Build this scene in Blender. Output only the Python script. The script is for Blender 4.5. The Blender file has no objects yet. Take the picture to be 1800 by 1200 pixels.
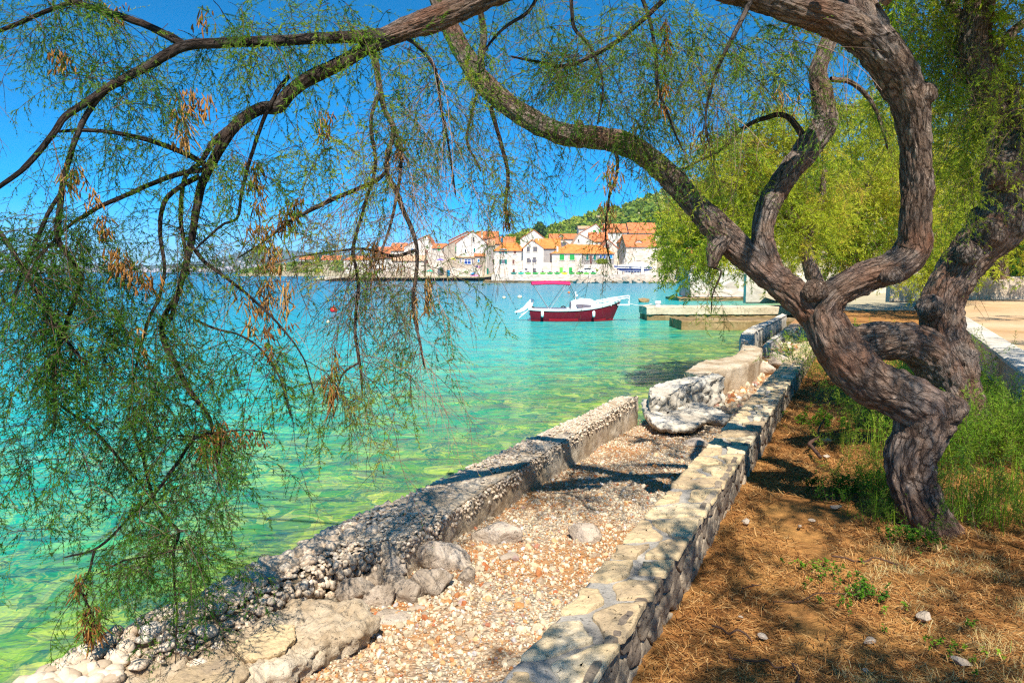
import bpy, bmesh, math, random
import numpy as np
from mathutils import Vector, Matrix

# ------------------------------------------------------------------ camera, sky, sun, exposure
scn = bpy.context.scene
COL = scn.collection
CAMZ, FPX, HORIZON = 2.45, 1250.0, 478.0
PITCH = math.atan((600.0 - HORIZON) / FPX)
cam_data = bpy.data.cameras.new("camera")
cam = bpy.data.objects.new("camera", cam_data)
COL.objects.link(cam)
cam.location = (0, 0, CAMZ)
cam.rotation_euler = (math.pi / 2 - PITCH, 0, 0)
cam_data.sensor_width = 36.0
cam_data.lens = 36.0 * FPX / 1800.0
cam_data.clip_start = 0.05
cam_data.clip_end = 30000.0
scn.camera = cam
scn.render.resolution_x, scn.render.resolution_y = 1024, 682

SUN_EL = math.radians(53)
SUN_AZ = math.atan2(0.04, -0.85)             # measured from +Y towards +X
to_sun = Vector((math.sin(SUN_AZ) * math.cos(SUN_EL), math.cos(SUN_AZ) * math.cos(SUN_EL), math.sin(SUN_EL)))
world = bpy.data.worlds.new("World")
scn.world = world
world.use_nodes = True
wn = world.node_tree
bg = wn.nodes["Background"]
sky = wn.nodes.new("ShaderNodeTexSky")
sky.sky_type = 'NISHITA'
sky.sun_disc = False
sky.sun_elevation = SUN_EL
sky.sun_rotation = SUN_AZ
sky.altitude = 0
sky.air_density = 0.4
sky.dust_density = 0.05
sky.ozone_density = 3.0
hs = wn.nodes.new("ShaderNodeHueSaturation")   # a clear, deep Adriatic blue
hs.inputs["Saturation"].default_value = 1.5
hs.inputs["Hue"].default_value = 0.488
wn.links.new(sky.outputs[0], hs.inputs["Color"])
wn.links.new(hs.outputs[0], bg.inputs["Color"])
bg.inputs["Strength"].default_value = 0.15
sun_data = bpy.data.lights.new("sun", 'SUN')
sun_data.energy = 5.0
sun_data.angle = math.radians(0.5)
sun_data.color = (1.0, 0.93, 0.82)
sun = bpy.data.objects.new("sun", sun_data)
COL.objects.link(sun)
sun.rotation_euler = to_sun.to_track_quat('Z', 'Y').to_euler()
scn.view_settings.view_transform = 'Standard'
scn.view_settings.look = 'None'
scn.view_settings.exposure = 0.78
scn.view_settings.gamma = 1.0
scn.cycles.max_bounces = 8
scn.cycles.transparent_max_bounces = 16
scn.cycles.caustics_reflective = False
scn.cycles.caustics_refractive = False
scn.cycles.use_denoising = False
scn.cycles.filter_width = 1.25

rng = np.random.default_rng(7)
random.seed(7)
CP, SP = math.cos(PITCH), math.sin(PITCH)

# ------------------------------------------------------------------ helpers: measuring
def ray(px, py):
    u, v = (px - 900.0) / FPX, (600.0 - py) / FPX
    return u, CP + v * SP, -SP + v * CP
def W(px, py, Y):
    """world point at forward distance Y seen at this place of the photograph"""
    x, y, z = ray(px, py)
    k = Y / y
    return np.array((x * k, Y, CAMZ + z * k))
def G(px, py, z):
    x, y, dz = ray(px, py)
    k = (z - CAMZ) / dz
    return np.array((x * k, y * k, z))
def zat(py, Y):
    return W(900, py, Y)[2]
def xat(px, Y):
    return (px - 900.0) / FPX * Y * (1.0)

# ------------------------------------------------------------------ helpers: noise
def _hash(ix, iy, iz, seed):
    h = (ix.astype(np.int64) * 374761393 + iy.astype(np.int64) * 668265263 + iz.astype(np.int64) * 2147483647 + seed * 1274126177) & 0xFFFFFFFF
    h = ((h ^ (h >> 13)) * 1274126177) & 0xFFFFFFFF
    h = ((h ^ (h >> 16)) * 2246822519) & 0xFFFFFFFF
    return ((h ^ (h >> 15)) & 0xFFFFFF) / float(0xFFFFFF)
def vnoise(p, seed=0):
    p = np.asarray(p, float)
    i = np.floor(p).astype(np.int64)
    f = p - i
    f = f * f * (3 - 2 * f)
    r = 0
    for dx in (0, 1):
        for dy in (0, 1):
            for dz in (0, 1):
                w = (f[:, 0] if dx else 1 - f[:, 0]) * (f[:, 1] if dy else 1 - f[:, 1]) * (f[:, 2] if dz else 1 - f[:, 2])
                r = r + w * _hash(i[:, 0] + dx, i[:, 1] + dy, i[:, 2] + dz, seed)
    return r * 2 - 1
def fbm(p, octaves=4, seed=0, gain=0.5):
    p = np.asarray(p, float)
    a, s, r = 1.0, 0.0, 0
    for o in range(octaves):
        r = r + a * vnoise(p * (2.03 ** o) + 17.3 * o, seed + o)
        s += a
        a *= gain
    return r / s
def worley(p, seed=0):
    p = np.asarray(p, float)
    i = np.floor(p).astype(np.int64)
    f1 = np.full(len(p), 9.0); f2 = np.full(len(p), 9.0); cid = np.zeros(len(p))
    for dx in (-1, 0, 1):
        for dy in (-1, 0, 1):
            for dz in (-1, 0, 1):
                a, b, c = i[:, 0] + dx, i[:, 1] + dy, i[:, 2] + dz
                q = np.stack([a + _hash(a, b, c, seed), b + _hash(a, b, c, seed + 1), c + _hash(a, b, c, seed + 2)], 1)
                d = np.sqrt(((q - p) ** 2).sum(1))
                n = d < f1
                f2 = np.where(n, f1, np.minimum(f2, d))
                cid = np.where(n, _hash(a, b, c, seed + 3), cid)
                f1 = np.where(n, d, f1)
    return f1, f2, cid

# ------------------------------------------------------------------ helpers: objects
ORG = {}                                        # object name -> world origin
def tag(o, label=None, cat=None, group=None, kind=None):
    if label: o["label"] = label
    if cat: o["category"] = cat
    if group: o["group"] = group
    if kind: o["kind"] = kind
    return o
def thing(name, label, cat, loc=(0, 0, 0), group=None):
    o = bpy.data.objects.new(name, None)
    COL.objects.link(o)
    o.location = loc
    o.empty_display_size = 0.2
    ORG[o.name] = np.array(loc, float)
    return tag(o, label, cat, group)

class MB:
    """collects pieces (world coordinates) and links them as one mesh object"""
    def __init__(self):
        self.v, self.fi, self.fn, self.tint, self.bco, self.n = [], [], [], [], [], 0
    def add(self, v, faces, tint=0.5, bco=None):
        v = np.asarray(v, float).reshape(-1, 3)
        if isinstance(faces, np.ndarray):
            self.fi.append((faces + self.n).ravel())
            self.fn.append(np.full(len(faces), faces.shape[1]))
        else:
            for f in faces:
                self.fi.append(np.asarray(f) + self.n)
                self.fn.append(np.array([len(f)]))
        self.v.append(v)
        self.tint.append(np.broadcast_to(np.asarray(tint, float), (len(v),)))
        self.bco.append(v if bco is None else np.asarray(bco, float))
        self.n += len(v)
    def box(self, c, s, rz=0.0):
        x, y, z = np.array(s) / 2.0
        v = np.array([(a * x, b * y, d * z) for d in (-1, 1) for b in (-1, 1) for a in (-1, 1)], float)
        if rz:
            R = np.array([[math.cos(rz), -math.sin(rz), 0], [math.sin(rz), math.cos(rz), 0], [0, 0, 1]])
            v = v @ R.T
        self.add(v + np.array(c), np.array([(0, 2, 3, 1), (4, 5, 7, 6), (0, 1, 5, 4), (2, 6, 7, 3), (0, 4, 6, 2), (1, 3, 7, 5)]))
    def prism(self, pts, d):
        """planar polygon extruded by vector d"""
        p = np.asarray(pts, float); n = len(p)
        v = np.concatenate([p, p + np.asarray(d, float)])
        self.add(v, [list(range(n))[::-1], list(range(n, 2 * n))] + [[i, (i + 1) % n, n + (i + 1) % n, n + i] for i in range(n)])
    def tube(self, pts, r, sides=6, caps=True, tint=0.5):
        v, q, b = sweep_round(np.asarray(pts, float), r, sides)
        n = len(pts)
        f = [q]
        self.add(v, q, tint, b)
        if caps:
            self.fi.append(np.arange(sides)[::-1] + self.n - n * sides); self.fn.append(np.array([sides]))
            self.fi.append(np.arange(sides) + self.n - sides); self.fn.append(np.array([sides]))
    def build(self, name, mat, parent=None, smooth=False, origin=None, attrs=False):
        v = np.concatenate(self.v)
        if parent is not None:
            org = ORG[parent.name]
        elif origin is not None:
            org = np.array(origin, float)
        else:
            org = np.array(((v[:, 0].min() + v[:, 0].max()) / 2, (v[:, 1].min() + v[:, 1].max()) / 2, v[:, 2].min()))
        me = bpy.data.meshes.new(name)
        fi = np.concatenate(self.fi).astype(np.int32); fn = np.concatenate(self.fn).astype(np.int32)
        me.vertices.add(len(v)); me.loops.add(len(fi)); me.polygons.add(len(fn))
        me.vertices.foreach_set("co", (v - org).astype(np.float32).ravel())
        me.loops.foreach_set("vertex_index", fi)
        st = np.zeros(len(fn), np.int32); st[1:] = np.cumsum(fn)[:-1]
        me.polygons.foreach_set("loop_start", st)
        try: me.polygons.foreach_set("loop_total", fn)
        except Exception: pass
        me.polygons.foreach_set("use_smooth", np.full(len(fn), bool(smooth)))
        me.update(calc_edges=True)
        if attrs:
            a = me.attributes.new("tint", 'FLOAT', 'POINT'); a.data.foreach_set("value", np.concatenate(self.tint).astype(np.float32))
            a = me.attributes.new("bco", 'FLOAT_VECTOR', 'POINT'); a.data.foreach_set("vector", np.concatenate(self.bco).astype(np.float32).ravel())
        me.materials.append(mat)
        o = bpy.data.objects.new(name, me)
        COL.objects.link(o)
        ORG[o.name] = org
        if parent is not None:
            o.parent = parent
        else:
            o.location = org
        return o

def catmull(pts, n_per=8):
    p = np.asarray(pts, float)
    p = np.concatenate([[2 * p[0] - p[1]], p, [2 * p[-1] - p[-2]]])
    out = []
    for i in range(1, len(p) - 2):
        a, b, c, d = p[i - 1], p[i], p[i + 1], p[i + 2]
        for t in np.arange(n_per) / n_per:
            out.append(0.5 * (2 * b + (c - a) * t + (2 * a - 5 * b + 4 * c - d) * t ** 2 + (3 * b - a - 3 * c + d) * t ** 3))
    out.append(p[-2])
    return np.array(out)
def resample(pts, step):
    """pts: (n, k) with xyz first; even spacing"""
    d = np.r_[0, np.cumsum(np.linalg.norm(np.diff(pts[:, :3], axis=0), axis=1))]
    n = max(2, int(d[-1] / step) + 1)
    s = np.linspace(0, d[-1], n)
    return np.stack([np.interp(s, d, pts[:, k]) for k in range(pts.shape[1])], 1)
def frames(p):
    t = np.gradient(p, axis=0)
    t /= np.linalg.norm(t, axis=1)[:, None] + 1e-12
    ref = np.array((0, 0, 1.0)) if abs(t[0, 2]) < 0.9 else np.array((1.0, 0, 0))
    n = np.cross(t[0], ref); n /= np.linalg.norm(n)
    N = [n]
    for i in range(1, len(p)):
        n = n - t[i] * n.dot(t[i]); n /= np.linalg.norm(n) + 1e-12
        N.append(n)
    N = np.array(N)
    return t, N, np.cross(t, N)
def sweep_round(p, r, sides):
    n = len(p)
    r = np.broadcast_to(np.asarray(r, float), (n,))
    t, N, B = frames(p)
    a = np.arange(sides) * 2 * math.pi / sides
    off = N[:, None, :] * np.cos(a)[None, :, None] + B[:, None, :] * np.sin(a)[None, :, None]
    v = p[:, None, :] + off * r[:, None, None]
    s = np.r_[0, np.cumsum(np.linalg.norm(np.diff(p, axis=0), axis=1))]
    rm = float(np.mean(r))
    b = np.stack([np.broadcast_to(np.cos(a) * rm, (n, sides)), np.broadcast_to(np.sin(a) * rm, (n, sides)), np.broadcast_to(s[:, None], (n, sides))], 2)
    i = np.arange(n - 1)[:, None] * sides; j = np.arange(sides)[None, :]; j2 = (j + 1) % sides
    q = np.stack([i + j, i + j2, i + sides + j2, i + sides + j], 2).reshape(-1, 4)
    return v.reshape(-1, 3), q, b.reshape(-1, 3)
def outward(v, q):
    a, b, c = v[q[:, 0]], v[q[:, 1]], v[q[:, 2]]
    o = v.mean(0); vol = np.einsum('ij,ij->i', a - o, np.cross(b - o, c - o)).sum()
    if q.shape[1] == 4:
        d = v[q[:, 3]]; vol += np.einsum('ij,ij->i', a - o, np.cross(c - o, d - o)).sum()
    return vol > 0
def vert_normals(v, q):
    nrm = np.zeros_like(v)
    a, b, c = v[q[:, 0]], v[q[:, 1]], v[q[:, 2]]
    fn = np.cross(b - a, c - a)
    for k in range(q.shape[1]):
        np.add.at(nrm, q[:, k], fn)
    return nrm / (np.linalg.norm(nrm, axis=1)[:, None] + 1e-12)

_b = bmesh.new(); bmesh.ops.create_icosphere(_b, subdivisions=1, radius=1)
ICO1 = (np.array([v.co[:] for v in _b.verts]), np.array([[v.index for v in f.verts] for f in _b.faces])); _b.free()
_b = bmesh.new(); bmesh.ops.create_icosphere(_b, subdivisions=2, radius=1)
ICO2 = (np.array([v.co[:] for v in _b.verts]), np.array([[v.index for v in f.verts] for f in _b.faces])); _b.free()

def rand_rot(n):
    q = rng.normal(size=(n, 4)); q /= np.linalg.norm(q, axis=1)[:, None]
    w, x, y, z = q.T
    return np.stack([1 - 2 * (y * y + z * z), 2 * (x * y - z * w), 2 * (x * z + y * w), 2 * (x * y + z * w), 1 - 2 * (x * x + z * z), 2 * (y * z - x * w),
                     2 * (x * z - y * w), 2 * (y * z + x * w), 1 - 2 * (x * x + y * y)], 1).reshape(n, 3, 3)
def pebbles(mb, pos, size, flat=0.6, base=ICO1, rough=0.3, yaw_only=False, tint=None):
    """many small stones, each its own loose piece"""
    n = len(pos)
    B, F = base
    K = 6
    vars_ = [B * (1 + rough * vnoise(B * 1.3 + 31 * k, k)[:, None]) for k in range(K)]
    pick = rng.integers(0, K, n)
    v = np.stack(vars_)[pick]
    sc = np.stack([np.ones(n), rng.uniform(0.6, 1.0, n), rng.uniform(flat * 0.7, min(1, flat * 1.3), n)], 1) * np.asarray(size)[:, None]
    v = v * sc[:, None, :]
    if yaw_only:
        a = rng.uniform(0, 6.283, n); t = rng.normal(0, 0.22, n)
        R = np.zeros((n, 3, 3)); R[:, 0, 0] = np.cos(a); R[:, 0, 1] = -np.sin(a); R[:, 1, 0] = np.sin(a); R[:, 1, 1] = np.cos(a); R[:, 2, 2] = 1
        T = np.zeros((n, 3, 3)); T[:, 0, 0] = np.cos(t); T[:, 0, 2] = np.sin(t); T[:, 1, 1] = 1; T[:, 2, 0] = -np.sin(t); T[:, 2, 2] = np.cos(t)
        R = R @ T
    else:
        R = rand_rot(n)
    v = np.einsum('nij,nkj->nki', R, v) + np.asarray(pos)[:, None, :]
    f = (F[None] + (np.arange(n) * len(B))[:, None, None]).reshape(-1, 3)
    tt = np.repeat(rng.uniform(0, 1, n) if tint is None else tint, len(B))
    mb.add(v.reshape(-1, 3), f, tt)
# ------------------------------------------------------------------ materials (all procedural)
def new_mat(name):
    m = bpy.data.materials.new(name); m.use_nodes = True
    nt = m.node_tree
    return m, nt, nt.nodes["Principled BSDF"]
def nd(nt, t, **kw):
    n = nt.nodes.new("ShaderNode" + t)
    for k, v in kw.items():
        if k.startswith("_"): setattr(n, k[1:], v)
        else: n.inputs[k].default_value = v
    return n
def ramp(nt, fac, stops, interp='LINEAR'):
    r = nt.nodes.new("ShaderNodeValToRGB"); r.color_ramp.interpolation = interp
    el = r.color_ramp.elements
    while len(el) < len(stops): el.new(0.5)
    for e, (p, c) in zip(el, stops):
        e.position = p; e.color = (c[0], c[1], c[2], 1) if not np.isscalar(c) else (c, c, c, 1)
    if fac is not None: nt.links.new(fac, r.inputs[0])
    return r
def mth(nt, op, a, b=None, c=None, clamp=False):
    n = nt.nodes.new("ShaderNodeMath"); n.operation = op; n.use_clamp = clamp
    for k, v in enumerate((a, b, c)):
        if v is None: continue
        if isinstance(v, (int, float)): n.inputs[k].default_value = v
        else: nt.links.new(v, n.inputs[k])
    return n.outputs[0]
def mixc(nt, fac, a, b, mode='MIX'):
    n = nt.nodes.new("ShaderNodeMix"); n.data_type = 'RGBA'; n.blend_type = mode
    for k, v in ((0, fac), (6, a), (7, b)):
        if isinstance(v, (int, float)): n.inputs[k].default_value = v
        elif isinstance(v, (tuple, list)): n.inputs[k].default_value = (*v[:3], 1)
        else: nt.links.new(v, n.inputs[k])
    return n.outputs[2]
def obj_co(nt, scale=(1, 1, 1), world_space=True, attr=None):
    if attr:
        s = nt.nodes.new("ShaderNodeAttribute"); s.attribute_name = attr; out = s.outputs["Vector"]
    elif world_space:
        s = nt.nodes.new("ShaderNodeNewGeometry"); out = s.outputs["Position"]
    else:
        s = nt.nodes.new("ShaderNodeTexCoord"); out = s.outputs["Object"]
    mp = nt.nodes.new("ShaderNodeMapping"); mp.inputs["Scale"].default_value = scale
    nt.links.new(out, mp.inputs["Vector"])
    return mp.outputs[0]
def noise(nt, co, scale, detail=4, rough=0.55, dist=0.0):
    n = nd(nt, "TexNoise", Scale=scale, Detail=detail, Roughness=rough, Distortion=dist)
    nt.links.new(co, n.inputs["Vector"]); return n
def voro(nt, co, scale, feature='F1', rand=1.0):
    n = nd(nt, "TexVoronoi", _feature=feature, Scale=scale, Randomness=rand)
    nt.links.new(co, n.inputs["Vector"]); return n
def bump(nt, bsdf, h, strength=0.5, dist=0.02, prev=None):
    b = nd(nt, "Bump", Strength=strength, Distance=dist)
    nt.links.new(h, b.inputs["Height"])
    if prev is not None: nt.links.new(prev, b.inputs["Normal"])
    if bsdf is not None: nt.links.new(b.outputs[0], bsdf.inputs["Normal"])
    return b.outputs[0]
def island(nt):
    return nt.nodes.new("ShaderNodeNewGeometry").outputs["Random Per Island"]
def plain(name, c, rough=0.5, metal=0.0, var=0.12, scale=6.0):
    m, nt, b = new_mat(name)
    n = noise(nt, obj_co(nt), scale, 4)
    r = ramp(nt, n.outputs[0], [(0.3, [x * (1 - var) for x in c]), (0.7, [min(1, x * (1 + var)) for x in c])])
    nt.links.new(r.outputs[0], b.inputs["Base Color"])
    b.inputs["Roughness"].default_value = rough; b.inputs["Metallic"].default_value = metal
    b.inputs["Specular IOR Level"].default_value = 0.3
    return m
def stone(name, stops, s_big=1.2, s_fine=30, bump_d=0.012, pits=True, rough=0.9, per_island=0.0, ws=True):
    m, nt, b = new_mat(name)
    co = obj_co(nt, world_space=ws)
    n1 = noise(nt, co, s_big, 8, 0.62, 0.4)
    fac = n1.outputs[0]
    if per_island:
        fac = mth(nt, 'MULTIPLY_ADD', mth(nt, 'SUBTRACT', island(nt), 0.5), per_island, fac)
    c = ramp(nt, fac, stops).outputs[0]
    n2 = noise(nt, co, s_fine, 6, 0.7)
    c = mixc(nt, 0.55, c, ramp(nt, n2.outputs[0], [(0.3, 0.55), (0.62, 1.0)]).outputs[0], 'MULTIPLY')
    h = n2.outputs[0]
    if pits:
        n4 = noise(nt, co, s_fine * 0.7, 5, 0.75, 1.2)
        p = ramp(nt, n4.outputs[0], [(0.30, 0.0), (0.40, 1.0)])
        n3 = noise(nt, co, s_big * 3, 3)
        pm = mth(nt, 'MAXIMUM', p.outputs[0], ramp(nt, n3.outputs[0], [(0.42, 0), (0.6, 1)]).outputs[0])
        h = mth(nt, 'MULTIPLY_ADD', pm, 0.9, h)
        c = mixc(nt, mth(nt, 'MULTIPLY', mth(nt, 'SUBTRACT', 1.0, pm), 0.75), c, (0.07, 0.055, 0.04))
    nt.links.new(c, b.inputs["Base Color"])
    b.inputs["Roughness"].default_value = rough
    b.inputs["Specular IOR Level"].default_value = 0.2
    bump(nt, b, h, 0.9, bump_d)
    return m

M = {}
M['concrete'] = stone('weathered_concrete', [(0.28, (0.26, 0.17, 0.1)), (0.43, (0.46, 0.345, 0.22)), (0.58, (0.63, 0.52, 0.38)), (0.76, (0.74, 0.64, 0.5))], 1.9, 42, 0.016)
M['pale_concrete'] = stone('pale_concrete', [(0.3, (0.4, 0.34, 0.26)), (0.5, (0.62, 0.56, 0.46)), (0.7, (0.74, 0.68, 0.58))], 1.2, 26, 0.01)
M['rock'] = stone('limestone_rock', [(0.25, (0.24, 0.18, 0.13)), (0.45, (0.45, 0.36, 0.27)), (0.6, (0.6, 0.5, 0.4)), (0.8, (0.7, 0.62, 0.52))], 5, 40, 0.02)
M['cap_stone'] = stone('ochre_cap_stone', [(0.2, (0.36, 0.27, 0.18)), (0.42, (0.58, 0.43, 0.25)), (0.6, (0.7, 0.53, 0.3)), (0.85, (0.76, 0.64, 0.46))], 4, 42, 0.012, per_island=0.5)
M['rubble_stone'] = stone('rubble_stone', [(0.2, (0.17, 0.13, 0.1)), (0.5, (0.33, 0.26, 0.185)), (0.8, (0.48, 0.39, 0.28))], 6, 45, 0.012, per_island=0.5)
M['mortar'] = stone('grey_mortar', [(0.3, (0.26, 0.24, 0.215)), (0.55, (0.42, 0.39, 0.345)), (0.75, (0.56, 0.515, 0.45))], 4, 70, 0.01)
M['jetty'] = stone('jetty_concrete', [(0.3, (0.46, 0.35, 0.22)), (0.55, (0.66, 0.54, 0.39)), (0.75, (0.74, 0.64, 0.5))], 0.8, 8, 0.02)
M['wet_stone'] = stone('waterline_stone', [(0.3, (0.13, 0.085, 0.035)), (0.5, (0.3, 0.2, 0.09)), (0.7, (0.48, 0.36, 0.2))], 0.9, 10, 0.02)

# pebbles
m, nt, b = new_mat('beach_pebble')
co = obj_co(nt)
r = ramp(nt, island(nt), [(0.0, (0.24, 0.17, 0.12)), (0.15, (0.48, 0.38, 0.26)), (0.4, (0.62, 0.52, 0.36)), (0.6, (0.72, 0.62, 0.46)), (0.76, (0.58, 0.38, 0.19)), (0.84, (0.5, 0.24, 0.09)), (0.9, (0.4, 0.13, 0.05)), (0.94, (0.4, 0.37, 0.36)), (1.0, (0.76, 0.7, 0.62))])
n = noise(nt, co, 90, 3)
c = mixc(nt, 0.4, r.outputs[0], ramp(nt, n.outputs[0], [(0.35, 0.6), (0.65, 1.0)]).outputs[0], 'MULTIPLY')
nt.links.new(c, b.inputs["Base Color"]); b.inputs["Roughness"].default_value = 0.85; b.inputs["Specular IOR Level"].default_value = 0.2
bump(nt, b, n.outputs[0], 0.4, 0.004)
M['pebble'] = m
m, nt, b = new_mat('aggregate_pebble')
co = obj_co(nt)
r = ramp(nt, island(nt), [(0.0, (0.44, 0.34, 0.24)), (0.3, (0.62, 0.5, 0.37)), (0.6, (0.72, 0.6, 0.46)), (0.85, (0.62, 0.46, 0.32)), (1.0, (0.76, 0.67, 0.55))])
n = noise(nt, co, 70, 4)
c = mixc(nt, 0.45, r.outputs[0], ramp(nt, n.outputs[0], [(0.35, 0.6), (0.65, 1.0)]).outputs[0], 'MULTIPLY')
nt.links.new(c, b.inputs["Base Color"]); b.inputs["Roughness"].default_value = 0.85; b.inputs["Specular IOR Level"].default_value = 0.2
bump(nt, b, n.outputs[0], 0.5, 0.004)
M['aggregate'] = m

# gravel bed under the pebbles
m, nt, b = new_mat('gravel_bed')
co = obj_co(nt)
v = voro(nt, co, 55); v2 = voro(nt, co, 23)
n = noise(nt, co, 1.1, 5, 0.6)
r = ramp(nt, v.outputs["Color"], [(0.0, (0.3, 0.24, 0.18)), (0.3, (0.5, 0.42, 0.31)), (0.6, (0.62, 0.53, 0.4)), (0.8, (0.45, 0.25, 0.12)), (1.0, (0.36, 0.33, 0.3))])
c = mixc(nt, 0.75, r.outputs[0], ramp(nt, v.outputs[0], [(0.3, 1.0), (0.75, 0.35)]).outputs[0], 'MULTIPLY')
c = mixc(nt, ramp(nt, n.outputs[0], [(0.42, 0.0), (0.6, 0.85)]).outputs[0], c, (0.42, 0.2, 0.07))
nt.links.new(c, b.inputs["Base Color"]); b.inputs["Roughness"].default_value = 0.95; b.inputs["Specular IOR Level"].default_value = 0.1
bump(nt, b, mth(nt, 'ADD', v.outputs[0], mth(nt, 'MULTIPLY', v2.outputs[0], 1.5)), 0.9, -0.012)
M['gravel_bed'] = m

# soil under the tamarisks
m, nt, b = new_mat('needle_strewn_soil')
co = obj_co(nt)
n1 = noise(nt, co, 1.6, 7, 0.65, 0.5); n2 = noise(nt, co, 22, 6, 0.7, 1.5); n3 = noise(nt, co, 90, 3)
c = ramp(nt, n1.outputs[0], [(0.3, (0.2, 0.085, 0.03)), (0.45, (0.4, 0.185, 0.06)), (0.6, (0.52, 0.27, 0.085)), (0.8, (0.58, 0.36, 0.15))]).outputs[0]
c = mixc(nt, 0.8, c, ramp(nt, n2.outputs[0], [(0.3, 0.4), (0.65, 1.0)]).outputs[0], 'MULTIPLY')
nt.links.new(c, b.inputs["Base Color"]); b.inputs["Roughness"].default_value = 1.0; b.inputs["Specular IOR Level"].default_value = 0.05
bump(nt, b, mth(nt, 'ADD', n2.outputs[0], mth(nt, 'MULTIPLY', n3.outputs[0], 0.4)), 0.9, 0.02)
M['soil'] = m
M['path'] = stone('sandy_path', [(0.3, (0.46, 0.27, 0.12)), (0.5, (0.6, 0.4, 0.22)), (0.7, (0.66, 0.47, 0.28))], 0.5, 14, 0.006, pits=False)
M['plaster'] = stone('stained_plaster', [(0.3, (0.42, 0.31, 0.2)), (0.5, (0.62, 0.51, 0.38)), (0.7, (0.7, 0.62, 0.5))], 0.7, 12, 0.006, pits=False)
M['land'] = stone('dry_land', [(0.3, (0.26, 0.22, 0.12)), (0.5, (0.42, 0.36, 0.22)), (0.7, (0.52, 0.45, 0.3))], 0.08, 1.2, 0.05, pits=False)

# bark, in limb coordinates (around, around, along)
def bark(name, dark, mid, light, grey=0.3):
    m, nt, b = new_mat(name)
    co = obj_co(nt, (1, 1, 0.28), attr="bco")
    nw = noise(nt, co, 14, 4, 0.6)
    wv = nt.nodes.new("ShaderNodeVectorMath"); wv.operation = 'MULTIPLY_ADD'
    nt.links.new(nw.outputs["Color"], wv.inputs[0]); wv.inputs[1].default_value = (0.085, 0.085, 0.085); nt.links.new(co, wv.inputs[2])
    f1 = noise(nt, wv.outputs[0], 34, 8, 0.72, 0.9)                     # furrowed ridges running with the limb
    ridge = mth(nt, 'SUBTRACT', 1.0, mth(nt, 'MULTIPLY', mth(nt, 'ABSOLUTE', mth(nt, 'SUBTRACT', f1.outputs[0], 0.5)), 4.0), clamp=True)
    fur = ramp(nt, ridge, [(0.25, 1.0), (0.62, 0.62), (0.92, 0.0)]).outputs[0]
    ve = voro(nt, wv.outputs[0], 30, 'DISTANCE_TO_EDGE', 1.0)
    crk = ramp(nt, ve.outputs[0], [(0.0, 0.0), (0.05, 0.35), (0.16, 1.0)]).outputs[0]
    n1 = noise(nt, co, 16, 7, 0.7, 0.6); n2 = noise(nt, obj_co(nt, (1, 1, 0.22), attr="bco"), 150, 5, 0.75)
    n3 = noise(nt, obj_co(nt, attr="bco"), 5, 5, 0.6); n5 = noise(nt, obj_co(nt, attr="bco"), 2.2, 4, 0.6)
    c = ramp(nt, n1.outputs[0], [(0.28, dark), (0.5, mid), (0.72, light)]).outputs[0]
    c = mixc(nt, mth(nt, 'MULTIPLY', ramp(nt, n3.outputs[0], [(0.46, 0), (0.64, 1)]).outputs[0], grey), c, (0.48, 0.44, 0.41))
    c = mixc(nt, ramp(nt, n5.outputs[0], [(0.52, 0), (0.7, 0.55)]).outputs[0], c, (dark[0] * 2.6, dark[1] * 1.7, dark[2] * 1.1))
    c = mixc(nt, mth(nt, 'MULTIPLY', mth(nt, 'SUBTRACT', 1.0, fur), 0.55), c, [x * 0.3 for x in dark])  # painted occlusion: furrows darkened in the base colour
    c = mixc(nt, mth(nt, 'MULTIPLY', mth(nt, 'SUBTRACT', 1.0, crk), ramp(nt, n5.outputs[0], [(0.4, 0.85), (0.62, 0.4)]).outputs[0]), c, [x * 0.18 for x in dark])  # cracks darkened likewise, their shade put into the colour
    c = mixc(nt, 0.6, c, ramp(nt, n2.outputs[0], [(0.3, 0.5), (0.62, 1.0)]).outputs[0], 'MULTIPLY')
    nt.links.new(c, b.inputs["Base Color"]); b.inputs["Roughness"].default_value = 0.9; b.inputs["Specular IOR Level"].default_value = 0.15
    h = mth(nt, 'ADD', mth(nt, 'ADD', mth(nt, 'MULTIPLY', fur, 0.6), crk), mth(nt, 'ADD', mth(nt, 'MULTIPLY', n1.outputs[0], 0.6), mth(nt, 'MULTIPLY', n2.outputs[0], 0.35)))
    bump(nt, b, h, 1.0, 0.016)
    return m
M['bark'] = bark('tamarisk_bark', (0.19, 0.1, 0.065), (0.5, 0.345, 0.25), (0.78, 0.64, 0.53), 0.65)
M['branch_bark'] = bark('dark_branch_bark', (0.05, 0.034, 0.027), (0.13, 0.09, 0.07), (0.27, 0.2, 0.16), 0.3)
m, nt, b = new_mat('twig_bark')
a = nt.nodes.new("ShaderNodeAttribute"); a.attribute_name = "tint"
c = ramp(nt, a.outputs["Fac"], [(0.0, (0.04, 0.026, 0.018)), (0.5, (0.11, 0.06, 0.042)), (1.0, (0.3, 0.19, 0.14))]).outputs[0]
n = noise(nt, obj_co(nt), 40, 3)
c = mixc(nt, 0.5, c, ramp(nt, n.outputs[0], [(0.3, 0.5), (0.7, 1.0)]).outputs[0], 'MULTIPLY')
nt.links.new(c, b.inputs["Base Color"]); b.inputs["Roughness"].default_value = 0.8; b.inputs["Specular IOR Level"].default_value = 0.2
M['twig'] = m

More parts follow.
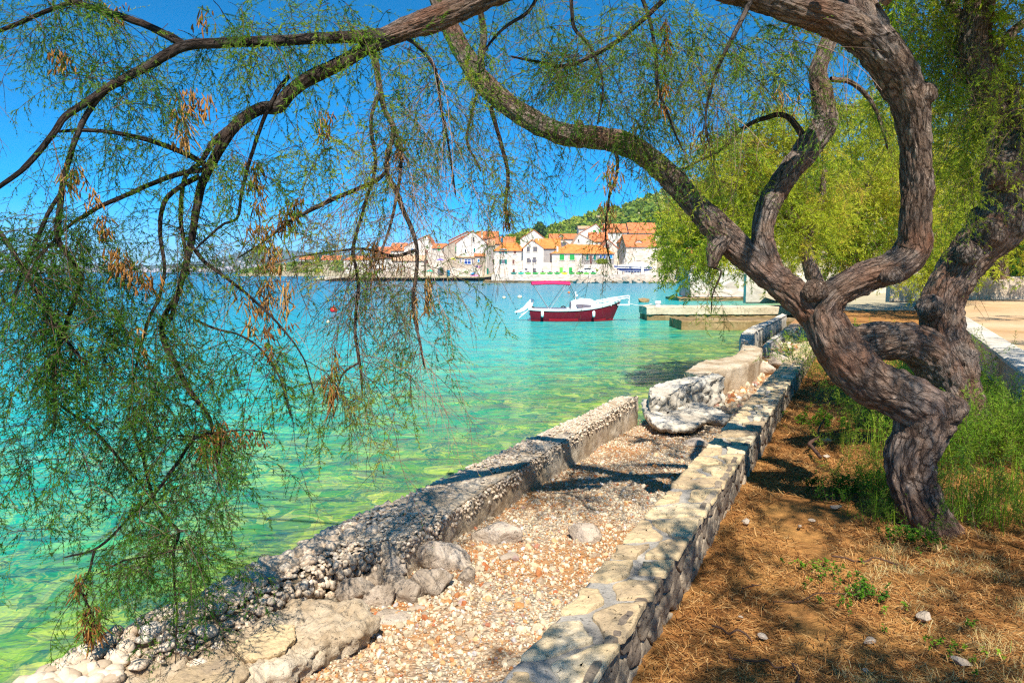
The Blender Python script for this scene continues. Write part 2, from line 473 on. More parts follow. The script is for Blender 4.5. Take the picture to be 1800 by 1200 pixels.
def leafy(name, stops, trans=0.45, rough=0.6):
    m, nt, b = new_mat(name)
    a = nt.nodes.new("ShaderNodeAttribute"); a.attribute_name = "tint"
    n = noise(nt, obj_co(nt), 5, 3)
    f = mth(nt, 'MULTIPLY_ADD', mth(nt, 'SUBTRACT', n.outputs[0], 0.5), 0.35, a.outputs["Fac"])
    c = ramp(nt, f, stops).outputs[0]
    nt.links.new(c, b.inputs["Base Color"]); b.inputs["Roughness"].default_value = rough; b.inputs["Specular IOR Level"].default_value = 0.2
    tr = nt.nodes.new("ShaderNodeBsdfTranslucent"); nt.links.new(c, tr.inputs[0])
    mx = nt.nodes.new("ShaderNodeMixShader"); mx.inputs[0].default_value = trans
    nt.links.new(b.outputs[0], mx.inputs[1]); nt.links.new(tr.outputs[0], mx.inputs[2])
    nt.links.new(mx.outputs[0], nt.nodes["Material Output"].inputs["Surface"])
    return m
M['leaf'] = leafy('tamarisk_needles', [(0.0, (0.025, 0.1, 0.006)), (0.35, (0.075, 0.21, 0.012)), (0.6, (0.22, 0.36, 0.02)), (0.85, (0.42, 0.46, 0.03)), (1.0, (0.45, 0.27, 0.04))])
M['bright_leaf'] = leafy('sunlit_tamarisk_needles', [(0.0, (0.06, 0.16, 0.01)), (0.35, (0.24, 0.36, 0.016)), (0.65, (0.46, 0.53, 0.03)), (0.9, (0.62, 0.58, 0.055)), (1.0, (0.56, 0.34, 0.08))], 0.5)  # lighter, yellower copy of the needles with sunlight put into the colour
M['shrub_leaf'] = leafy('shrub_leaf', [(0.0, (0.03, 0.11, 0.012)), (0.4, (0.12, 0.3, 0.02)), (0.75, (0.33, 0.52, 0.035)), (1.0, (0.5, 0.55, 0.07))], 0.5)
M['tassel'] = leafy('dry_tassel', [(0.0, (0.16, 0.06, 0.02)), (0.5, (0.4, 0.18, 0.045)), (1.0, (0.6, 0.36, 0.13))], 0.3, 0.8)
M['hill_leaf'] = leafy('hill_scrub_leaf', [(0.0, (0.05, 0.11, 0.02)), (0.4, (0.17, 0.27, 0.025)), (0.75, (0.34, 0.43, 0.035)), (1.0, (0.46, 0.47, 0.07))], 0.3)
M['litter'] = leafy('needle_litter', [(0.0, (0.09, 0.035, 0.015)), (0.35, (0.32, 0.13, 0.035)), (0.75, (0.52, 0.26, 0.08)), (1.0, (0.64, 0.42, 0.18))], 0.15, 0.9)
M['dry_grass'] = leafy('dry_grass_blade', [(0.0, (0.4, 0.26, 0.09)), (0.6, (0.6, 0.46, 0.2)), (0.85, (0.68, 0.58, 0.32)), (1.0, (0.2, 0.3, 0.05))], 0.3, 0.8)

# sea: clear shallow water over pale rock near the wall, deepening to cyan and blue
SHORE_P, SHORE_N = (-1.15, 4.4), (-math.cos(math.radians(27)), math.sin(math.radians(27)))
m, nt, b = new_mat('sea_water')
geo = nt.nodes.new("ShaderNodeNewGeometry")
sep = nt.nodes.new("ShaderNodeSeparateXYZ"); nt.links.new(geo.outputs["Position"], sep.inputs[0])
s = mth(nt, 'ADD', mth(nt, 'MULTIPLY', mth(nt, 'SUBTRACT', sep.outputs[0], SHORE_P[0]), SHORE_N[0]), mth(nt, 'MULTIPLY', mth(nt, 'SUBTRACT', sep.outputs[1], SHORE_P[1]), SHORE_N[1]))
cob = obj_co(nt, (1, 1, 1))
big = noise(nt, cob, 0.16, 3, 0.5)
s = mth(nt, 'MULTIPLY_ADD', mth(nt, 'SUBTRACT', big.outputs[0], 0.5), 7.0, s)
lg = mth(nt, 'DIVIDE', mth(nt, 'LOGARITHM', mth(nt, 'MAXIMUM', mth(nt, 'ADD', s, 1.5), 0.5), 2.718), 6.2)     # 0..1 up to about 490 m
lpos = lambda d: math.log(max(d + 1.5, 0.5)) / 6.2
body = ramp(nt, lg, [(lpos(0), (0.08, 0.16, 0.025)), (lpos(1.3), (0.03, 0.2, 0.05)), (lpos(3.4), (0.0, 0.29, 0.16)), (lpos(6.0), (0.0, 0.39, 0.32)),
                     (lpos(14), (0.0, 0.37, 0.42)), (lpos(36), (0.0, 0.23, 0.34)), (lpos(130), (0.0, 0.15, 0.27))]).outputs[0]
shal = ramp(nt, lg, [(lpos(1), 1.0), (lpos(5), 0.75), (lpos(10), 0.35), (lpos(24), 0.05)]).outputs[0]
# the rocky bed broken up by ripples, with caustic light painted over it
wa = noise(nt, cob, 0.9, 2, 0.5); wb = noise(nt, cob, 3.2, 2, 0.5)
va = nt.nodes.new("ShaderNodeVectorMath"); va.operation = 'MULTIPLY_ADD'
nt.links.new(wa.outputs["Color"], va.inputs[0]); va.inputs[1].default_value = (1.1, 0.8, 0); nt.links.new(cob, va.inputs[2])
vb = nt.nodes.new("ShaderNodeVectorMath"); vb.operation = 'MULTIPLY_ADD'
nt.links.new(wb.outputs["Color"], vb.inputs[0]); vb.inputs[1].default_value = (0.42, 0.3, 0); nt.links.new(va.outputs[0], vb.inputs[2])
mp = nt.nodes.new("ShaderNodeMapping"); mp.inputs["Scale"].default_value = (1.8, 0.75, 1.0); mp.inputs["Rotation"].default_value = (0, 0, math.radians(8))
nt.links.new(vb.outputs[0], mp.inputs["Vector"])
bed = noise(nt, mp.outputs[0], 1.7, 5, 0.65)
caustic = noise(nt, mp.outputs[0], 4.6, 3.0, 0.6, 1.4)
ridge = mth(nt, 'SUBTRACT', 1.0, mth(nt, 'MULTIPLY', mth(nt, 'ABSOLUTE', mth(nt, 'SUBTRACT', caustic.outputs[0], 0.5)), 13.0), clamp=True)
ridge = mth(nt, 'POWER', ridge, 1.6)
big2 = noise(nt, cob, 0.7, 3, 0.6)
dark = ramp(nt, bed.outputs[0], [(0.36, 0.0), (0.5, 1.0)]).outputs[0]
c = mixc(nt, mth(nt, 'MULTIPLY', mth(nt, 'SUBTRACT', 1.0, dark), mth(nt, 'MULTIPLY', shal, 0.95)), body, (0.01, 0.11, 0.12))
c = mixc(nt, mth(nt, 'MULTIPLY', ramp(nt, bed.outputs[0], [(0.52, 0.0), (0.66, 1.0)]).outputs[0], mth(nt, 'MULTIPLY', shal, 0.5)), c, (0.26, 0.42, 0.04))
c = mixc(nt, mth(nt, 'MULTIPLY', mth(nt, 'MULTIPLY', ridge, ramp(nt, big2.outputs[0], [(0.38, 0.1), (0.62, 1.0)]).outputs[0]), mth(nt, 'MULTIPLY', shal, 0.75)), c, (0.6, 0.68, 0.1))  # yellow-green caustic light lines painted into the water colour
peb = voro(nt, mp.outputs[0], 3.6); near = ramp(nt, lg, [(lpos(0.3), 0.8), (lpos(2.5), 0.45), (lpos(5.5), 0.0)]).outputs[0]
c = mixc(nt, mth(nt, 'MULTIPLY', near, 0.8), c, ramp(nt, peb.outputs["Color"], [(0.15, (0.03, 0.1, 0.07)), (0.45, (0.1, 0.22, 0.05)), (0.65, (0.24, 0.34, 0.06)), (0.85, (0.5, 0.52, 0.12))]).outputs[0])
far = noise(nt, obj_co(nt, (0.5, 1.6, 1)), 0.8, 4, 0.6)
c = mixc(nt, 0.35, c, ramp(nt, far.outputs[0], [(0.35, 0.62), (0.62, 1.0)]).outputs[0], 'MULTIPLY')
weed = noise(nt, obj_co(nt, (0.35, 1.0, 1)), 0.22, 4, 0.6, 0.3)
c = mixc(nt, mth(nt, 'MULTIPLY', ramp(nt, weed.outputs[0], [(0.6, 0.0), (0.7, 1.0)]).outputs[0], 0.55), c, (0.0, 0.1, 0.14))
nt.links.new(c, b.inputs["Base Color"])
b.inputs["Roughness"].default_value = 0.16; b.inputs["IOR"].default_value = 1.33; b.inputs["Specular IOR Level"].default_value = 0.07
h1 = noise(nt, obj_co(nt, (0.6, 1.25, 1)), 1.1, 3, 0.5, 0.4); h2 = noise(nt, obj_co(nt, (0.7, 1.3, 1)), 4.2, 3, 0.55, 0.5); h3 = noise(nt, cob, 15, 2, 0.5)
h = mth(nt, 'ADD', mth(nt, 'MULTIPLY', h1.outputs[0], 1.0), mth(nt, 'ADD', mth(nt, 'MULTIPLY', h2.outputs[0], 0.34), mth(nt, 'MULTIPLY', h3.outputs[0], 0.05)))
bump(nt, b, h, 1.0, 0.3)
M['sea'] = m

# town
def masonry(name, a, bcol, scale=1.6):
    m, nt, b = new_mat(name)
    co = obj_co(nt, (1, 1, 1.6))
    v = voro(nt, co, scale); n = noise(nt, obj_co(nt), 0.35, 5)
    c = mixc(nt, v.outputs["Color"], a, bcol)
    c = mixc(nt, 0.5, c, ramp(nt, n.outputs[0], [(0.3, 0.68), (0.6, 1.0)]).outputs[0], 'MULTIPLY')
    nt.links.new(c, b.inputs["Base Color"]); b.inputs["Roughness"].default_value = 0.95; b.inputs["Specular IOR Level"].default_value = 0.1
    return m
M['white_wall'] = masonry('whitewashed_stone', (0.6, 0.55, 0.48), (0.78, 0.73, 0.66))
M['stone_wall'] = masonry('pale_stone_masonry', (0.5, 0.42, 0.34), (0.78, 0.7, 0.6))
M['tan_wall'] = masonry('tan_stone_masonry', (0.4, 0.32, 0.24), (0.56, 0.46, 0.36))
M['grey_stone'] = masonry('grey_stone_masonry', (0.3, 0.27, 0.26), (0.46, 0.42, 0.38))
def tiles(name, a, bcol):
    m, nt, b = new_mat(name)
    n = noise(nt, obj_co(nt), 0.9, 6, 0.65); n2 = noise(nt, obj_co(nt, (3.0, 0.7, 0.7)), 3.0, 2)
    c = ramp(nt, n.outputs[0], [(0.3, a), (0.7, bcol)]).outputs[0]
    c = mixc(nt, 0.55, c, ramp(nt, n2.outputs[0], [(0.35, 0.6), (0.6, 1.0)]).outputs[0], 'MULTIPLY')
    nt.links.new(c, b.inputs["Base Color"]); b.inputs["Roughness"].default_value = 0.85; b.inputs["Specular IOR Level"].default_value = 0.15
    return m
M['roof'] = tiles('orange_roof_tile', (0.5, 0.13, 0.045), (0.72, 0.26, 0.1))
M['roof_bright'] = tiles('bright_orange_roof_tile', (0.62, 0.17, 0.035), (0.8, 0.3, 0.08))
M['roof_old'] = tiles('weathered_roof_tile', (0.52, 0.3, 0.17), (0.68, 0.44, 0.27))
for k, c in dict(teal=(0.0, 0.16, 0.13), green=(0.02, 0.32, 0.06), lime=(0.12, 0.45, 0.06), brown=(0.16, 0.06, 0.045), grey=(0.12, 0.11, 0.12), blue=(0.02, 0.1, 0.4), dark=(0.03, 0.035, 0.04),
                 white=(0.82, 0.82, 0.8), pink=(0.75, 0.25, 0.5), yellow=(0.75, 0.72, 0.03), purple=(0.2, 0.15, 0.6), sky_blue=(0.02, 0.25, 0.6), teal_cloth=(0.02, 0.42, 0.3), orange=(0.85, 0.2, 0.06),
                 red=(0.75, 0.015, 0.03), magenta=(0.75, 0.01, 0.1), maroon=(0.2, 0.006, 0.02), navy=(0.02, 0.06, 0.28), cream=(0.75, 0.6, 0.4), steel=(0.5, 0.5, 0.52), glass=(0.16, 0.14, 0.17), door_blue=(0.0, 0.16, 0.3), rope=(0.75, 0.72, 0.66), black=(0.015, 0.015, 0.018)).items():
    M[k] = plain(k + '_paint', c, 0.35 if k in ('white', 'maroon', 'glass', 'navy', 'red') else 0.55, 0.6 if k == 'steel' else 0.0, 0.08)
# ------------------------------------------------------------------ the setting: sea, ground sheets, hills
def sstep(a, b, x):
    t = np.clip((np.asarray(x, float) - a) / (b - a), 0, 1); return t * t * (3 - 2 * t)
def grid(name, xs, ys, zf, mat, kind="structure", smooth=True):
    """xs: function of y giving a row of x positions"""
    rows = [np.stack([xs(y), np.full(len(xs(y)), y)], 1) for y in ys]
    p = np.concatenate(rows); k = len(rows[0])
    v = np.c_[p, zf(p[:, 0], p[:, 1])]
    i = np.arange(len(ys) - 1)[:, None] * k; j = np.arange(k - 1)[None]
    q = np.stack([i + j, i + j + 1, i + k + j + 1, i + k + j], 2).reshape(-1, 4)
    mb = MB(); mb.add(v, q)
    return tag(mb.build(name, mat, smooth=smooth, origin=(0, 0, 0)), kind=kind)

mb = MB()
mb.add([(-5400, -60, 0), (5400, -60, 0), (5400, 5300, 0), (-5400, 5300, 0)], [[0, 1, 2, 3]])
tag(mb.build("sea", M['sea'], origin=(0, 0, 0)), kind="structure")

class Edge:
    """x (and z) of a long edge as a function of forward distance, fitted through traced points"""
    def __init__(self, px, z, deg=2):
        w = np.array([G(a, b, z) for a, b in px])
        self.c = np.polyfit(w[:, 1], w[:, 0], deg)
        self.lo, self.hi = w[:, 1].min(), w[:, 1].max()
        self.d = np.polyder(self.c)
    def __call__(self, y):
        y = np.asarray(y, float); yc = np.clip(y, self.lo, self.hi)
        return np.polyval(self.c, yc) + np.polyval(self.d, yc) * (y - yc)
ZT = 1.13
SW_R = Edge([(1075, 1155), (1109, 1107), (1160, 1022), (1191, 975), (1222, 927), (1267, 853), (1302, 807), (1375, 695), (1422, 622)], ZT)
SW_L = Edge([(870, 1200), (1000, 1049), (1120, 920), (1147, 877), (1215, 810), (1295, 725), (1350, 662), (1412, 600)], ZT)
ZS = 0.85
SE_I = Edge([(717, 933), (777, 903), (877, 867), (940, 807 + 5), (1025, 745), (1070, 722), (1128, 696)], ZS)
SE_O = Edge([(590, 930), (650, 893), (717, 863), (833, 817), (960, 760), (1095, 693)], ZS)
RW_F = Edge([(1690, 572), (1745, 612), (1800, 655)], 1.36, 1)

def zgravel(x, y):
    return 0.63 - 0.035 * np.clip(np.asarray(y) - 4.2, -3, 6.5) + 0.015 * np.clip(np.asarray(y) - 12, 0, 30)
def zsoil(x, y):
    return 0.85 + 0.0 * x
def terr(zf, amp, sc, seed):
    return lambda x, y: zf(x, y) + amp * fbm(np.c_[x * sc, y * sc, 0 * x], 4, seed)
ys = np.concatenate([np.arange(-2.5, 9, 0.05), np.arange(9, 30, 0.15)])
grid("gravel_beach", lambda y: np.linspace(float(SE_O(y)) + 0.22, float(SW_L(y)) + 0.08, 46) if y < 13.4 else np.linspace(float(SE_O(y)) + 0.4, float(SE_O(y)) + 4.5, 46), ys, terr(zgravel, 0.035, 2.2, 3), M['gravel_bed'])
ys = np.concatenate([np.arange(-3, 8, 0.06), np.arange(8, 30.01, 0.2)])
def zsoil_n(x, y):
    return 0.845 + 0.05 * fbm(np.c_[x * 0.8, y * 0.8, 0 * x], 4, 5) + 0.03 * fbm(np.c_[x * 5, y * 5, 0 * x], 3, 6)
grid("ground", lambda y: np.linspace(float(SW_R(min(y, 30))) - 0.1, float(RW_F(y)) + 0.2, 90), ys, zsoil_n, M['soil'])
SHX = ([12, 16.4, 26, 30, 36, 42, 44, 62.4, 63, 100, 150, 161, 200], [6.9, 7.6, 11.2, 12.4, 13.6, 14.2, 26, 28, 16.6, 24, 36, 39, 45])
ys = np.concatenate([np.arange(13.2, 60, 1.0), np.arange(60, 215, 5)])
grid("far_ground", lambda y: np.interp(y, *SHX) + np.concatenate([np.linspace(0, 30, 40), np.linspace(36, 400, 20)]), ys,
     lambda x, y: 0.78 + 1.05 * sstep(28, 60, y) + 0.06 * fbm(np.c_[x * .4, y * .4, 0 * x], 3, 8), M['land'])
ys = np.arange(-3, 29.3, 0.3)
grid("path", lambda y: float(RW_F(y)) + np.r_[0.42, np.linspace(0.9, 45, 60)], ys, lambda x, y: 1.335 + 0.012 * fbm(np.c_[x * .7, y * .7, 0 * x], 3, 9), M['path'])

RIDGE = ([560, 640, 700, 760, 800, 860, 900, 940, 1000, 1040, 1100, 1200, 1400, 2200], [482, 480, 472, 460, 450, 434, 423, 411, 396, 383, 366, 336, 297, 250])
def zhill(x, y):
    px = 900 + x * FPX / np.maximum(y, 60)
    zr = CAMZ + (HORIZON - np.interp(px, *RIDGE)) / FPX * 390
    low = 0.9 + 1.0 * sstep(850, 880, px)
    k = np.clip((y - 196) / 194.0, 0, 1)
    z = low + (np.maximum(zr, 1.0) - low) * (k * (0.55 + 0.45 * k))
    z = np.where(y > 390, z - (y - 390) * 0.12, z)
    z = z + (2.0 + 1.6 * k) * fbm(np.c_[x * .03, y * .03, 0 * x], 4, 12) * sstep(215, 300, y)
    return np.where(px < 600, np.minimum(z, -1.5 + (px - 540) / 20.0), z)
grid("hillside", lambda y: np.linspace(-75 - y * .12, 420, 170), np.r_[np.arange(192, 420, 4.0), np.arange(420, 640, 20)], zhill, M['land'])
# far hills across the channel and the low shore at left
RD = ([-900, -300, 0, 150, 300, 345, 390, 430, 470, 520, 580, 640, 720, 900, 1400], [470, 466, 468, 463, 467, 462, 452, 443, 436, 441, 449, 443, 452, 462, 470])
def zfar(x, y):
    px = 900 + x * FPX / y
    zr = CAMZ + (HORIZON - np.interp(px, *RD)) / FPX * 4200
    k = np.clip((y - 3300) / 900.0, 0, 1)
    return -3 + (zr + 3) * k ** 0.8 + 14 * k * fbm(np.c_[x * .004, y * .004, 0 * x], 5, 14)
M['far_hill'] = stone('far_hill_scrub', [(0.3, (0.05, 0.085, 0.03)), (0.5, (0.1, 0.13, 0.05)), (0.7, (0.2, 0.19, 0.1))], 0.006, 0.05, 0.5, pits=False)
grid("distant_hills", lambda y: np.linspace(-5300, 2500, 260), np.r_[3280, np.arange(3300, 4300, 60), 5200], zfar, M['far_hill'])
mb = MB()
for k in range(420):                              # the pale town along the far shore, a speckle of houses
    px = rng.uniform(-60, 640); Y = 3330 + rng.uniform(0, 170) * (1 if rng.random() < .7 else 2.2)
    x = (px - 900) / FPX * Y; z = float(zfar(np.array([x]), np.array([Y]))[0])
    s = rng.uniform(7, 15)
    mb.box((x, Y, z + 4.0), (s, 10, rng.uniform(7, 12)))
tag(mb.build("distant_town", plain('far_town_wall', (0.78, 0.66, 0.6), 0.9), origin=(0, 0, 0)), kind="stuff", label="pale speckled town along the foot of the far hills", cat="town")
def zlow(x, y):
    px = 900 + x * FPX / y
    k = sstep(432, 520, y)
    return -0.6 + 1.5 * sstep(432, 446, y) + (7.0 + 4 * fbm(np.c_[x * .02, y * .02, 0 * x], 4, 15)) * k * sstep(400, 520, px) - 4 * (1 - sstep(395, 430, px))
grid("low_shore", lambda y: np.linspace(-190, -25, 90), np.r_[np.arange(432, 470, 3.0), np.arange(470, 620, 10)], zlow, M['land'])

# ------------------------------------------------------------------ blocks, slabs and rocks
def rough_block(mb, pts_l, pts_r, zt, zb, step=0.035, amp=0.02, seed=0, nsec=(16, 10), round_=0.03, tilt=None, erode=0.0):
    """a wall of masonry or concrete between two top edges (lists of xy or xyz), closed, with worn faces"""
    L = np.array(pts_l, float); R = np.array(pts_r, float)
    n = len(L)
    nt_, ns = nsec
    a = np.linspace(0, 1, nt_); h = np.linspace(0, 1, ns)[1:-1]
    sec = [(t, 0.0) for t in a] + [(1.0, k) for k in h] + [(t, 1.0) for t in a[::-1]] + [(0.0, k) for k in h[::-1]]
    sec = np.array(sec); m = len(sec)
    zt_ = np.broadcast_to(np.asarray(zt, float), (n,)); zb_ = np.broadcast_to(np.asarray(zb, float), (n,))
    v = np.zeros((n, m, 3))
    for i in range(n):
        v[i, :, :2] = L[i, :2] + (R[i, :2] - L[i, :2]) * sec[:, :1]
        v[i, :, 2] = zt_[i] + (zb_[i] - zt_[i]) * sec[:, 1]
    v = v.reshape(-1, 3)
    i = np.arange(n - 1)[:, None] * m; j = np.arange(m)[None]; j2 = (j + 1) % m
    q = np.stack([i + j, i + m + j, i + m + j2, i + j2], 2).reshape(-1, 4)
    flip = not outward(v, q)
    if flip: q = q[:, ::-1].copy()
    nr = vert_normals(v, q)
    d = amp * (0.8 * fbm(v * 3.1, 4, seed) + 0.7 * fbm(v * 11, 3, seed + 5) + 0.5 * fbm(v * 30, 3, seed + 6)) - 0.5 * amp
    if erode:
        w1, w2, _ = worley(v * 7.5 + 0.4 * fbm(v * 9, 2, 3)[:, None], seed + 9)
        side = np.tile((sec[:, 1] > 0.02) & (sec[:, 1] < 0.98) & (sec[:, 0] > 0.5), n)
        d = d + side * erode * (np.clip(w2 - w1, 0, 0.4) * 2.2 - 0.4)
    corner = np.tile(((sec[:, 1] < 0.001) & ((sec[:, 0] < 0.001) | (sec[:, 0] > 0.999))), n)
    d = d - corner * round_ * (0.5 + 1.6 * np.abs(fbm(v * 5, 4, seed + 2)))
    v = v + nr * d[:, None]
    mb.add(v, q)
    # ends: a grid-free fan with a displaced centre
    for e, o in ((0, 1), (n - 1, 0)):
        ring = v.reshape(n, m, 3)[e]
        c = ring.mean(0)
        inner = c + (ring - c) * 0.62
        base = mb.n
        w = np.concatenate([ring, inner, [c]])
        w[m:] += amp * 1.5 * fbm(w[m:] * 9, 3, seed + 7)[:, None]
        f = [[k, (k + 1) % m, m + (k + 1) % m, m + k] for k in range(m)] + [[m + k, m + (k + 1) % m, 2 * m] for k in range(m)]
        mb.add(w, [g if (o != 0) != flip else g[::-1] for g in f])
def edge_pts(E, ys):
    return np.c_[E(ys), ys]

def radial_rock(mb, c, size, seed, planes=16, rz=None, flat=1.0, sub=None, amp=0.05, tilt=0.0):
    B, F = ICO4
    r = np.random.default_rng(seed)
    n = r.normal(size=(planes, 3)); n /= np.linalg.norm(n, axis=1)[:, None]
    d = r.uniform(0.72, 1.0, planes)
    dp = B @ n.T
    rad = np.where(dp > 0.05, d / np.maximum(dp, 0.05), 9).copy()
    rad = -np.log(np.exp(-rad * 34).sum(1)) / 34
    v = B * np.minimum(rad, 1.35)[:, None]
    v = v * (1 + amp * fbm(B * 2.5 + seed, 4, seed) + amp * 0.9 * fbm(B * 8 + seed, 3, seed + 3) + amp * .5 * fbm(B * 22 + seed, 2, seed + 4))[:, None]
    v = v * np.array(size) / 2.0
    a = r.uniform(0, 6.28) if rz is None else rz
    t = tilt
    Rx = np.array([[1, 0, 0], [0, math.cos(t), -math.sin(t)], [0, math.sin(t), math.cos(t)]])
    Rz = np.array([[math.cos(a), -math.sin(a), 0], [math.sin(a), math.cos(a), 0], [0, 0, 1]])
    mb.add(v @ Rx.T @ Rz.T + np.array(c), F)
_b = bmesh.new(); bmesh.ops.create_icosphere(_b, subdivisions=4, radius=1)
ICO4 = (np.array([v.co[:] for v in _b.verts]), np.array([[v.index for v in f.verts] for f in _b.faces])); _b.free()

def slab(mb, poly, thick, seed, amp=0.03, top_amp=0.02, nr_=26, na=170, under=0.75):
    """broken slab from an outline of its top face (xyz)"""
    P = np.array(poly, float)
    ring = resample(np.concatenate([P, P[:1]]), 1e9 if False else np.linalg.norm(np.diff(np.concatenate([P, P[:1]]), axis=0), axis=1).sum() / na)[:-1]
    c = ring.mean(0)
    rr = ring - c
    j = 1 + 0.10 * fbm(ring * 3.5, 4, seed) + 0.05 * fbm(ring * 16, 4, seed + 1)
    ring = c + rr * j[:, None]
    m = len(ring)
    rows = []
    for k in np.linspace(0.04, 1, nr_): rows.append(c + (ring - c) * k)
    for k in np.linspace(0, 1, 9)[1:]:
        q = c + (ring - c) * (1 + 0.05 * math.sin(k * 3.1) - (1 - under) * k * k)
        q = q.copy(); q[:, 2] -= thick * k
        rows.append(q)
    bot = c + (ring - c) * 0.05; bot = bot.copy(); bot[:, 2] -= thick; rows.append(bot)
    v = np.concatenate(rows); n = len(rows)
    i = np.arange(n - 1)[:, None] * m; jn = np.arange(m)[None]; j2 = (jn + 1) % m
    q = np.stack([i + jn, i + m + jn, i + m + j2, i + j2], 2).reshape(-1, 4)
    if not outward(v, q): q = q[:, ::-1].copy()
    nr = vert_normals(v, q)
    k = np.repeat(np.r_[np.full(nr_, 1.0), np.full(n - nr_, 1.3)], m)
    v = v + nr * (k * (top_amp * fbm(v * 4, 4, seed + 2) + amp * 0.7 * fbm(v * 14, 4, seed + 3) + amp * .45 * fbm(v * 42, 3, seed + 6)))[:, None]
    edge = np.repeat((np.arange(n) == nr_ - 1).astype(float), m)
    v[:, 2] -= edge * 0.02 * (0.5 + np.abs(fbm(v * 8, 2, seed + 4)))
    mb.add(v, q)

# ---- the concrete sea wall, its long straight run
ys = np.arange(4.15, 9.22, 0.035)
mb = MB(); rough_block(mb, edge_pts(SE_O, ys), edge_pts(SE_I, ys), ZS, -0.3, amp=0.022, seed=20, nsec=(30, 46), round_=0.045)
t = thing("sea_wall", "long straight run of weathered concrete sea wall with a pebbly top, beside the gravel", "sea wall", (float(SE_I(6)), 6.0, 0.0))
mb.build("concrete_core", M['concrete'], t, smooth=True)
mb = MB()
n = 4200; yy = 4.1 + 5.05 * rng.random(n) ** 1.25
tt = np.clip(rng.random(n) ** 1.25, 0, 0.97)
xo, xi = SE_O(yy), SE_I(yy)
pos = np.c_[xo + (xi - xo) * tt, yy, ZS - 0.006 + 0.012 * rng.random(n) - 0.006 * tt - 0.016 * (fbm(np.c_[xo * 3 + tt * 2, yy * 2.2, 0 * yy], 3, 44) < 0.02) ]
pebbles(mb, pos, rng.uniform(0.008, 0.026, n) * (1.15 - 0.5 * tt), 0.34, yaw_only=True)
n = 800; yy = 4.1 + 5.05 * rng.random(n)
xo = SE_O(yy)
pebbles(mb, np.c_[xo + rng.normal(-0.01, 0.012, n), yy, ZS - 0.02 - 0.35 * rng.random(n) ** 2], rng.uniform(0.014, 0.036, n), 0.7)
n = 600; yy = 4.1 + 5.0 * rng.random(n) ** 1.5
pebbles(mb, np.c_[SE_I(yy) - 0.012 + 0.016 * rng.random(n), yy, ZS - 0.015 - 0.11 * rng.random(n) ** 1.6], rng.uniform(0.007, 0.02, n), 0.8)
tag(mb.build("pebble_crust", M['aggregate'], t, smooth=True), kind="stuff")

# ---- its crumbling near end
def eP(px, py, z): return G(px, py, z)
PO = [(40, 1200), (150, 1140), (240, 1095), (300, 1078), (360, 1045), (420, 1010), (480, 985), (540, 957), (592, 929)]
PI = [(330, 1200), (330, 1180), (380, 1140), (440, 1085), (500, 1040), (560, 1000), (610, 985), (660, 962), (712, 936)]
wo = np.array([eP(a, b, 0.83) for a, b in PO]); wi = np.array([eP(a, b, 0.80) for a, b in PI])
wo = np.concatenate([[wo[0] + (wo[0] - wo[2]) * 2.2], wo]); wi = np.concatenate([[wi[0] + (wi[1] - wi[4]) * 1.5], wi])
wo = resample(catmull(wo, 10), 0.024); wi_ = catmull(wi, 10)
kk = np.linspace(0, 1, len(wi_)); wi = np.stack([np.interp(np.linspace(0, 1, len(wo)), kk, wi_[:, a]) for a in range(3)], 1)
mb = MB(); rough_block(mb, wo, wi, 0.82 + 0.03 * fbm(wo * 2, 2, 3), -0.3, amp=0.05, seed=31, nsec=(30, 36), round_=0.06, erode=0.05)
t = thing("sea_wall", "crumbling pebbly near end of the sea wall beneath the hanging foliage", "sea wall", tuple(wi[len(wi) // 2][:2]) + (0.0,))
mb.build("conglomerate_core", M['concrete'], t, smooth=True)
mb = MB()
n = 3000; k = rng.integers(0, len(wo), n); tt = np.clip(np.abs(rng.normal(0, 0.42, n)), 0, 1.0)
pos = wo[k] + (wi[k] - wo[k]) * tt[:, None] + rng.normal(0, 0.012, (n, 3)); pos[:, 2] = 0.818 + 0.02 * rng.random(n) - 0.02 * tt - 0.04 * (fbm(pos * 3.0, 3, 45) < -0.05)
pebbles(mb, pos, rng.uniform(0.010, 0.028, n) * (1.2 - .4 * tt), 0.5, yaw_only=True)
n = 260; k = rng.integers(0, len(wo), n); tt = np.clip(np.abs(rng.normal(0, 0.3, n)), 0, 1.0)
pos = wo[k] + (wi[k] - wo[k]) * tt[:, None]; pos[:, 2] = 0.835
pebbles(mb, pos, rng.uniform(0.03, 0.052, n), 0.62, base=ICO2, yaw_only=True)
n = 900; k = rng.integers(0, len(wo), n)
pos = wi[k] + rng.normal(0, 0.02, (n, 3)); pos[:, 2] = 0.81 - 0.22 * rng.random(n)
pebbles(mb, pos, rng.uniform(0.012, 0.034, n), 0.8)
n = 900; k = rng.integers(0, len(wo), n)
pos = wo[k] + rng.normal(0, 0.015, (n, 3)); pos[:, 2] = 0.82 - 0.3 * rng.random(n)
pebbles(mb, pos, rng.uniform(0.016, 0.04, n), 0.8)
tag(mb.build("pebble_crust", M['aggregate'], t, smooth=True), kind="stuff")

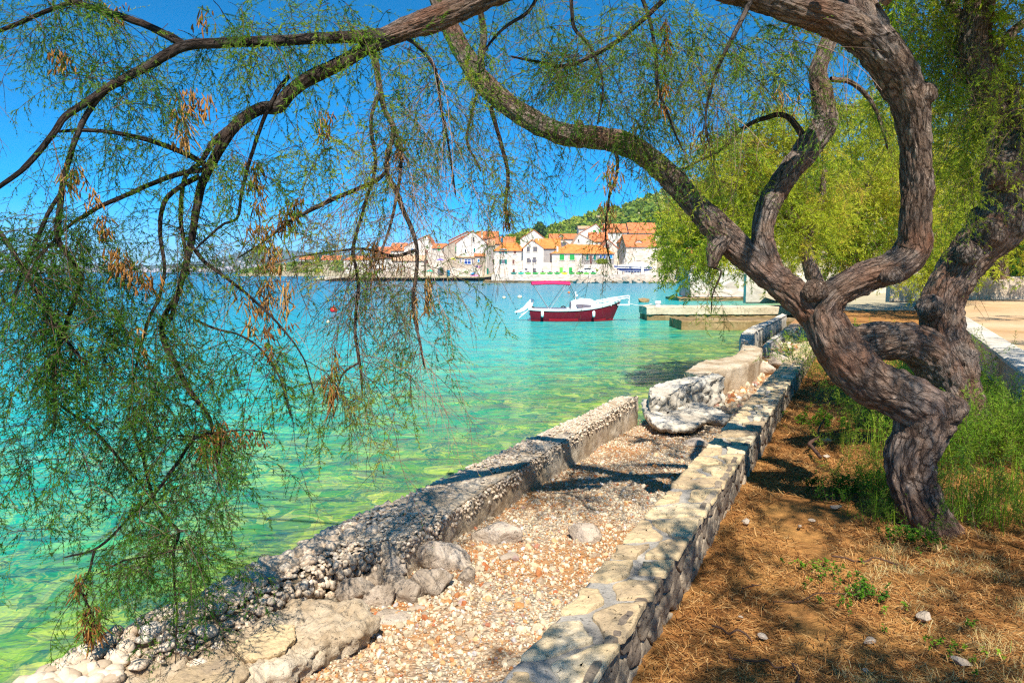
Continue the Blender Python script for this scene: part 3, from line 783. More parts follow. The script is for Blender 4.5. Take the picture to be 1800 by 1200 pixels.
def add_slab(name, label, px, z, thick, mat, seed, cat="slab", tilt=(0, 0), **kw):
    P = np.array([eP(a, b, z) for a, b in px]); c = P.mean(0)
    P[:, 2] += (P[:, 0] - c[0]) * tilt[0] + (P[:, 1] - c[1]) * tilt[1]
    mb = MB(); slab(mb, P, thick, seed, **kw)
    return tag(mb.build(name, mat, smooth=True), label, cat)
add_slab("broken_slab", "big grey broken concrete slab with an overhanging edge, lowest left corner of the shore", [(285, 1215), (330, 1170), (400, 1128), (470, 1085), (520, 1058), (590, 1042), (640, 1052), (652, 1082), (620, 1108), (585, 1118), (550, 1150), (505, 1178), (460, 1180), (430, 1225), (340, 1250)], 0.79, 0.13, M['concrete'], 41, top_amp=0.05, amp=0.05, under=0.9)
add_slab("flat_stone", "flat buff stone embedded in the middle of the grey broken slab", [(415, 1140), (440, 1118), (480, 1098), (515, 1096), (520, 1118), (500, 1136), (470, 1148), (430, 1152)], 0.835, 0.06, M['cap_stone'], 43, cat="stone", amp=0.012, top_amp=0.012)
add_slab("flat_stone", "flat pale stone at the bottom of the photo, in front of the grey broken slab", [(285, 1210), (320, 1172), (370, 1158), (425, 1160), (432, 1178), (410, 1200), (370, 1222), (300, 1240)], 0.85, 0.07, M['cap_stone'], 44, cat="stone", amp=0.012, top_amp=0.014)
# ---- fallen pieces in the middle distance
add_slab("broken_slab", "pale pitted slab fallen onto the gravel just past the sea wall's broken end", [(1130, 700), (1160, 716), (1178, 722), (1236, 718), (1240, 735), (1222, 748), (1180, 752), (1152, 744), (1133, 728)], 0.63, 0.13, M['pale_concrete'], 45, amp=0.04, top_amp=0.018, tilt=(-0.05, 0.0))
add_slab("broken_slab", "thin pale slab behind the pitted one, reaching towards the stone wall", [(1142, 699), (1200, 699), (1255, 716), (1283, 730), (1274, 737), (1240, 733), (1200, 722), (1160, 712)], 0.58, 0.12, M['pale_concrete'], 46, amp=0.04, top_amp=0.018)
def px_block(name, label, outer, inner, zt, zb, amp, seed, mat, step=0.04, nsec=(18, 14), erode=0.0, parts=None):
    o = np.array([eP(a, b, zt) for a, b in outer]); i_ = np.array([eP(a, b, zt) for a, b in inner])
    o = catmull(o, 12); i_ = catmull(i_, 12)
    L = max(np.linalg.norm(np.diff(i_, axis=0), axis=1).sum(), 0.5); n = max(12, int(L / step))
    r = lambda p: np.stack([np.interp(np.linspace(0, 1, n), np.linspace(0, 1, len(p)), p[:, k]) for k in range(3)], 1)
    mb = MB(); rough_block(mb, r(o), r(i_), zt, zb, amp=amp, seed=seed, nsec=nsec, erode=erode)
    return tag(mb.build(name, mat, smooth=True), label, "sea wall")
px_block("sea_wall", "broken chunk of sea wall with a rough rubble face, in front of the dark faced block", [(1140, 690), (1148, 674), (1205, 660), (1262, 655)], [(1145, 697), (1180, 690), (1215, 672), (1276, 660)], 0.85, 0.1, 0.04, 51, M['pale_concrete'], erode=0.07, nsec=(20, 26))
px_block("sea_wall", "displaced sea wall block with a smooth dark inner face and a pale top", [(1202, 652), (1235, 633), (1290, 622), (1306, 600)], [(1235, 660), (1262, 650), (1330, 632), (1342, 612)], 0.85, 0.1, 0.02, 52, M['concrete'], nsec=(20, 20))
px_block("sea_wall", "far curved stretch of pebble topped sea wall running towards the jetty", [(1300, 601), (1302, 585), (1322, 572), (1350, 562), (1374, 550)], [(1326, 593), (1330, 583), (1345, 574), (1366, 563), (1384, 553)], 0.85, -0.3, 0.03, 53, M['pale_concrete'], nsec=(16, 14))
px_block("low_wall", "low inner wall stub between the curved sea wall and the rubble", [(1339, 607), (1350, 596), (1368, 584), (1384, 574)], [(1349, 610), (1360, 599), (1376, 587), (1392, 577)], 0.72, 0.2, 0.03, 54, M['pale_concrete'], nsec=(10, 10))

# ---- loose rocks along the foot of the sea wall, each its own
def add_rock(label, px, py, w, h, zc=None, d=None, seed=0, planes=16, mat='rock', tilt=0.0, name="rock", rz=None, amp=0.09, group=None):
    zb = 0.60 if zc is None else zc
    P = eP(px, py + h * 0.42, zb); s = P[1] / FPX * 1.03
    w_, h_ = w * s * 1.12, h * s * 1.05
    mb = MB(); radial_rock(mb, (P[0], P[1] + 0.25 * w_, zb + h_ * 0.40), (w_, (d or w * 0.75) * s * 1.1, h_), seed, planes, rz=0.0 if rz is None else rz, tilt=tilt, amp=amp)
    return tag(mb.build(name, M[mat], smooth=True), label, "rock", group)
g = "rocks heaped beside the sea wall"
RK = [("largest long rock of the heap, wedged against the foot of the sea wall", 770, 985, 105, 56, None, 60, 1, 14),
      ("upright angular rock directly left of the largest long rock", 690, 1008, 48, 42, None, None, 2, 12),
      ("dark brown rounded rock at the sea wall's foot, left end of the back row", 657, 1023, 34, 36, None, None, 3, 12),
      ("small smooth rock tucked between the dark brown rock and the round boulder", 692, 1026, 38, 26, None, None, 4, 10),
      ("big round pale boulder in front of the largest long rock", 752, 1030, 66, 60, None, None, 5, 20),
      ("pitted pale boulder left of the big round boulder", 717, 1050, 52, 50, None, None, 6, 18),
      ("buff angular rock beside the broken slab's tip", 667, 1063, 44, 48, None, None, 7, 12),
      ("broad flat topped rock leaning on the crumbling wall end", 620, 1040, 66, 40, 0.66, 44, 8, 10),
      ("flat faced buff rock lying lowest in the heap", 685, 1097, 54, 42, 0.58, None, 9, 9),
      ("grey wedge of stone standing under the broken slab's tip", 661, 1110, 34, 44, 0.56, 20, 10, 9),
      ("small white stone at the right foot of the heap", 765, 1066, 26, 17, None, None, 11, 14),
      ("small buff cube shaped stone below the round boulders", 735, 1079, 20, 23, None, None, 12, 8),
      ("pale pointed pyramid rock alone on the gravel", 880, 950, 72, 40, 0.58, 50, 13, 7),
      ("low pinkish rock near the stone wall, half buried in gravel", 1027, 945, 44, 32, 0.58, 36, 14, 8),
      ("flat light stone lying on the gravel in front of the pyramid rock", 893, 983, 30, 14, None, None, 15, 10),
      ("grey lump at the right of the largest rock", 822, 1018, 28, 32, None, None, 16, 12),
      ("small pinkish slab on the gravel below the heap", 860, 1036, 24, 14, None, None, 17, 8),
      ("two lobed pale rock on the gravel against the stone wall", 1222, 783, 38, 17, 0.47, 40, 18, 10),
      ("yellowish lump in the dark hollow under the broken slab", 591, 1142, 30, 24, 0.55, None, 19, 10),
      ("pale rock between the rubble and the far end of the stone wall", 1376, 640, 40, 28, 0.5, 50, 20, 9),
      ("brown rock beside the dark faced block's far end", 1347, 650, 24, 22, 0.45, None, 21, 10),
      ("buff stone just below the rubble faced chunk", 1256, 706, 26, 14, 0.42, None, 22, 12)]
for (lb, px, py, w, h, zc, d, sd, pl) in RK:
    add_rock(lb, px, py, w, h, zc, d, 100 + sd, pl, 'rock', group=g)
mb = MB()                                              # loose gravel and pebbles
def gravel_at(n, y0, y1, pw, smin, smax, sel=None):
    yy = y0 + (y1 - y0) * rng.random(n) ** pw
    a, b_ = SE_I(yy) - 0.12, SW_L(yy) + 0.02
    xx = a + (b_ - a) * rng.random(n)
    zz = terr(zgravel, 0.035, 2.2, 3)(xx, yy)
    pebbles(mb, np.c_[xx, yy, zz + 0.004], rng.uniform(smin, smax, n) ** 1.0, 0.6)
gravel_at(26000, 1.6, 9.5, 1.15, 0.003, 0.011)
gravel_at(3200, 1.6, 9.0, 1.3, 0.009, 0.02)
gravel_at(240, 1.8, 7.5, 1.2, 0.016, 0.036)
n = 380                                             # coarser rubble round the heap
c0 = np.array([eP(760, 1075, 0.6)[:2], eP(640, 1150, 0.55)[:2], eP(860, 1000, .6)[:2]])[rng.integers(0, 3, n)]
xy = c0 + rng.normal(0, 0.22, (n, 2)); keep = (xy[:, 0] > SE_I(xy[:, 1]) - 0.1) & (xy[:, 0] < SW_L(xy[:, 1]))
xy = xy[keep]; pebbles(mb, np.c_[xy, terr(zgravel, 0.035, 2.2, 3)(xy[:, 0], xy[:, 1]) + .006], rng.uniform(0.008, 0.03, len(xy)) , 0.65)
n = 1500
yy = rng.uniform(9.5, 24, n); xx = SE_O(yy) + 0.7 + rng.uniform(0, 1.8, n)
pebbles(mb, np.c_[xx, yy, terr(zgravel, 0.035, 2.2, 3)(xx, yy) + .01], rng.uniform(0.02, 0.09, n), 0.6)
tag(mb.build("gravel", M['pebble'], smooth=False, origin=(0, 0, 0)), "loose pebbles and gravel covering the strip between the two walls", "gravel", kind="stuff")

# ---- the low stone wall: mortared core, cap stones, rubble face
ys = np.arange(-2.4, 13.6, 0.05)
wl, wr = edge_pts(SW_L, ys), edge_pts(SW_R, ys)
wr2 = wr.copy(); wr2[:, 0] -= 0.028
t = thing("stone_wall", "low mortared stone wall running beside the tree, between gravel and soil", "wall", (float(SW_R(3)), 3.0, 0.8))
mb = MB(); rough_block(mb, wl, wr2, ZT - 0.012, 0.3, amp=0.014, seed=61, nsec=(20, 24), round_=0.02)
mb.build("mortar_core", M['mortar'], t, smooth=True)
def voronoi_cells(pts, bounds):
    (x0, y0), (x1, y1) = bounds
    cells = []
    for i, p in enumerate(pts):
        poly = [(x0, y0), (x1, y0), (x1, y1), (x0, y1)]
        d = ((pts - p) ** 2).sum(1); near = np.argsort(d)[1:22]
        for j in near:
            q = pts[j]; mx, my = (p + q) / 2; nx, ny = q - p
            out = []
            for a in range(len(poly)):
                A, B_ = poly[a], poly[(a + 1) % len(poly)]
                da = (A[0] - mx) * nx + (A[1] - my) * ny; db = (B_[0] - mx) * nx + (B_[1] - my) * ny
                if da <= 0: out.append(A)
                if da * db < 0:
                    k = da / (da - db); out.append((A[0] + (B_[0] - A[0]) * k, A[1] + (B_[1] - A[1]) * k))
            poly = out
            if len(poly) < 3: break
        cells.append(np.array(poly))
    return cells
def stones(mb, cells, to_world, normal_up, gap, high, seed, nr_=9, na=44, bulge=0.006, open_edge=None):
    """each cell a worn stone: inset outline, domed face, sides running back into the mortar"""
    for ci, c in enumerate(cells):
        if len(c) < 3: continue
        cen = c.mean(0)
        per = np.linalg.norm(np.diff(np.concatenate([c, c[:1]]), axis=0), axis=1).sum()
        ring = resample(np.c_[np.concatenate([c, c[:1]]), np.zeros(len(c) + 1)], per / na)[:na, :2]
        r = ring - cen; ln = np.linalg.norm(r, axis=1)[:, None]
        g = gap * (0.7 + 0.6 * rng.random())
        ring = cen + r * np.clip((ln - g) / np.maximum(ln, 1e-6), 0.3, 1)
        if open_edge is not None: ring = open_edge(c, ring)
        ang = np.c_[ring * 6, np.full(len(ring), ci * 3.7)]
        # round the outline
        for _ in range(1): ring = 0.5 * ring + 0.25 * (np.roll(ring, 1, 0) + np.roll(ring, -1, 0))
        ring = ring + (ring - cen) / np.maximum(np.linalg.norm(ring - cen, axis=1)[:, None], 1e-6) * (0.022 * fbm(ang * 1.5, 5, seed))[:, None]
        m = len(ring); hi = high * rng.uniform(0.5, 1.35)
        tl = rng.normal(0, 0.02, 2)
        rows, hs = [], []
        for k in np.linspace(0.05, 1, nr_):
            rows.append(cen + (ring - cen) * k); hs.append(np.full(m, hi * (1 - 0.3 * k ** 12)) + ((rows[-1] - cen) * tl).sum(1))
        for k, hh in ((1.02, 0.3), (1.03, -1.0)):
            rows.append(cen + (ring - cen) * k); hs.append(np.full(m, hi * hh if hh > 0 else -0.02))
        st = np.concatenate(rows); h_ = np.concatenate(hs)
        dm = fbm(np.c_[st * 9, np.full(len(st), ci * 1.9)], 4, seed + 1) * bulge + fbm(np.c_[st * 34, np.full(len(st), ci * 1.9)], 3, seed + 2) * bulge * .55
        v = to_world(st[:, 0], st[:, 1]) + normal_up(st[:, 0], st[:, 1]) * (h_ + dm)[:, None]
        n = len(rows); i = np.arange(n - 1)[:, None] * m; j = np.arange(m)[None]; j2 = (j + 1) % m
        q = np.stack([i + j, i + m + j, i + m + j2, i + j2], 2).reshape(-1, 4)
        if (vert_normals(v, q)[m:4 * m] * normal_up(st[m:4 * m, 0], st[m:4 * m, 1])).sum() < 0: q = q[:, ::-1].copy()
        mb.add(v, q)
def top_w(s, tt):
    x = SW_L(s) + (SW_R(s) - SW_L(s)) * np.clip(tt, -0.02, 1.04); return np.c_[x, s, np.full(len(s), ZT - 0.008)]
ww = 0.37
pts = []
yv = -1.0
while yv < 13.5:
    two = rng.random() < 0.72
    L_ = rng.uniform(0.22, 0.4)
    if two:
        k = rng.uniform(0.38, 0.62)
        pts.append((yv + rng.uniform(0, 0.1), k * 0.5 * ww * 1.0)); pts.append((yv + L_ * 0.5 + rng.uniform(-0.08, 0.08), ww * (k + 1) * 0.5))
    else: pts.append((yv + L_ * 0.4, ww * rng.uniform(0.4, 0.6)))
    yv += L_ * 0.82
pts = np.array(pts)
cells = voronoi_cells(pts, ((-1.3, 0), (13.55, ww)))
def oe(c, ring):
    r = ring.copy(); near = ring[:, 1] > ww - 0.05
    r[near, 1] = ww - 0.004
    near = ring[:, 1] < 0.035; r[near, 1] = 0.012
    return r
mb = MB()
stones(mb, cells, lambda s, u: top_w(s, u / ww), lambda s, u: np.tile((0, 0, 1.0), (len(s), 1)), 0.036, 0.007, 71, open_edge=oe, bulge=0.011)
mb.build("cap_stones", M['cap_stone'], t, smooth=True)
hgt = 0.36
pts = np.array([(a + rng.uniform(-.05, .05), b_ + rng.uniform(-.03, .03)) for k, b_ in enumerate((0.05, 0.165, 0.28)) for a in np.arange(-1.2, 13.5, 0.19) + (k % 2) * 0.095])
cells = voronoi_cells(pts, ((-1.3, -0.02), (13.55, hgt)))
nrm = np.array((math.cos(math.radians(26)), -math.sin(math.radians(26)), 0.0))
mb = MB()
stones(mb, cells, lambda s, u: np.c_[SW_R(s) - 0.03, s, ZT - 0.02 - u], lambda s, u: np.tile(nrm, (len(s), 1)), 0.007, 0.014, 81, nr_=9, na=36, bulge=0.016)
mb.build("rubble_face", M['rubble_stone'], t, smooth=True)

# ---- retaining wall of the raised path at the right, and walls behind
ys = np.arange(-2, 29, 0.12)
fl = edge_pts(RW_F, ys); fr = fl.copy(); fr[:, 0] += 0.42
t = thing("retaining_wall", "low pale retaining wall with a flat coping along the raised path at right", "wall", (float(RW_F(10)), 10.0, 0.8))
mb = MB(); rough_block(mb, fl + (0.05, 0), fr, 1.285, 0.4, amp=0.03, seed=91, nsec=(10, 14)); mb.build("wall_face", M['plaster'], t, smooth=True)
mb = MB(); rough_block(mb, fl, fr + (0.02, 0), 1.365, 1.285, amp=0.012, seed=92, nsec=(12, 5)); mb.build("coping", M['pale_concrete'], t, smooth=True)
def straight_wall(name, label, a, b_, thick, zt, zb, mat, seed, amp=0.02):
    a, b_ = np.array(a, float), np.array(b_, float); n = max(8, int(np.linalg.norm(b_ - a) / 0.25))
    p = a + (b_ - a) * np.linspace(0, 1, n)[:, None]; d = (b_ - a) / np.linalg.norm(b_ - a); nn = np.array((-d[1], d[0])) * thick
    mb = MB(); rough_block(mb, p, p + nn, zt, zb, amp=amp, seed=seed, nsec=(5, 14)); return tag(mb.build(name, mat, smooth=True), label, "wall")
straight_wall("garden_wall", "stained cream wall across the far end of the sandy path", (15.5, 29.2), (48, 29.2), 0.35, 2.28, 1.2, M['plaster'], 93)
straight_wall("garden_wall", "sunlit cream bank wall behind the trees at the jetty's root", (13.8, 42), (27, 42), 0.5, 2.35, 0.6, M['pale_concrete'], 94)

# ---- jetty, low slab, sea wall block, quays
t = thing("jetty", "white topped concrete jetty with a bollard, reaching out towards the red boat", "jetty", (9, 37, 0))
x0 = xat(1137, 36); yy = np.linspace(36.0, 38.4, 14)
mb = MB(); xs_ = np.linspace(x0, 16, 60)
rough_block(mb, np.c_[xs_, np.full(60, 38.2)], np.c_[xs_, np.full(60, 36.0)], 0.70, 0.28, amp=0.03, seed=95, nsec=(12, 8)); mb.build("deck", M['jetty'], t, smooth=True)
mb = MB(); rough_block(mb, np.c_[xs_ + .03, np.full(60, 38.1)], np.c_[xs_ + .03, np.full(60, 36.03)], 0.29, -0.5, amp=0.06, seed=96, nsec=(10, 8)); mb.build("footing", M['wet_stone'], t, smooth=True)
mb = MB(); P = W(1157, 537, 36.5); mb.tube([(P[0], 36.6, 0.68), (P[0], 36.6, 0.86), (P[0], 36.6, 0.9)], [0.13, 0.13, 0.1], 16); mb.tube([(P[0], 36.6, 0.86), (P[0], 36.6, 0.97)], [0.17, 0.16], 16); mb.build("bollard", M['white'], t)
mb = MB(); xs_ = np.linspace(xat(1199, 30), 12.6, 40)
rough_block(mb, np.c_[xs_, np.full(40, 32.4)], np.c_[xs_, np.full(40, 30.0)], 0.42, -0.5, amp=0.05, seed=97, nsec=(12, 12)); tag(mb.build("stone_slab", M['wet_stone'], smooth=True), "low brown slab at the waterline in front of the white jetty", "slab")
t = thing("harbour_wall", "tall buff stone harbour wall behind the jetty, with a ledge at its foot", "wall", (20, 63, 0))
mb = MB(); xs_ = np.linspace(xat(1212, 62), 34, 70)
rough_block(mb, np.c_[xs_, np.full(70, 66)], np.c_[xs_, np.full(70, 62.0)], 2.36, 0.25, amp=0.1, seed=98, nsec=(6, 20)); mb.build("wall_face", M['stone_wall'], t, smooth=True)
mb = MB(); xs_ = np.linspace(xat(1196, 60), 34, 70)
rough_block(mb, np.c_[xs_, np.full(70, 66)], np.c_[xs_, np.full(70, 60.5)], 0.3, -0.5, amp=0.12, seed=99, nsec=(6, 8)); mb.build("ledge", M['wet_stone'], t, smooth=True)

t = thing("quay", "long pale stone quay below the orange roofed houses, with a waterline ledge", "quay", (10, 162, 0))
mb = MB(); xs_ = np.linspace(xat(864, 161), 60, 120)
rough_block(mb, np.c_[xs_, np.full(120, 196)], np.c_[xs_, np.full(120, 161.0)], 1.95, 0.4, amp=0.08, seed=101, nsec=(6, 10)); mb.build("wall_face", M['stone_wall'], t, smooth=True)
mb = MB(); xs_ = np.linspace(xat(849, 160), 60, 120)
rough_block(mb, np.c_[xs_, np.full(120, 180)], np.c_[xs_, np.full(120, 160.0)], 0.55, -0.5, amp=0.2, seed=102, nsec=(6, 8)); mb.build("ledge", M['wet_stone'], t, smooth=True)
t = thing("quay", "low quay in front of the umbrellas and the tall gabled house", "quay", (-20, 204, 0))
mb = MB(); xs_ = np.linspace(xat(560, 206), xat(866, 204), 120)
rough_block(mb, np.c_[xs_, np.full(120, 230)], np.c_[xs_, np.full(120, 204.0)], 0.95, 0.35, amp=0.12, seed=103, nsec=(6, 8)); mb.build("wall_face", M['pale_concrete'], t, smooth=True)
mb = MB(); rough_block(mb, np.c_[xs_, np.full(120, 225)], np.c_[xs_, np.full(120, 203.6)], 0.36, -0.5, amp=0.2, seed=104, nsec=(6, 8)); mb.build("ledge", M['wet_stone'], t, smooth=True)
for k in range(64):                                        # riprap at the foot of the quay
    px = rng.uniform(1000, 1215); zc = rng.uniform(0.1, 0.75)
    x = xat(px, 160); s = rng.uniform(0.7, 1.7)
    mb = MB(); radial_rock(mb, (x, 159.3 - (1 - zc) * 1.0 + rng.uniform(-.3, .3), zc * (0.8 + .4 * rng.random())), (s * 1.25, s, s * 0.8), 300 + k, 12)
    tag(mb.build("boulder", M['rock'], smooth=False), "pale boulder in the bank of boulders piled against the quay", "boulder", "boulders piled along the foot of the quay")
mb = MB(); P = G(1131, 530, 0.05); radial_rock(mb, (P[0], P[1], 0.05), (0.9, 0.7, 0.6), 77, 12)
tag(mb.build("rock", M['wet_stone'], smooth=False), "brown rock breaking the water between the boat and the harbour wall", "rock")
# ------------------------------------------------------------------ the town
def house(label, x0, x1, ye, yb, Y, dep, roof, wall='stone_wall', roofm='roof', op=(), chim=(), dorm=(), group="houses of the waterfront town", cat="house", name="house", base_drop=0.0):
    """x0..x1, eave, base in photograph pixels on the front plane at distance Y"""
    X0, X1, ZE, ZB = xat(x0, Y), xat(x1, Y), zat(ye, Y), zat(yb, Y) - base_drop
    t = thing(name, label, cat, ((X0 + X1) / 2, Y, ZB), group)
    px = lambda a: xat(a, Y); pz = lambda a: zat(a, Y)
    kind = roof[0]
    mb = MB(); wth = 0.0
    mb.box(((X0 + X1) / 2, Y + dep / 2, (ZE + ZB) / 2), (X1 - X0, dep, ZE - ZB))
    ov = 0.35; th = 0.22
    rb = MB()
    if kind == 'front':                       # ridge runs away from us, gable towards us
        XA, ZA = px(roof[1]), pz(roof[2])
        mb.prism([(X0, Y, ZE - .01), (X1, Y, ZE - .01), (XA, Y, ZA)], (0, dep, 0))
        for (xa, xb) in ((X0, XA), (X1, XA)):
            dx = -ov if xa < xb else ov
            sl = (ZA - ZE) / (xb - xa)
            e = (xa + dx, ZE + sl * dx)
            p = [(e[0], Y - ov * .5, e[1]), (xb, Y - ov * .5, ZA), (xb, Y - ov * .5, ZA + th), (e[0], Y - ov * .5, e[1] + th)]
            rb.prism(p, (0, dep + ov, 0))
        zr = lambda x, y: (np.interp(x, [X0, XA, X1], [ZE, ZA, ZE])) + th
    elif kind == 'side':                      # ridge parallel to the quay
        ZA = pz(roof[1]); ym = Y + dep * 0.5
        for xx in (X0, X1 - 0.001):
            pass
        mb.prism([(X0, Y, ZE - .01), (X0, ym, ZA), (X0, Y + dep, ZE - .01)], (X1 - X0, 0, 0))
        for s_ in (0, 1):
            ya = Y if s_ == 0 else Y + dep
            dy = -ov if s_ == 0 else ov
            sl = (ZA - ZE) / (ym - ya)
            p = [(X0 - ov * .5, ya + dy, ZE + sl * dy), (X0 - ov * .5, ym, ZA), (X0 - ov * .5, ym, ZA + th), (X0 - ov * .5, ya + dy, ZE + sl * dy + th)]
            rb.prism(p, (X1 - X0 + ov, 0, 0))
        zr = lambda x, y: ZE + (ZA - ZE) * (1 - abs(y - ym) / (ym - Y)) + th
    elif kind == 'hip':
        xa, xb, ZA = px(roof[1]), px(roof[2]), pz(roof[3]); ym = Y + dep / 2
        c = [(X0 - ov, Y - ov, ZE), (X1 + ov, Y - ov, ZE), (X1 + ov, Y + dep + ov, ZE), (X0 - ov, Y + dep + ov, ZE), (xa, ym, ZA), (xb, ym, ZA)]
        rb.add(c, [[0, 1, 5, 4], [1, 2, 5], [2, 3, 4, 5], [3, 0, 4], [3, 2, 1, 0]])
        zr = lambda x, y: ZE + (ZA - ZE) * (1 - abs(y - ym) / (ym - Y))
    else:                                     # flat / lean
        ZA = pz(roof[1])
        rb.prism([(X0 - ov * .5, Y - ov, ZE), (X0 - ov * .5, Y - ov, ZE + th), (X0 - ov * .5, Y + dep, ZA + th), (X0 - ov * .5, Y + dep, ZA)], (X1 - X0 + ov, 0, 0))
        zr = lambda x, y: ZE + (ZA - ZE) * (y - Y) / dep + th
    mb.build("wall", M[wall], t)
    ro = rb.build("roof", M[roofm], t)
    for o in op:
        k, cx, cy, w, h = o[:5]; colr = o[5] if len(o) > 5 else 'dark'; sh = o[6] if len(o) > 6 else None
        wx, wz = w * Y / FPX, h * Y / FPX
        cX, cZ = px(cx), pz(cy)
        if k == 'door':
            d = MB(); d.box((cX, Y - 0.03, cZ), (wx, 0.12, wz)); d.build("door", M[colr], t); continue
        f = MB()
        f.box((cX, Y - 0.02, cZ - wz / 2 - .07), (wx + .35, 0.22, .13)); f.box((cX, Y - 0.015, cZ + wz / 2 + .06), (wx + .3, 0.1, .12))
        for s_ in (-1, 1): f.box((cX + s_ * (wx / 2 + .06), Y - 0.012, cZ), (.12, 0.1, wz))
        wo_ = f.build("window", M['white'] if k == 'white' else M['stone_wall'], t)
        p = MB()
        if k == 'shut':
            for s_ in (-1, 1): p.box((cX + s_ * wx * .25, Y - 0.06, cZ), (wx * .48, .07, wz))
            p.build("shutter", M[colr], wo_)
        else:
            p.box((cX, Y + 0.02, cZ), (wx, .06, wz)); p.build("pane", M[colr], wo_)
            if wx > .9 and k == 'white':
                q = MB()
                for kx in np.linspace(-.5, .5, max(2, int(round(wx / .75))) + 1)[1:-1]: q.box((cX + kx * wx, Y - .03, cZ), (.1, .06, wz))
                q.box((cX, Y - .032, cZ + wz * .15), (wx, .06, .1)); q.build("glazing_bar", M['white'], wo_)
            if sh:
                for s_ in (-1, 1):
                    q = MB(); q.box((cX + s_ * (wx * .5 + wx * .42), Y - 0.07, cZ), (wx * .8, .07, wz * 1.1)); q.build("shutter", M[sh], wo_)
    for (cx, ytop, w, *rest) in chim:
        X = px(cx); yv = Y + dep * (rest[0] if rest else 0.3); b0 = float(zr(X, yv)) - .5; top = pz(ytop); ww_ = w * Y / FPX
        q = MB(); q.box((X, yv, (b0 + top) / 2), (ww_, ww_, top - b0)); q.box((X, yv, top + .08), (ww_ * 1.25, ww_ * 1.25, .16)); q.build("chimney", M['white_wall'], ro)
    for (cx, cy, w, h, apex, colr) in dorm:    # gabled dormer flush with the front slope
        X, Zc, ww_, hh = px(cx), pz(cy), w * Y / FPX, h * Y / FPX; yv = Y + dep * 0.12
        q = MB(); q.prism([(X - ww_ / 2, yv, Zc - hh / 2), (X + ww_ / 2, yv, Zc - hh / 2), (X + ww_ / 2, yv, Zc + hh / 2), (X, yv, Zc + hh / 2 + ww_ * apex), (X - ww_ / 2, yv, Zc + hh / 2)], (0, dep * .3, 0))
        do = q.build("dormer", M['white_wall'], t)
        p = MB(); p.box((X, yv - .03, Zc), (ww_ * .5, .1, hh * .75)); p.build("pane", M[colr], do)
        p = MB()
        for s_ in (-1, 1):
            p.prism([(X, yv - .2, Zc + hh / 2 + ww_ * apex + .02), (X + s_ * ww_ * .62, yv - .2, Zc + hh / 2 - ww_ * apex * .24), (X + s_ * ww_ * .62, yv - .2, Zc + hh / 2 - ww_ * apex * .24 + .2), (X, yv - .2, Zc + hh / 2 + ww_ * apex + .22)], (0, dep * .3, 0))
        p.build("roof", M[roofm], do)
    return t

# back rows first (higher up the slope), then the waterfront
house("white house behind with a broad white gable under an orange roof, below the scrubby hill", 914, 958, 420, 440, 250, 10, ('front', 938, 404.5), 'white_wall', 'roof', chim=[(932, 403, 2, .2)], base_drop=3)
house("long low house with an orange roof and one small white dormer, below the dark cypress", 966, 1014, 420, 436, 236, 8, ('side', 411), 'white_wall', 'roof', dorm=[(986, 418.5, 8, 7, .45, 'dark')], base_drop=3)
house("white house high on the slope with two green shutters in its gable", 1016, 1062, 411, 432, 262, 10, ('front', 1046, 393.5), 'white_wall', 'roof', op=[('shut', 1043, 408, 4, 7, 'green'), ('shut', 1052.5, 406, 4, 6, 'lime')], chim=[(1061, 393, 3, .3)], base_drop=3)
house("small flat white house at the top left of the upper cluster", 1016, 1036, 402, 420, 274, 8, ('side', 397), 'white_wall', 'roof_old', op=[('win', 1030, 402, 2, 3)], base_drop=3)
house("orange roofed house with two small white dormers near the top of the slope", 1062, 1100, 408, 430, 258, 9, ('side', 393), 'white_wall', 'roof', dorm=[(1072, 406, 6, 6, .4, 'green'), (1084, 406, 6, 6, .4, 'green')], base_drop=3)
house("highest big orange roofed house with two green windowed dormers, beside the tree foliage", 1104, 1152, 409, 430, 264, 10, ('side', 391), 'stone_wall', 'roof', dorm=[(1106, 408, 6, 6, .4, 'green'), (1120, 408, 7, 6, .4, 'lime')], base_drop=3)
house("house with a faded tan roof and a tiny gable window, behind the bright hip roof", 1006, 1048, 428, 446, 222, 10, ('front', 1017, 411.5), 'white_wall', 'roof_old', op=[('win', 1016, 423, 2, 4)], base_drop=3)
house("orange roofed row house between the tan roof and the big dormered roof", 1036, 1068, 424, 446, 226, 8, ('side', 408), 'white_wall', 'roof', chim=[(1052, 405, 2, .4)], base_drop=3)
house("small white house with two blue windows squeezed below the dormered roofs", 1088, 1106, 425, 446, 232, 7, ('front', 1098, 413), 'white_wall', 'roof', op=[('white', 1098, 420, 4, 5, 'blue'), ('white', 1103, 420, 3, 5, 'blue')], base_drop=3)
house("cream gabled house with a single brown shuttered window, right of the hip roof", 1058, 1084, 436, 464, 206, 12, ('front', 1067, 421), 'stone_wall', 'roof', op=[('shut', 1066, 432.5, 6, 8, 'brown')], base_drop=1)
house("grey gabled loft house with a wide dark window above the orange roofs", 976, 1004, 433, 450, 205, 6, ('front', 986, 420), 'stone_wall', 'roof_old', op=[('shut', 989, 429.5, 12, 6.5, 'grey')])
house("stone house with a long orange roof running back from the white gabled house", 942, 985, 436, 482, 196, 9, ('side', 419.5), 'grey_stone', 'roof_bright', chim=[(947, 417, 2, .4)])
house("orange roofed house behind the teal shuttered house, with a blue round topped door", 866, 906, 428, 450, 226, 9, ('side', 416), 'tan_wall', 'roof', op=[('door', 882.5, 422, 4, 8, 'door_blue')], base_drop=4)
house("orange roof ridge house behind the tall white gable", 838, 876, 419, 445, 236, 9, ('side', 406), 'white_wall', 'roof', chim=[(847, 404, 3, .3)], base_drop=4)
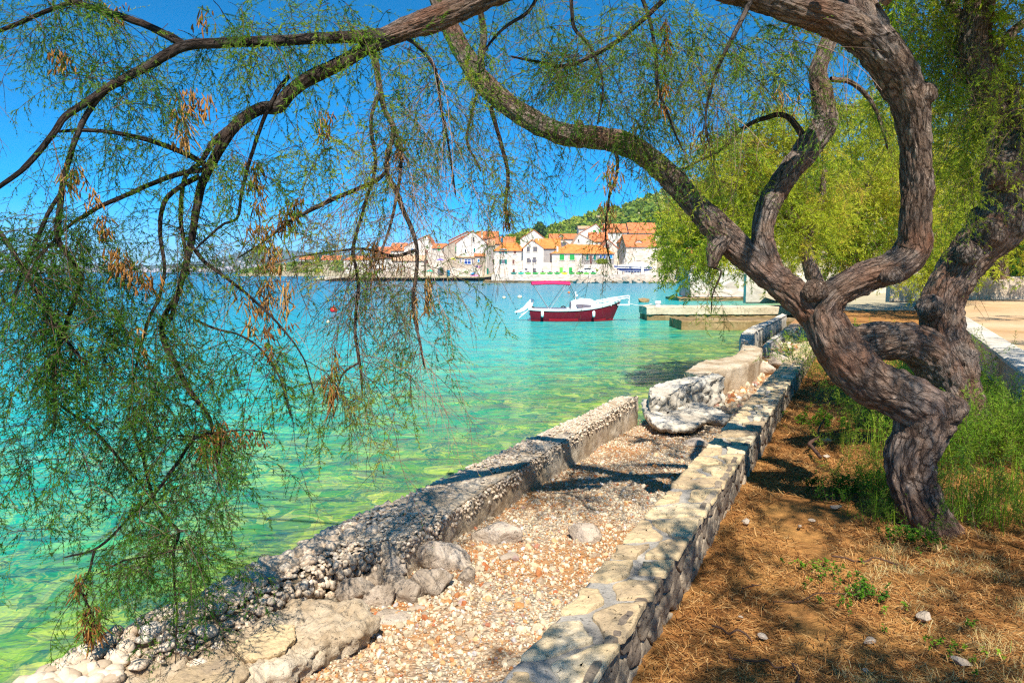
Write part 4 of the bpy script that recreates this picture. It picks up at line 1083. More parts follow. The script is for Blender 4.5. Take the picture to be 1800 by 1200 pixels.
house("house with a steep orange roof and grey gable left of the tall white gable", 790, 826, 423, 450, 234, 9, ('front', 823, 407), 'grey_stone', 'roof', op=[], base_drop=4)
house("house with a long orange roof behind the bare hanging twigs", 688, 714, 440, 462, 236, 9, ('side', 427), 'white_wall', 'roof', op=[('win', 707, 432, 2, 5)], chim=[(695, 426, 2, .3)], base_drop=3)
house("pale house with a salmon roof at the left end of the town", 660, 690, 445, 470, 240, 9, ('side', 434), 'white_wall', 'roof', base_drop=2)
# waterfront, left quay (about 208 m away)
house("long white waterfront building with an orange edge of roof, behind the bare twigs", 655, 704, 453.5, 489, 214, 9, ('side', 449), 'white_wall', 'roof', op=[('win', 662, 473, 9, 2), ('win', 672, 473, 7, 2)])
house("low tan roofed building between the white waterfront houses", 690, 746, 458, 489, 211, 9, ('side', 449), 'stone_wall', 'roof_old')
house("large white gabled house with small brown shutters, left of the purple umbrella", 712, 764, 434, 489, 216, 12, ('front', 752, 414), 'white_wall', 'roof', op=[('shut', 751, 443, 5, 7, 'brown'), ('shut', 751.5, 460, 4, 6, 'brown'), ('win', 726, 441, 4, 8, 'sky_blue')])
t = house("cream house with a small orange porch roof and a purple umbrella on its terrace", 761, 783, 436, 489, 212, 10, ('side', 428), 'stone_wall', 'roof', op=[('shut', 772.5, 437, 5, 7, 'green'), ('door', 777, 479, 4, 14, 'grey')])
house("tan stone gabled house with a blue door, left of the tall white gable", 781, 822, 434, 489, 211, 12, ('front', 815, 416), 'tan_wall', 'roof', op=[('shut', 804, 438, 6, 8, 'green')])
house("tall white gabled house with a narrow dark window high in the gable", 803, 855.5, 427, 489, 209, 14, ('front', 832, 406), 'white_wall', 'roof', op=[('win', 833, 421, 3, 8), ('white', 819, 441, 2.5, 5), ('white', 834.5, 440, 3, 7, 'teal')], chim=[(847, 408, 2.6, .2)])
house("narrow grey block for the right side wall of the tall white gable", 855.7, 869, 432, 487, 211, 10, ('lean', 420), 'grey_stone', 'roof_old', op=[('win', 867.5, 460, 2, 8), ('door', 854.5 + 3, 478, 3, 13, 'teal')])  # stands for the tall white house's right side wall, built in grey
house("flat roofed tan annex with a triple white window in front of the tall gable", 802, 834, 453, 489, 206.5, 2.4, ('lean', 451.5), 'tan_wall', 'roof_old', op=[('white', 810.5, 458, 2.5, 6, 'glass'), ('white', 822.5, 460, 11, 8, 'navy'), ('win', 831.5, 460, 2, 7, 'navy')], cat="annex")
house("small annex with a red lean-to roof and a tiny square window", 834.3, 852.5, 450.5, 489, 206.6, 2.3, ('lean', 446.5), 'tan_wall', 'roof', op=[('white', 841.5, 458, 3, 5, 'sky_blue'), ('white', 846, 470, .1, .1)], cat="annex")
t = thing("terrace_wall", "low cream terrace wall with a blue door and an outside stair, at the waterfront", "terrace", (xat(815, 204.9), 205.2, 0.9))
mb = MB(); xs_ = [xat(790, 205), xat(848, 205)]
mb.box(((xs_[0] + xs_[1]) / 2, 205.9, (zat(471, 205) + .9) / 2), (xs_[1] - xs_[0], 1.2, zat(471, 205) - .9)); mb.build("wall", M['stone_wall'], t)
mb = MB(); mb.box((xat(787, 204.9) + .2, 205.3, zat(480, 205)), (.95, .12, 1.75)); mb.build("door", M['door_blue'], t)
mb = MB()
for k in range(10):
    a = k / 9.0; mb.box((xat(831 + 18 * a, 204.6), 204.8, (zat(466 + 20 * a, 204.6) + .9) / 2), (.42, 1.0, zat(466 + 20 * a, 204.6) - .9))
mb.build("stair", M['white_wall'], t)
mb = MB()
for k in range(26):
    a = rng.uniform(0, 6.28); r = rng.uniform(0, .55)
    mb.box((xat(844, 206) + r * math.cos(a), 206.54, zat(470, 206) + r * math.sin(a) * 1.0), (.16, .06, .16))
mb2 = mb.build("flower_ornament", M['pink']); tag(mb2, "round pink flower ornament hung on the annex wall above the stair", "ornament")
mb = MB()
for k in range(14): mb.box((xat(836 + rng.uniform(0, 4.5), 206), 206.54, zat(468 + rng.uniform(-1, 1.5), 206)), (.2, .06, .16))
tag(mb.build("wall_ornament", M['purple']), "small violet ornament on the annex wall left of the pink flower", "ornament")
mb = MB(); mb.box((xat(695, 207), 206.9, (zat(476, 207) + .9) / 2), (xat(722, 207) - xat(668, 207), 1.2, zat(476, 207) - .9)); tag(mb.build("terrace_wall", M['tan_wall']), "brown stone terrace wall at the water below the long white building", "terrace")
# waterfront, right quay (about 175 m away)
house("white house with teal shutters and a gabled wall dormer on the quay", 869, 921, 441, 483, 178, 9, ('hip', 884, 910, 425.5), 'stone_wall', 'roof_bright',
      op=[('white', 884.5, 460, 5, 7, 'glass', 'teal'), ('shut', 905, 443.5, 4.5, 5, 'brown'), ('shut', 902.5, 460.5, 3.5, 7, 'brown'), ('shut', 903, 476, 3.5, 6, 'brown'), ('white', 884.5, 441.5, 5, 7, 'glass', 'teal')],
      dorm=[])
t = house("white gabled house with four grey shuttered windows facing the quay", 919.5, 955, 436, 483, 176, 9, ('front', 935, 422), 'white_wall', 'roof_bright',
      op=[('shut', 928.5, 438, 5, 8.5, 'grey'), ('shut', 940.5, 438, 7, 8, 'grey'), ('shut', 928.5, 457.5, 5, 8, 'grey'), ('shut', 939, 457, 5.5, 9, 'grey'), ('door', 924.5, 475.5, 5, 8, 'grey'), ('door', 939, 475.5, 5.5, 8, 'grey')])
house("stone house with a bright orange hip roof and green shutters", 970, 1022, 445.5, 483, 173, 9, ('hip', 1000, 1016, 427.5), 'stone_wall', 'roof_bright',
      op=[('shut', 987, 452, 8, 10, 'green'), ('shut', 1005, 452, 8, 10, 'green'), ('door', 986, 474.5, 5.5, 8.5, 'lime'), ('door', 1002.5, 474.5, 5.5, 8.5, 'green')], chim=[(979.5, 434, 3.2, .08)])
house("right wing of the hip roofed house with green shutters and blue framed windows", 1022.3, 1078, 446, 483, 174.5, 7, ('hip', 1010, 1056, 429), 'grey_stone', 'roof_bright',
      op=[('shut', 1031.5, 452, 4, 10, 'teal'), ('shut', 1044.5, 452, 4, 10, 'teal'), ('door', 1037.7, 456.5, 3, 14, 'brown'), ('white', 1055, 451.5, 3, 6, 'blue'), ('white', 1061.5, 451, 4, 6, 'blue'), ('white', 1073, 451, 5, 6, 'sky_blue')])
house("big house with a broad orange roof and one central gabled dormer", 1099, 1153, 433, 483, 190, 12, ('side', 411.5), 'stone_wall', 'roof', op=[('win', 1121, 453.5, 6, 7, 'cream'), ('win', 1147, 452, 4, 5)], dorm=[(1122.5, 430, 12, 10, .32, 'brown')])
house("white harbour building with blue windows behind the tamarisk foliage", 1208, 1300, 452, 482, 150, 8, ('side', 436), 'white_wall', 'roof', op=[('win', 1232, 458, 5, 9, 'blue'), ('win', 1250, 458, 8, 9, 'navy'), ('win', 1261, 458, 9, 9, 'teal_cloth'), ('win', 1223, 458, 3, 6, 'navy'), ('shut', 1232.5, 472, 8, 7.5, 'green')])
mb = MB(); mb.box((xat(1233, 149), 148.9, zat(464.5, 149)), (xat(1275, 149) - xat(1221, 149), .5, .35)); tag(mb.build("awning_rail", M['orange']), "orange fascia strip across the white harbour building", "fascia")
mb = MB(); mb.box(((xat(1020, 171) + xat(1100, 171)) / 2, 171.4, (zat(464.3, 171) + 1.9) / 2), (xat(1108, 171) - xat(1021.5, 171), .9, zat(464.3, 171) - 1.9)); tag(mb.build("terrace_wall", M['stone_wall']), "pale stone terrace wall below the hip roofed house's right wing", "terrace")
mb = MB(); mb.box(((xat(954, 174) + xat(971, 174)) / 2, 174.6, (zat(461.5, 174) + 1.9) / 2), (xat(972, 174) - xat(955.5, 174), .9, zat(461.5, 174) - 1.9)); tag(mb.build("yard_wall", M['stone_wall']), "pale yard wall between the white gabled house and the hip roofed house", "wall")
mb = MB(); mb.prism([(xat(1092, 186), 186, 1.9), (xat(1099, 186), 186, 1.9), (xat(1102, 186), 186, zat(440, 186)), (xat(1100, 186), 186, zat(440, 186))], (0, 3, 0)); tag(mb.build("buttress", M['white_wall']), "sloping white buttress at the left corner of the dormered house", "buttress")
# low shore at the left, 450 m away
house("small white house with an orange roof on the low shore, left of the town", 528, 556, 456, 468, 500, 12, ('side', 450), 'white_wall', 'roof', op=[('win', 536, 461, 3, 3), ('win', 547, 461, 3, 3)], group="houses on the low shore", base_drop=2)
house("orange roofed house farther right on the low shore behind the bushes", 566, 600, 457, 470, 520, 12, ('side', 449), 'white_wall', 'roof', op=[('win', 574, 462, 3, 4), ('win', 590, 462, 3, 4)], group="houses on the low shore", base_drop=2)
house("white building with a hipped roof beside the town's left end", 606, 650, 457, 485, 330, 12, ('hip', 616, 640, 449), 'white_wall', 'roof', op=[('win', 615, 466, 4, 5), ('win', 628, 466, 4, 5), ('win', 640, 466, 4, 5)], group="houses on the low shore", base_drop=1)

# ---- things on the quays
def umbrella(label, px, py, Y, w, mat, tilt=0.0, h=None):
    P = W(px, py, Y); r = w * Y / FPX / 2
    zb = 0.95 if Y > 200 else 1.95
    t = thing("parasol", label, "parasol", (P[0], Y, zb), "parasols along the waterfront")
    mb = MB(); mb.tube([(P[0], Y, zb if h is None else P[2] - h), (P[0], Y, P[2])], 0.04, 6); mb.build("pole", M['white'], t)
    a = np.arange(9)[:8] * math.pi / 4
    ring = np.stack([r * np.cos(a), r * np.sin(a), -r * .38 + tilt * np.cos(a) * r], 1)
    v = np.concatenate([[(0, 0, r * .12)], ring * (.55, .55, .45), ring, ring - (0, 0, .12)]) + P
    f = [[0, 1 + k, 1 + (k + 1) % 8] for k in range(8)] + [[1 + k, 9 + k, 9 + (k + 1) % 8, 1 + (k + 1) % 8] for k in range(8)] + [[9 + k, 17 + k, 17 + (k + 1) % 8, 9 + (k + 1) % 8] for k in range(8)]
    mb = MB(); mb.add(v, f); mb.build("canopy", M[mat], t)
umbrella("teal green parasol on the low quay left of the blue door", 756, 474, 206.5, 15, 'teal_cloth')
umbrella("purple parasol on the terrace of the cream house", 774, 454.5, 209.5, 13, 'purple', h=1.6)
umbrella("yellow parasol on the balcony of the tan stone house", 797, 453.5, 208.5, 10, 'yellow', -.3, h=1.6)
umbrella("bright blue tilted parasol in front of the terrace wall and stair", 831.5, 479, 204.5, 10, 'sky_blue', .25)
umbrella("white parasol on the quay in front of the grey shuttered house", 920, 474, 170, 14, 'white')
mb = MB()
for k in range(14): mb.add(ICO1[0] * rng.uniform(.25, .5) + (xat(834, 204.3) + rng.uniform(-1, 1), 204.3, 1.1 + rng.uniform(0, .3)), ICO1[1])
tag(mb.build("beach_float", M['pink'], smooth=True), "pink inflatable lying on the low quay under the blue parasol", "inflatable")
def lamp(label, px, pt, pb, Y, heads=1):
    P, Q = W(px, pb, Y), W(px, pt, Y)
    t = thing("street_lamp", label, "street lamp", tuple(P), "street lamps on the quay")
    mb = MB(); mb.tube([(P[0], Y, P[2]), (P[0], Y, P[2] + .5), (P[0], Y, Q[2])], [.12, .07, .05], 8); mb.build("post", M['black'], t)
    for k in range(heads):
        dx = (k - (heads - 1) / 2) * .62
        if heads > 1:
            mb = MB(); mb.tube([(Q[0], Y, Q[2] - .6), (Q[0] + dx, Y, Q[2] - .5), (Q[0] + dx, Y, Q[2])], .035, 6); mb.build("bracket", M['black'], t)
        mb = MB(); c = np.array((Q[0] + dx, Y, Q[2]))
        mb.add(np.array([(a * .13, b * .13, 0) for a, b in ((1, 1), (-1, 1), (-1, -1), (1, -1))] + [(a * .22, b * .22, .5) for a, b in ((1, 1), (-1, 1), (-1, -1), (1, -1))] + [(0, 0, .75)]) + c,
               [[3, 2, 1, 0], [0, 1, 5, 4], [1, 2, 6, 5], [2, 3, 7, 6], [3, 0, 4, 7], [4, 5, 8], [5, 6, 8], [6, 7, 8], [7, 4, 8]])
        mb.build("lantern", M['cream' if heads == 1 else 'glass'], t)
lamp("black street lamp with several lanterns in front of the white gabled house", 937, 461, 482, 166, 3)
lamp("single lantern lamp post left of the blue sailing boat on the quay", 1085, 460, 482, 166)
lamp("single lantern lamp post in front of the blue sailing boat's hull", 1110.5, 457, 482, 163)
# a row of kayaks laid along the quay edge
cols = ['teal', 'teal_cloth', 'lime', 'green', 'lime', 'green', 'green', 'yellow', 'green', 'lime', 'lime', 'green']
adj = ["darkest green kayak, leftmost in the row on the quay", "bluish green kayak, second from the left in the row", "light green kayak below the white parasol", "green kayak left of the grey door with the lamp post", "light green kayak right of the lamp post", "green kayak below the yard wall",
       "green kayak just left of the yellow one", "the only yellow kayak in the row", "green kayak just right of the yellow one", "light green kayak below the terrace wall", "light green kayak in front of the white car", "green kayak at the right end of the row"]
for k in range(12):
    a = 897 + k * 12.7; L_ = 11.8 * 163 / FPX; X = xat(a + 6, 163); z = 2.12
    u = np.linspace(-1, 1, 13); w_ = .36 * np.sqrt(np.clip(1 - np.abs(u) ** 2.4, 0, 1)) + .015; 
    ang = np.arange(10) * 2 * math.pi / 10
    v = np.stack([np.broadcast_to(X + u[:, None] * L_ / 2, (13, 10)), 163 + w_[:, None] * np.cos(ang), z + 0.10 * u[:, None] ** 4 + (w_ * .62)[:, None] * np.sin(ang)], 2).reshape(-1, 3)
    i = np.arange(12)[:, None] * 10; j = np.arange(10)[None]; j2 = (j + 1) % 10
    t = thing("kayak", adj[k], "kayak", (X, 163, 1.95), "plastic kayaks along the quay edge")
    mb = MB(); mb.add(v, np.stack([i + j, i + j2, i + 10 + j2, i + 10 + j], 2).reshape(-1, 4)); mb.build("hull", M[cols[k]], t, smooth=True)
    mb = MB(); mb.tube([(X - .3, 163, z + .18), (X, 163, z + .24), (X + .3, 163, z + .18)], [.16, .2, .16], 8); mb.build("cockpit", M['black'], t, smooth=True)
# white car on the quay
X = xat(1031, 167); t = thing("parked_car", "white car parked on the quay behind the kayaks", "car", (X, 167, 1.95))
mb = MB(); pr = [(-2.05, .35), (-2.1, .75), (-1.9, .95), (-1.2, 1.0), (-.6, 1.42), (.7, 1.45), (1.35, 1.05), (2.0, .95), (2.1, .6), (2.05, .35)]
mb.prism([(X + a, 166.2, 1.95 + b_) for a, b_ in pr], (0, 1.65, 0)); mb.build("body", M['white'], t)
mb = MB(); mb.prism([(X + a, 166.17, 1.95 + b_) for a, b_ in [(-1.0, 1.02), (-.55, 1.36), (.65, 1.38), (1.15, 1.06)]], (0, 1.71, 0)); mb.build("window", M['dark'], t)
for s_ in (-1.3, 1.3):
    mb = MB(); mb.tube([(X + s_, 166.15, 2.28), (X + s_, 166.4, 2.28)], .33, 16); mb.build("wheel", M['black'], t)
# hedge and pot plants come with the greenery
# sailing boat laid up on the quay
t = thing("sailing_boat", "blue hulled sailing boat laid up on the quay under a white cover", "boat", (xat(1112, 166), 166, 1.95))
def hull_loft(st, nring=15):
    rows = []
    for (x, hw, zk, zs, fl) in st:             # half-breadth, keel height, sheer height, fullness
        a = np.linspace(-1, 1, nring); s_ = np.sign(a) * np.abs(a) ** fl
        yy = hw * np.sin(a * math.pi / 2); zz = zk + (zs - zk) * (1 - np.cos(a * math.pi / 2) ** fl) if True else 0
        rows.append(np.stack([np.full(nring, x), yy, zz], 1))
    v = np.concatenate(rows); n = len(rows); i = np.arange(n - 1)[:, None] * nring; j = np.arange(nring - 1)[None]
    q = np.stack([i + j, i + j + 1, i + nring + j + 1, i + nring + j], 2).reshape(-1, 4)
    return v, q, n, nring
X0_, X1_ = xat(1078, 166), xat(1144, 166); L_ = X1_ - X0_
st = [(0.0, .02, 1.75, 1.95, 1), (.12, .5, 1.0, 1.85, 1), (.3, 1.05, .45, 1.72, .9), (.55, 1.3, .3, 1.62, .8), (.8, 1.2, .5, 1.6, .8), (1.0, .95, .95, 1.65, .8)]
v, q, n, k = hull_loft([(X0_ + a * L_, b_, 1.95 + c_, 1.95 + d_, e) for a, b_, c_, d_, e in st]); v[:, 1] += 166
mb = MB(); mb.add(v, q); mb.add(v[-k:], [list(range(k))]); mb.add(np.concatenate([v.reshape(n, k, 3)[:, 0], v.reshape(n, k, 3)[::-1, -1]]), [list(range(2 * n))]); mb.build("hull", M['navy'], t, smooth=True)
mb = MB(); mb.prism([(X0_ + .5, 164.6, 3.72), (X1_ - .5, 164.6, 3.55), (X1_ - .8, 164.6, 3.95), ((X0_ + X1_) / 2 + 1.5, 164.6, 4.7), ((X0_ + X1_) / 2 - .5, 164.6, 4.5)], (0, 2.6, 0)); mb.build("cover", M['white'], t)
mb = MB()
for a in (.25, .5, .75): mb.box((X0_ + a * L_, 164.75, 2.4), (.14, .14, .95)); mb.box((X0_ + a * L_, 167.2, 2.4), (.14, .14, .95))
mb.build("cradle", M['grey'], t)
mb = MB(); mb.tube([(X0_ + .1, 164.7, 3.42), (X1_ - .1, 164.66, 3.2)], .09, 6); mb.build("rub_rail", M['white'], t)
mb = MB(); mb.box((xat(1128, 164), 164.0, 3.3), (.45, .45, 2.7)); mb.box((xat(1128, 164), 164.0, 4.7), (.6, .6, .12)); tag(mb.build("pillar", M['white']), "white square pillar standing in front of the blue sailing boat", "pillar")
mb = MB(); [mb.box((xat(1082 + 5.2 * k, 161.4), 161.4, 2.3), (.06, .06, .75)) for k in range(24)]; mb.box((xat(1142, 161.4), 161.4, 2.68), (16.2, .05, .05)); tag(mb.build("railing", M['white']), "thin white railing on the quay edge in front of the sailing boat", "railing")

# ------------------------------------------------------------------ the red boat at anchor
BY = 36.0
bx = lambda px: xat(px, BY)
bz = lambda py: zat(py, BY)
t = thing("motor_boat", "small red hulled motor boat with white cabin and raised pink canopy", "boat", (bx(1012), BY, 0))
XS, XB = bx(930), bx(1091)
st = [(0.0, .72, -.12, .60, .62), (.08, .80, -.16, .57, .62), (.3, .9, -.2, .54, .62), (.55, .9, -.2, .58, .7), (.75, .72, -.18, .70, .85), (.9, .36, -.12, .86, 1.0), (1.0, .03, .0, 1.02, 1.1)]
def stp(lo=0.0, hi=1.0):
    out = []
    for (a, hw, zk, zs, fl) in st:
        rake = .45 * max(0, a - .85) / .15
        out.append((XS + a * (XB - XS), hw, zk, zs, fl))
    return out
xs_ = np.array([s_[0] for s_ in stp()]); u = np.linspace(0, 1, 34)
P_ = np.array(stp()); sm = catmull(P_, 8); 
rows = []; k = 21
for (x, hw, zk, zs, fl) in sm:
    a = np.linspace(-1, 1, k); zz = zk + (zs - zk) * np.abs(a) ** 2.2
    yy = hw * np.sign(a) * np.abs(a) ** (.55 * fl)
    fx = (x - XS) / (XB - XS)
    xx = x - 0.42 * np.clip((fx - .7) / .3, 0, 1) ** 1.5 * (1 - (zz - zk) / max(zs - zk, .01)) + 0.12 * np.clip((.15 - fx) / .15, 0, 1) * (1 - (zz - zk) / max(zs - zk, .01))
    rows.append(np.stack([xx, BY + yy, zz], 1))
H = np.array(rows); n = len(H)
i = np.arange(n - 1)[:, None] * k; j = np.arange(k - 1)[None]
q = np.stack([i + j, i + j + 1, i + k + j + 1, i + k + j], 2).reshape(-1, 4)
mb = MB(); mb.add(H.reshape(-1, 3), q); mb.add(H[0], [list(range(k))]); mb.build("hull", M['maroon'], t, smooth=True)
mb = MB()                                             # brighter antifouling along the waterline
for e0, e1 in ((0, 10), (10, k - 1)):
    nrm_ = np.where(np.arange(k)[None, :, None] < 10, -1.0, 1.0) * np.array((0, .012, 0))
    V = (H + nrm_).reshape(-1, 3)
    fz = H[:-1, :-1, 2]
    sel = np.argwhere((H[:-1, :-1, 2] < .15) & (np.arange(k - 1)[None] >= e0) & (np.arange(k - 1)[None] < e1))
    mb.add(V, np.array([(a_ * k + b2, a_ * k + b2 + 1, (a_ + 1) * k + b2 + 1, (a_ + 1) * k + b2) for a_, b2 in sel]))
mb.build("waterline_stripe", M['red'], t, smooth=True)
mb = MB()                                             # white gunwale strake and foredeck
for e in (0, k - 1):
    top = H[:, e].copy(); s_ = -1 if e == 0 else 1
    a0 = top + (0, s_ * .025, -.03); a1 = top + (0, s_ * .05, .07); a2 = top + (0, -s_ * .1, .085); a3 = top + (0, -s_ * .1, -.03)
    a0[-1, 1] = a1[-1, 1] = a2[-1, 1] = a3[-1, 1] = BY
    V = np.stack([a0, a1, a2, a3], 1).reshape(-1, 3); ii = np.arange(n - 1)[:, None] * 4; jj = np.arange(4)[None]; j2 = (jj + 1) % 4
    mb.add(V, np.stack([ii + jj, ii + 4 + jj, ii + 4 + j2, ii + j2], 2).reshape(-1, 4))
mb.box((XS + .0, BY, .66), (.1, 1.4, .2))
mb.box((bx(1095), BY, bz(535.5)), (.62, .34, .06))
mb.build("gunwale", M['white'], t, smooth=False)
mb = MB(); dk = [(H[q_, 0] * .5 + H[q_, -1] * .5) for q_ in range(n)]
L1 = H[:, 0] + (0, .1, .06); R1 = H[:, -1] + (0, -.1, .06); sel = np.arange(n)[(H[:, 0, 0] > bx(1038))]
V = np.concatenate([L1[sel], R1[sel]]); m_ = len(sel); mb.add(V, [[a, a + 1, m_ + a + 1, m_ + a] for a in range(m_ - 1)])
sel = np.arange(n)[(H[:, 0, 0] <= bx(1040))]; V = np.concatenate([L1[sel] - (0, 0, .34), R1[sel] - (0, 0, .34)]); m_ = len(sel); mb.add(V, [[a, a + 1, m_ + a + 1, m_ + a] for a in range(m_ - 1)])
mb.build("deck", M['white'], t)
mb = MB()                                             # cabin: rounded trunk with a raked front
prof = [(1002, 543), (1003, 531), (1008, 528.5), (1018, 526.8), (1036, 527.6), (1044, 529.5), (1052, 538.5), (1064, 541)]
hw_ = [.62, .6, .57, .55, .52, .5, .42, .34]
rows = []
for (a, b_), w_ in zip(prof, hw_):
    z_ = bz(b_); zb_ = .62
    rows.append([(bx(a), BY + y_ * w_, zz_) for y_, zz_ in ((-1.05, zb_), (-1, z_ - (z_ - zb_) * .25), (-.86, z_), (0, z_ + .04), (.86, z_), (1, z_ - (z_ - zb_) * .25), (1.05, zb_))])
V = np.array(rows).reshape(-1, 3); ii = np.arange(len(rows) - 1)[:, None] * 7; jj = np.arange(6)[None]
mb.add(V, np.stack([ii + jj, ii + jj + 1, ii + 7 + jj + 1, ii + 7 + jj], 2).reshape(-1, 4)); mb.add(V[:7], [list(range(7))]); cb = mb.build("cabin", M['white'], t)
for s_ in (-1, 1):
    mb = MB(); mb.prism([(bx(a), BY + s_ * (w_), bz(b_)) for a, b_, w_ in ((1010.5, 534.5, .595), (1017, 533.5, .595), (1036, 535, .55), (1040, 539.6, .56), (1016, 539.8, .62), (1012.5, 538, .615))], (0, s_ * .035, 0)); mb.build("window", M['glass'], cb)
mb = MB(); mb.prism([(bx(1003) - .03, BY - .35, bz(541)), (bx(1003) - .03, BY + .35, bz(541)), (bx(1004) - .03, BY + .35, bz(531)), (bx(1004) - .03, BY - .35, bz(531))], (-.02, 0, 0)); mb.build("door", M['glass'], cb)
def rod(name, mat, lines, r=0.02, sides=6, par=None):
    mb = MB()
    for l in lines: mb.tube(np.array(l, float), r, sides)
    return mb.build(name, mat, par or t)
for s_ in (-1, 1):
    y_ = BY + s_ * .75
    rod("canopy_pole", M['steel'], [[(bx(963.5), y_, bz(541.5)), (bx(938), y_, bz(502))]], .016)
    rod("canopy_pole", M['steel'], [[(bx(965.5), y_, bz(541.5)), (bx(994), y_, bz(501))]], .016)
    rod("canopy_strap", M['black'], [[(bx(1013), BY + s_ * .5, bz(528)), (bx(1000), y_, bz(501))]], .01)
mb = MB()                                             # folded bimini canopy
xa, xb = bx(934), bx(1000); cs = np.linspace(xa, xb, 14)
rows = []
for c_ in cs:
    f = (c_ - xa) / (xb - xa); crown = .05 * math.sin(f * math.pi)
    ww_ = .82; sg = .012 * math.sin(f * 25)
    rows.append([(c_, BY + y_ * ww_, bz(496) + crown * .5 + z_ * .62 - .03 * abs(f - .5)) for y_, z_ in ((-1.02, -.2 + sg), (-1.0, -.03), (-.6, .045), (0, .08), (.6, .045), (1.0, -.03), (1.02, -.2 + sg), (.97, -.2 + sg), (.95, -.06), (0, .045), (-.95, -.06), (-.97, -.2 + sg))])
V = np.array(rows).reshape(-1, 3); kk = 12; ii = np.arange(13)[:, None] * kk; jj = np.arange(kk)[None]; j2 = (jj + 1) % kk
mb.add(V, np.stack([ii + jj, ii + kk + jj, ii + kk + j2, ii + j2], 2).reshape(-1, 4)); mb.add(V[:kk], [list(range(kk))]); mb.add(V[-kk:], [list(range(kk))[::-1]]); mb.build("canopy", M['magenta'], t, smooth=True)
rails = []
for s_ in (-1, 1):
    pt = lambda a, b_, w_: (bx(a), BY + s_ * w_, bz(b_))
    rails.append([pt(1046, 536, .55), pt(1050, 529, .55), pt(1078, 523.5, .42), pt(1104, 519.5, .14)])
    rails.append([pt(1047, 531.5, .55), pt(1080, 527, .4), pt(1104, 523, .14)])
    for a, b_, c_, w_ in ((1074, 524.5, 537, .44), (1050, 529, 538.5, .56), (1105, 519.5, 534, .14)): rails.append([pt(a, b_, w_), pt(a - 2 if a < 1100 else a, c_, w_)])
rails.append([(bx(1104), BY - .14, bz(519.5)), (bx(1106), BY, bz(519.3)), (bx(1104), BY + .14, bz(519.5))])
rod("bow_rail", M['white'], rails, .019)
rod("cabin_rail", M['white'], [[(bx(1018), BY + s_ * .45, bz(527)), (bx(1019), BY + s_ * .45, bz(525)), (bx(1038), BY + s_ * .45, bz(526)), (bx(1044), BY + s_ * .45, bz(529.5))] for s_ in (-1, 1)], .016)
mb = MB(); mb.tube([(bx(1012), BY, bz(528)), (bx(1011.5), BY, bz(514))], .018, 6); mb.add(ICO1[0] * .07 + (bx(1013.5), BY, bz(519)), ICO1[1]); mb.add(ICO1[0] * .05 + (bx(1011.5), BY, bz(514)), ICO1[1]); mb.build("mast_light", M['white'], t)
mb = MB()                                             # outboard motor, tilted up
cw = [(939, 527), (938, 531), (935, 540), (931, 541.5), (927.5, 541), (928, 534), (930, 527.5), (934, 525)]
for s_ in (0,):
    mb.prism([(bx(a), BY - .17, bz(b_)) for a, b_ in cw], (0, .34, 0))
ob = mb.build("outboard_cowling", M['white'], t); bev = ob.modifiers.new("soft", 'BEVEL'); bev.width = .05; bev.segments = 3
mb = MB(); mb.prism([(bx(a), BY - .07, bz(b_)) for a, b_ in [(930, 528.5), (928.5, 540), (921, 546.5), (913, 549), (905, 549.3), (904.5, 547.5), (913, 544), (921, 538.5), (926, 532)]], (0, .14, 0)); mb.build("outboard_leg", M['white'], t)
mb = MB(); mb.prism([(bx(a), BY - .05, bz(b_)) for a, b_ in [(937, 538), (940, 541), (934, 544), (929, 543)]], (0, .1, 0)); mb.build("motor_bracket", M['black'], t)
for ang in (0.4, 2.5, 4.6):
    mb = MB(); c = np.array((bx(908), BY, bz(545.5))); d = np.array((.35 * math.cos(ang), math.cos(ang) * .8, math.sin(ang)))
    mb.add([c + d * .03, c + d * .17 + (.03, .04, 0), c + d * .2, c + d * .17 - (.03, .04, 0), c + d * .03 + (.02, 0, 0)], [[0, 1, 2, 3, 4]]); mb.build("propeller_blade", M['black'], t)
for fx_ in (952, 1040):
    mb = MB(); mb.tube([(bx(fx_), BY - .98, .55), (bx(fx_), BY - .98, .5), (bx(fx_), BY - .98, .28), (bx(fx_), BY - .98, .23)], [.03, .075, .075, .03], 10); fo = mb.build("fender", M['white'], smooth=True); tag(fo, "white fender hanging on the red boat's side near its %s" % ("stern" if fx_ < 1000 else "cabin"), "fender")
rod("boarding_ladder", M['white'], [[(XS, BY - .3, .55), (bx(912), BY - .4, bz(558))], [(XS, BY - .5, .55), (bx(915), BY - .55, bz(552))]], .02)
rod("cleat", M['black'], [[(bx(984), BY - .83, .72), (bx(988), BY - .83, .77), (bx(992), BY - .83, .72)]], .035)
mb = MB(); a, b_ = np.array((bx(1105), BY, bz(533))), np.array((bx(1150), 36.55, .82))
mb.tube([a + (b_ - a) * f - (0, 0, .10 * math.sin(f * math.pi)) for f in np.linspace(0, 1, 12)], .018, 6); tag(mb.build("mooring_rope", M['rope'], smooth=True), "pale mooring rope from the red boat's bow to the jetty bollard", "rope")
def buoy(label, px, py, d_px, mat, top=True, flat=.85):
    P = G(px, py + d_px * .25, 0.0); r = d_px * P[1] / FPX / 2
    t = thing("buoy", label, "buoy", tuple(P), "mooring buoys")
    B, F = ICO2; mb = MB(); mb.add(B * (r, r, r * flat) + P + (0, 0, r * .45), F); mb.build("float", M[mat], t, smooth=True)
    if top:
        mb = MB(); mb.tube([P + (0, 0, r * 1.1), P + (0, 0, r * 1.65)], r * .16, 8); mb.tube([P + (0, 0, r * 1.5), P + (0, 0, r * 1.75)], r * .28, 8); mb.build("pick_up_eye", M[mat], t)
buoy("bright red mooring buoy floating behind the hanging twigs", 587, 545, 13.5, 'red')
buoy("small cream buoy in front of the red buoy", 577, 566, 7, 'cream')
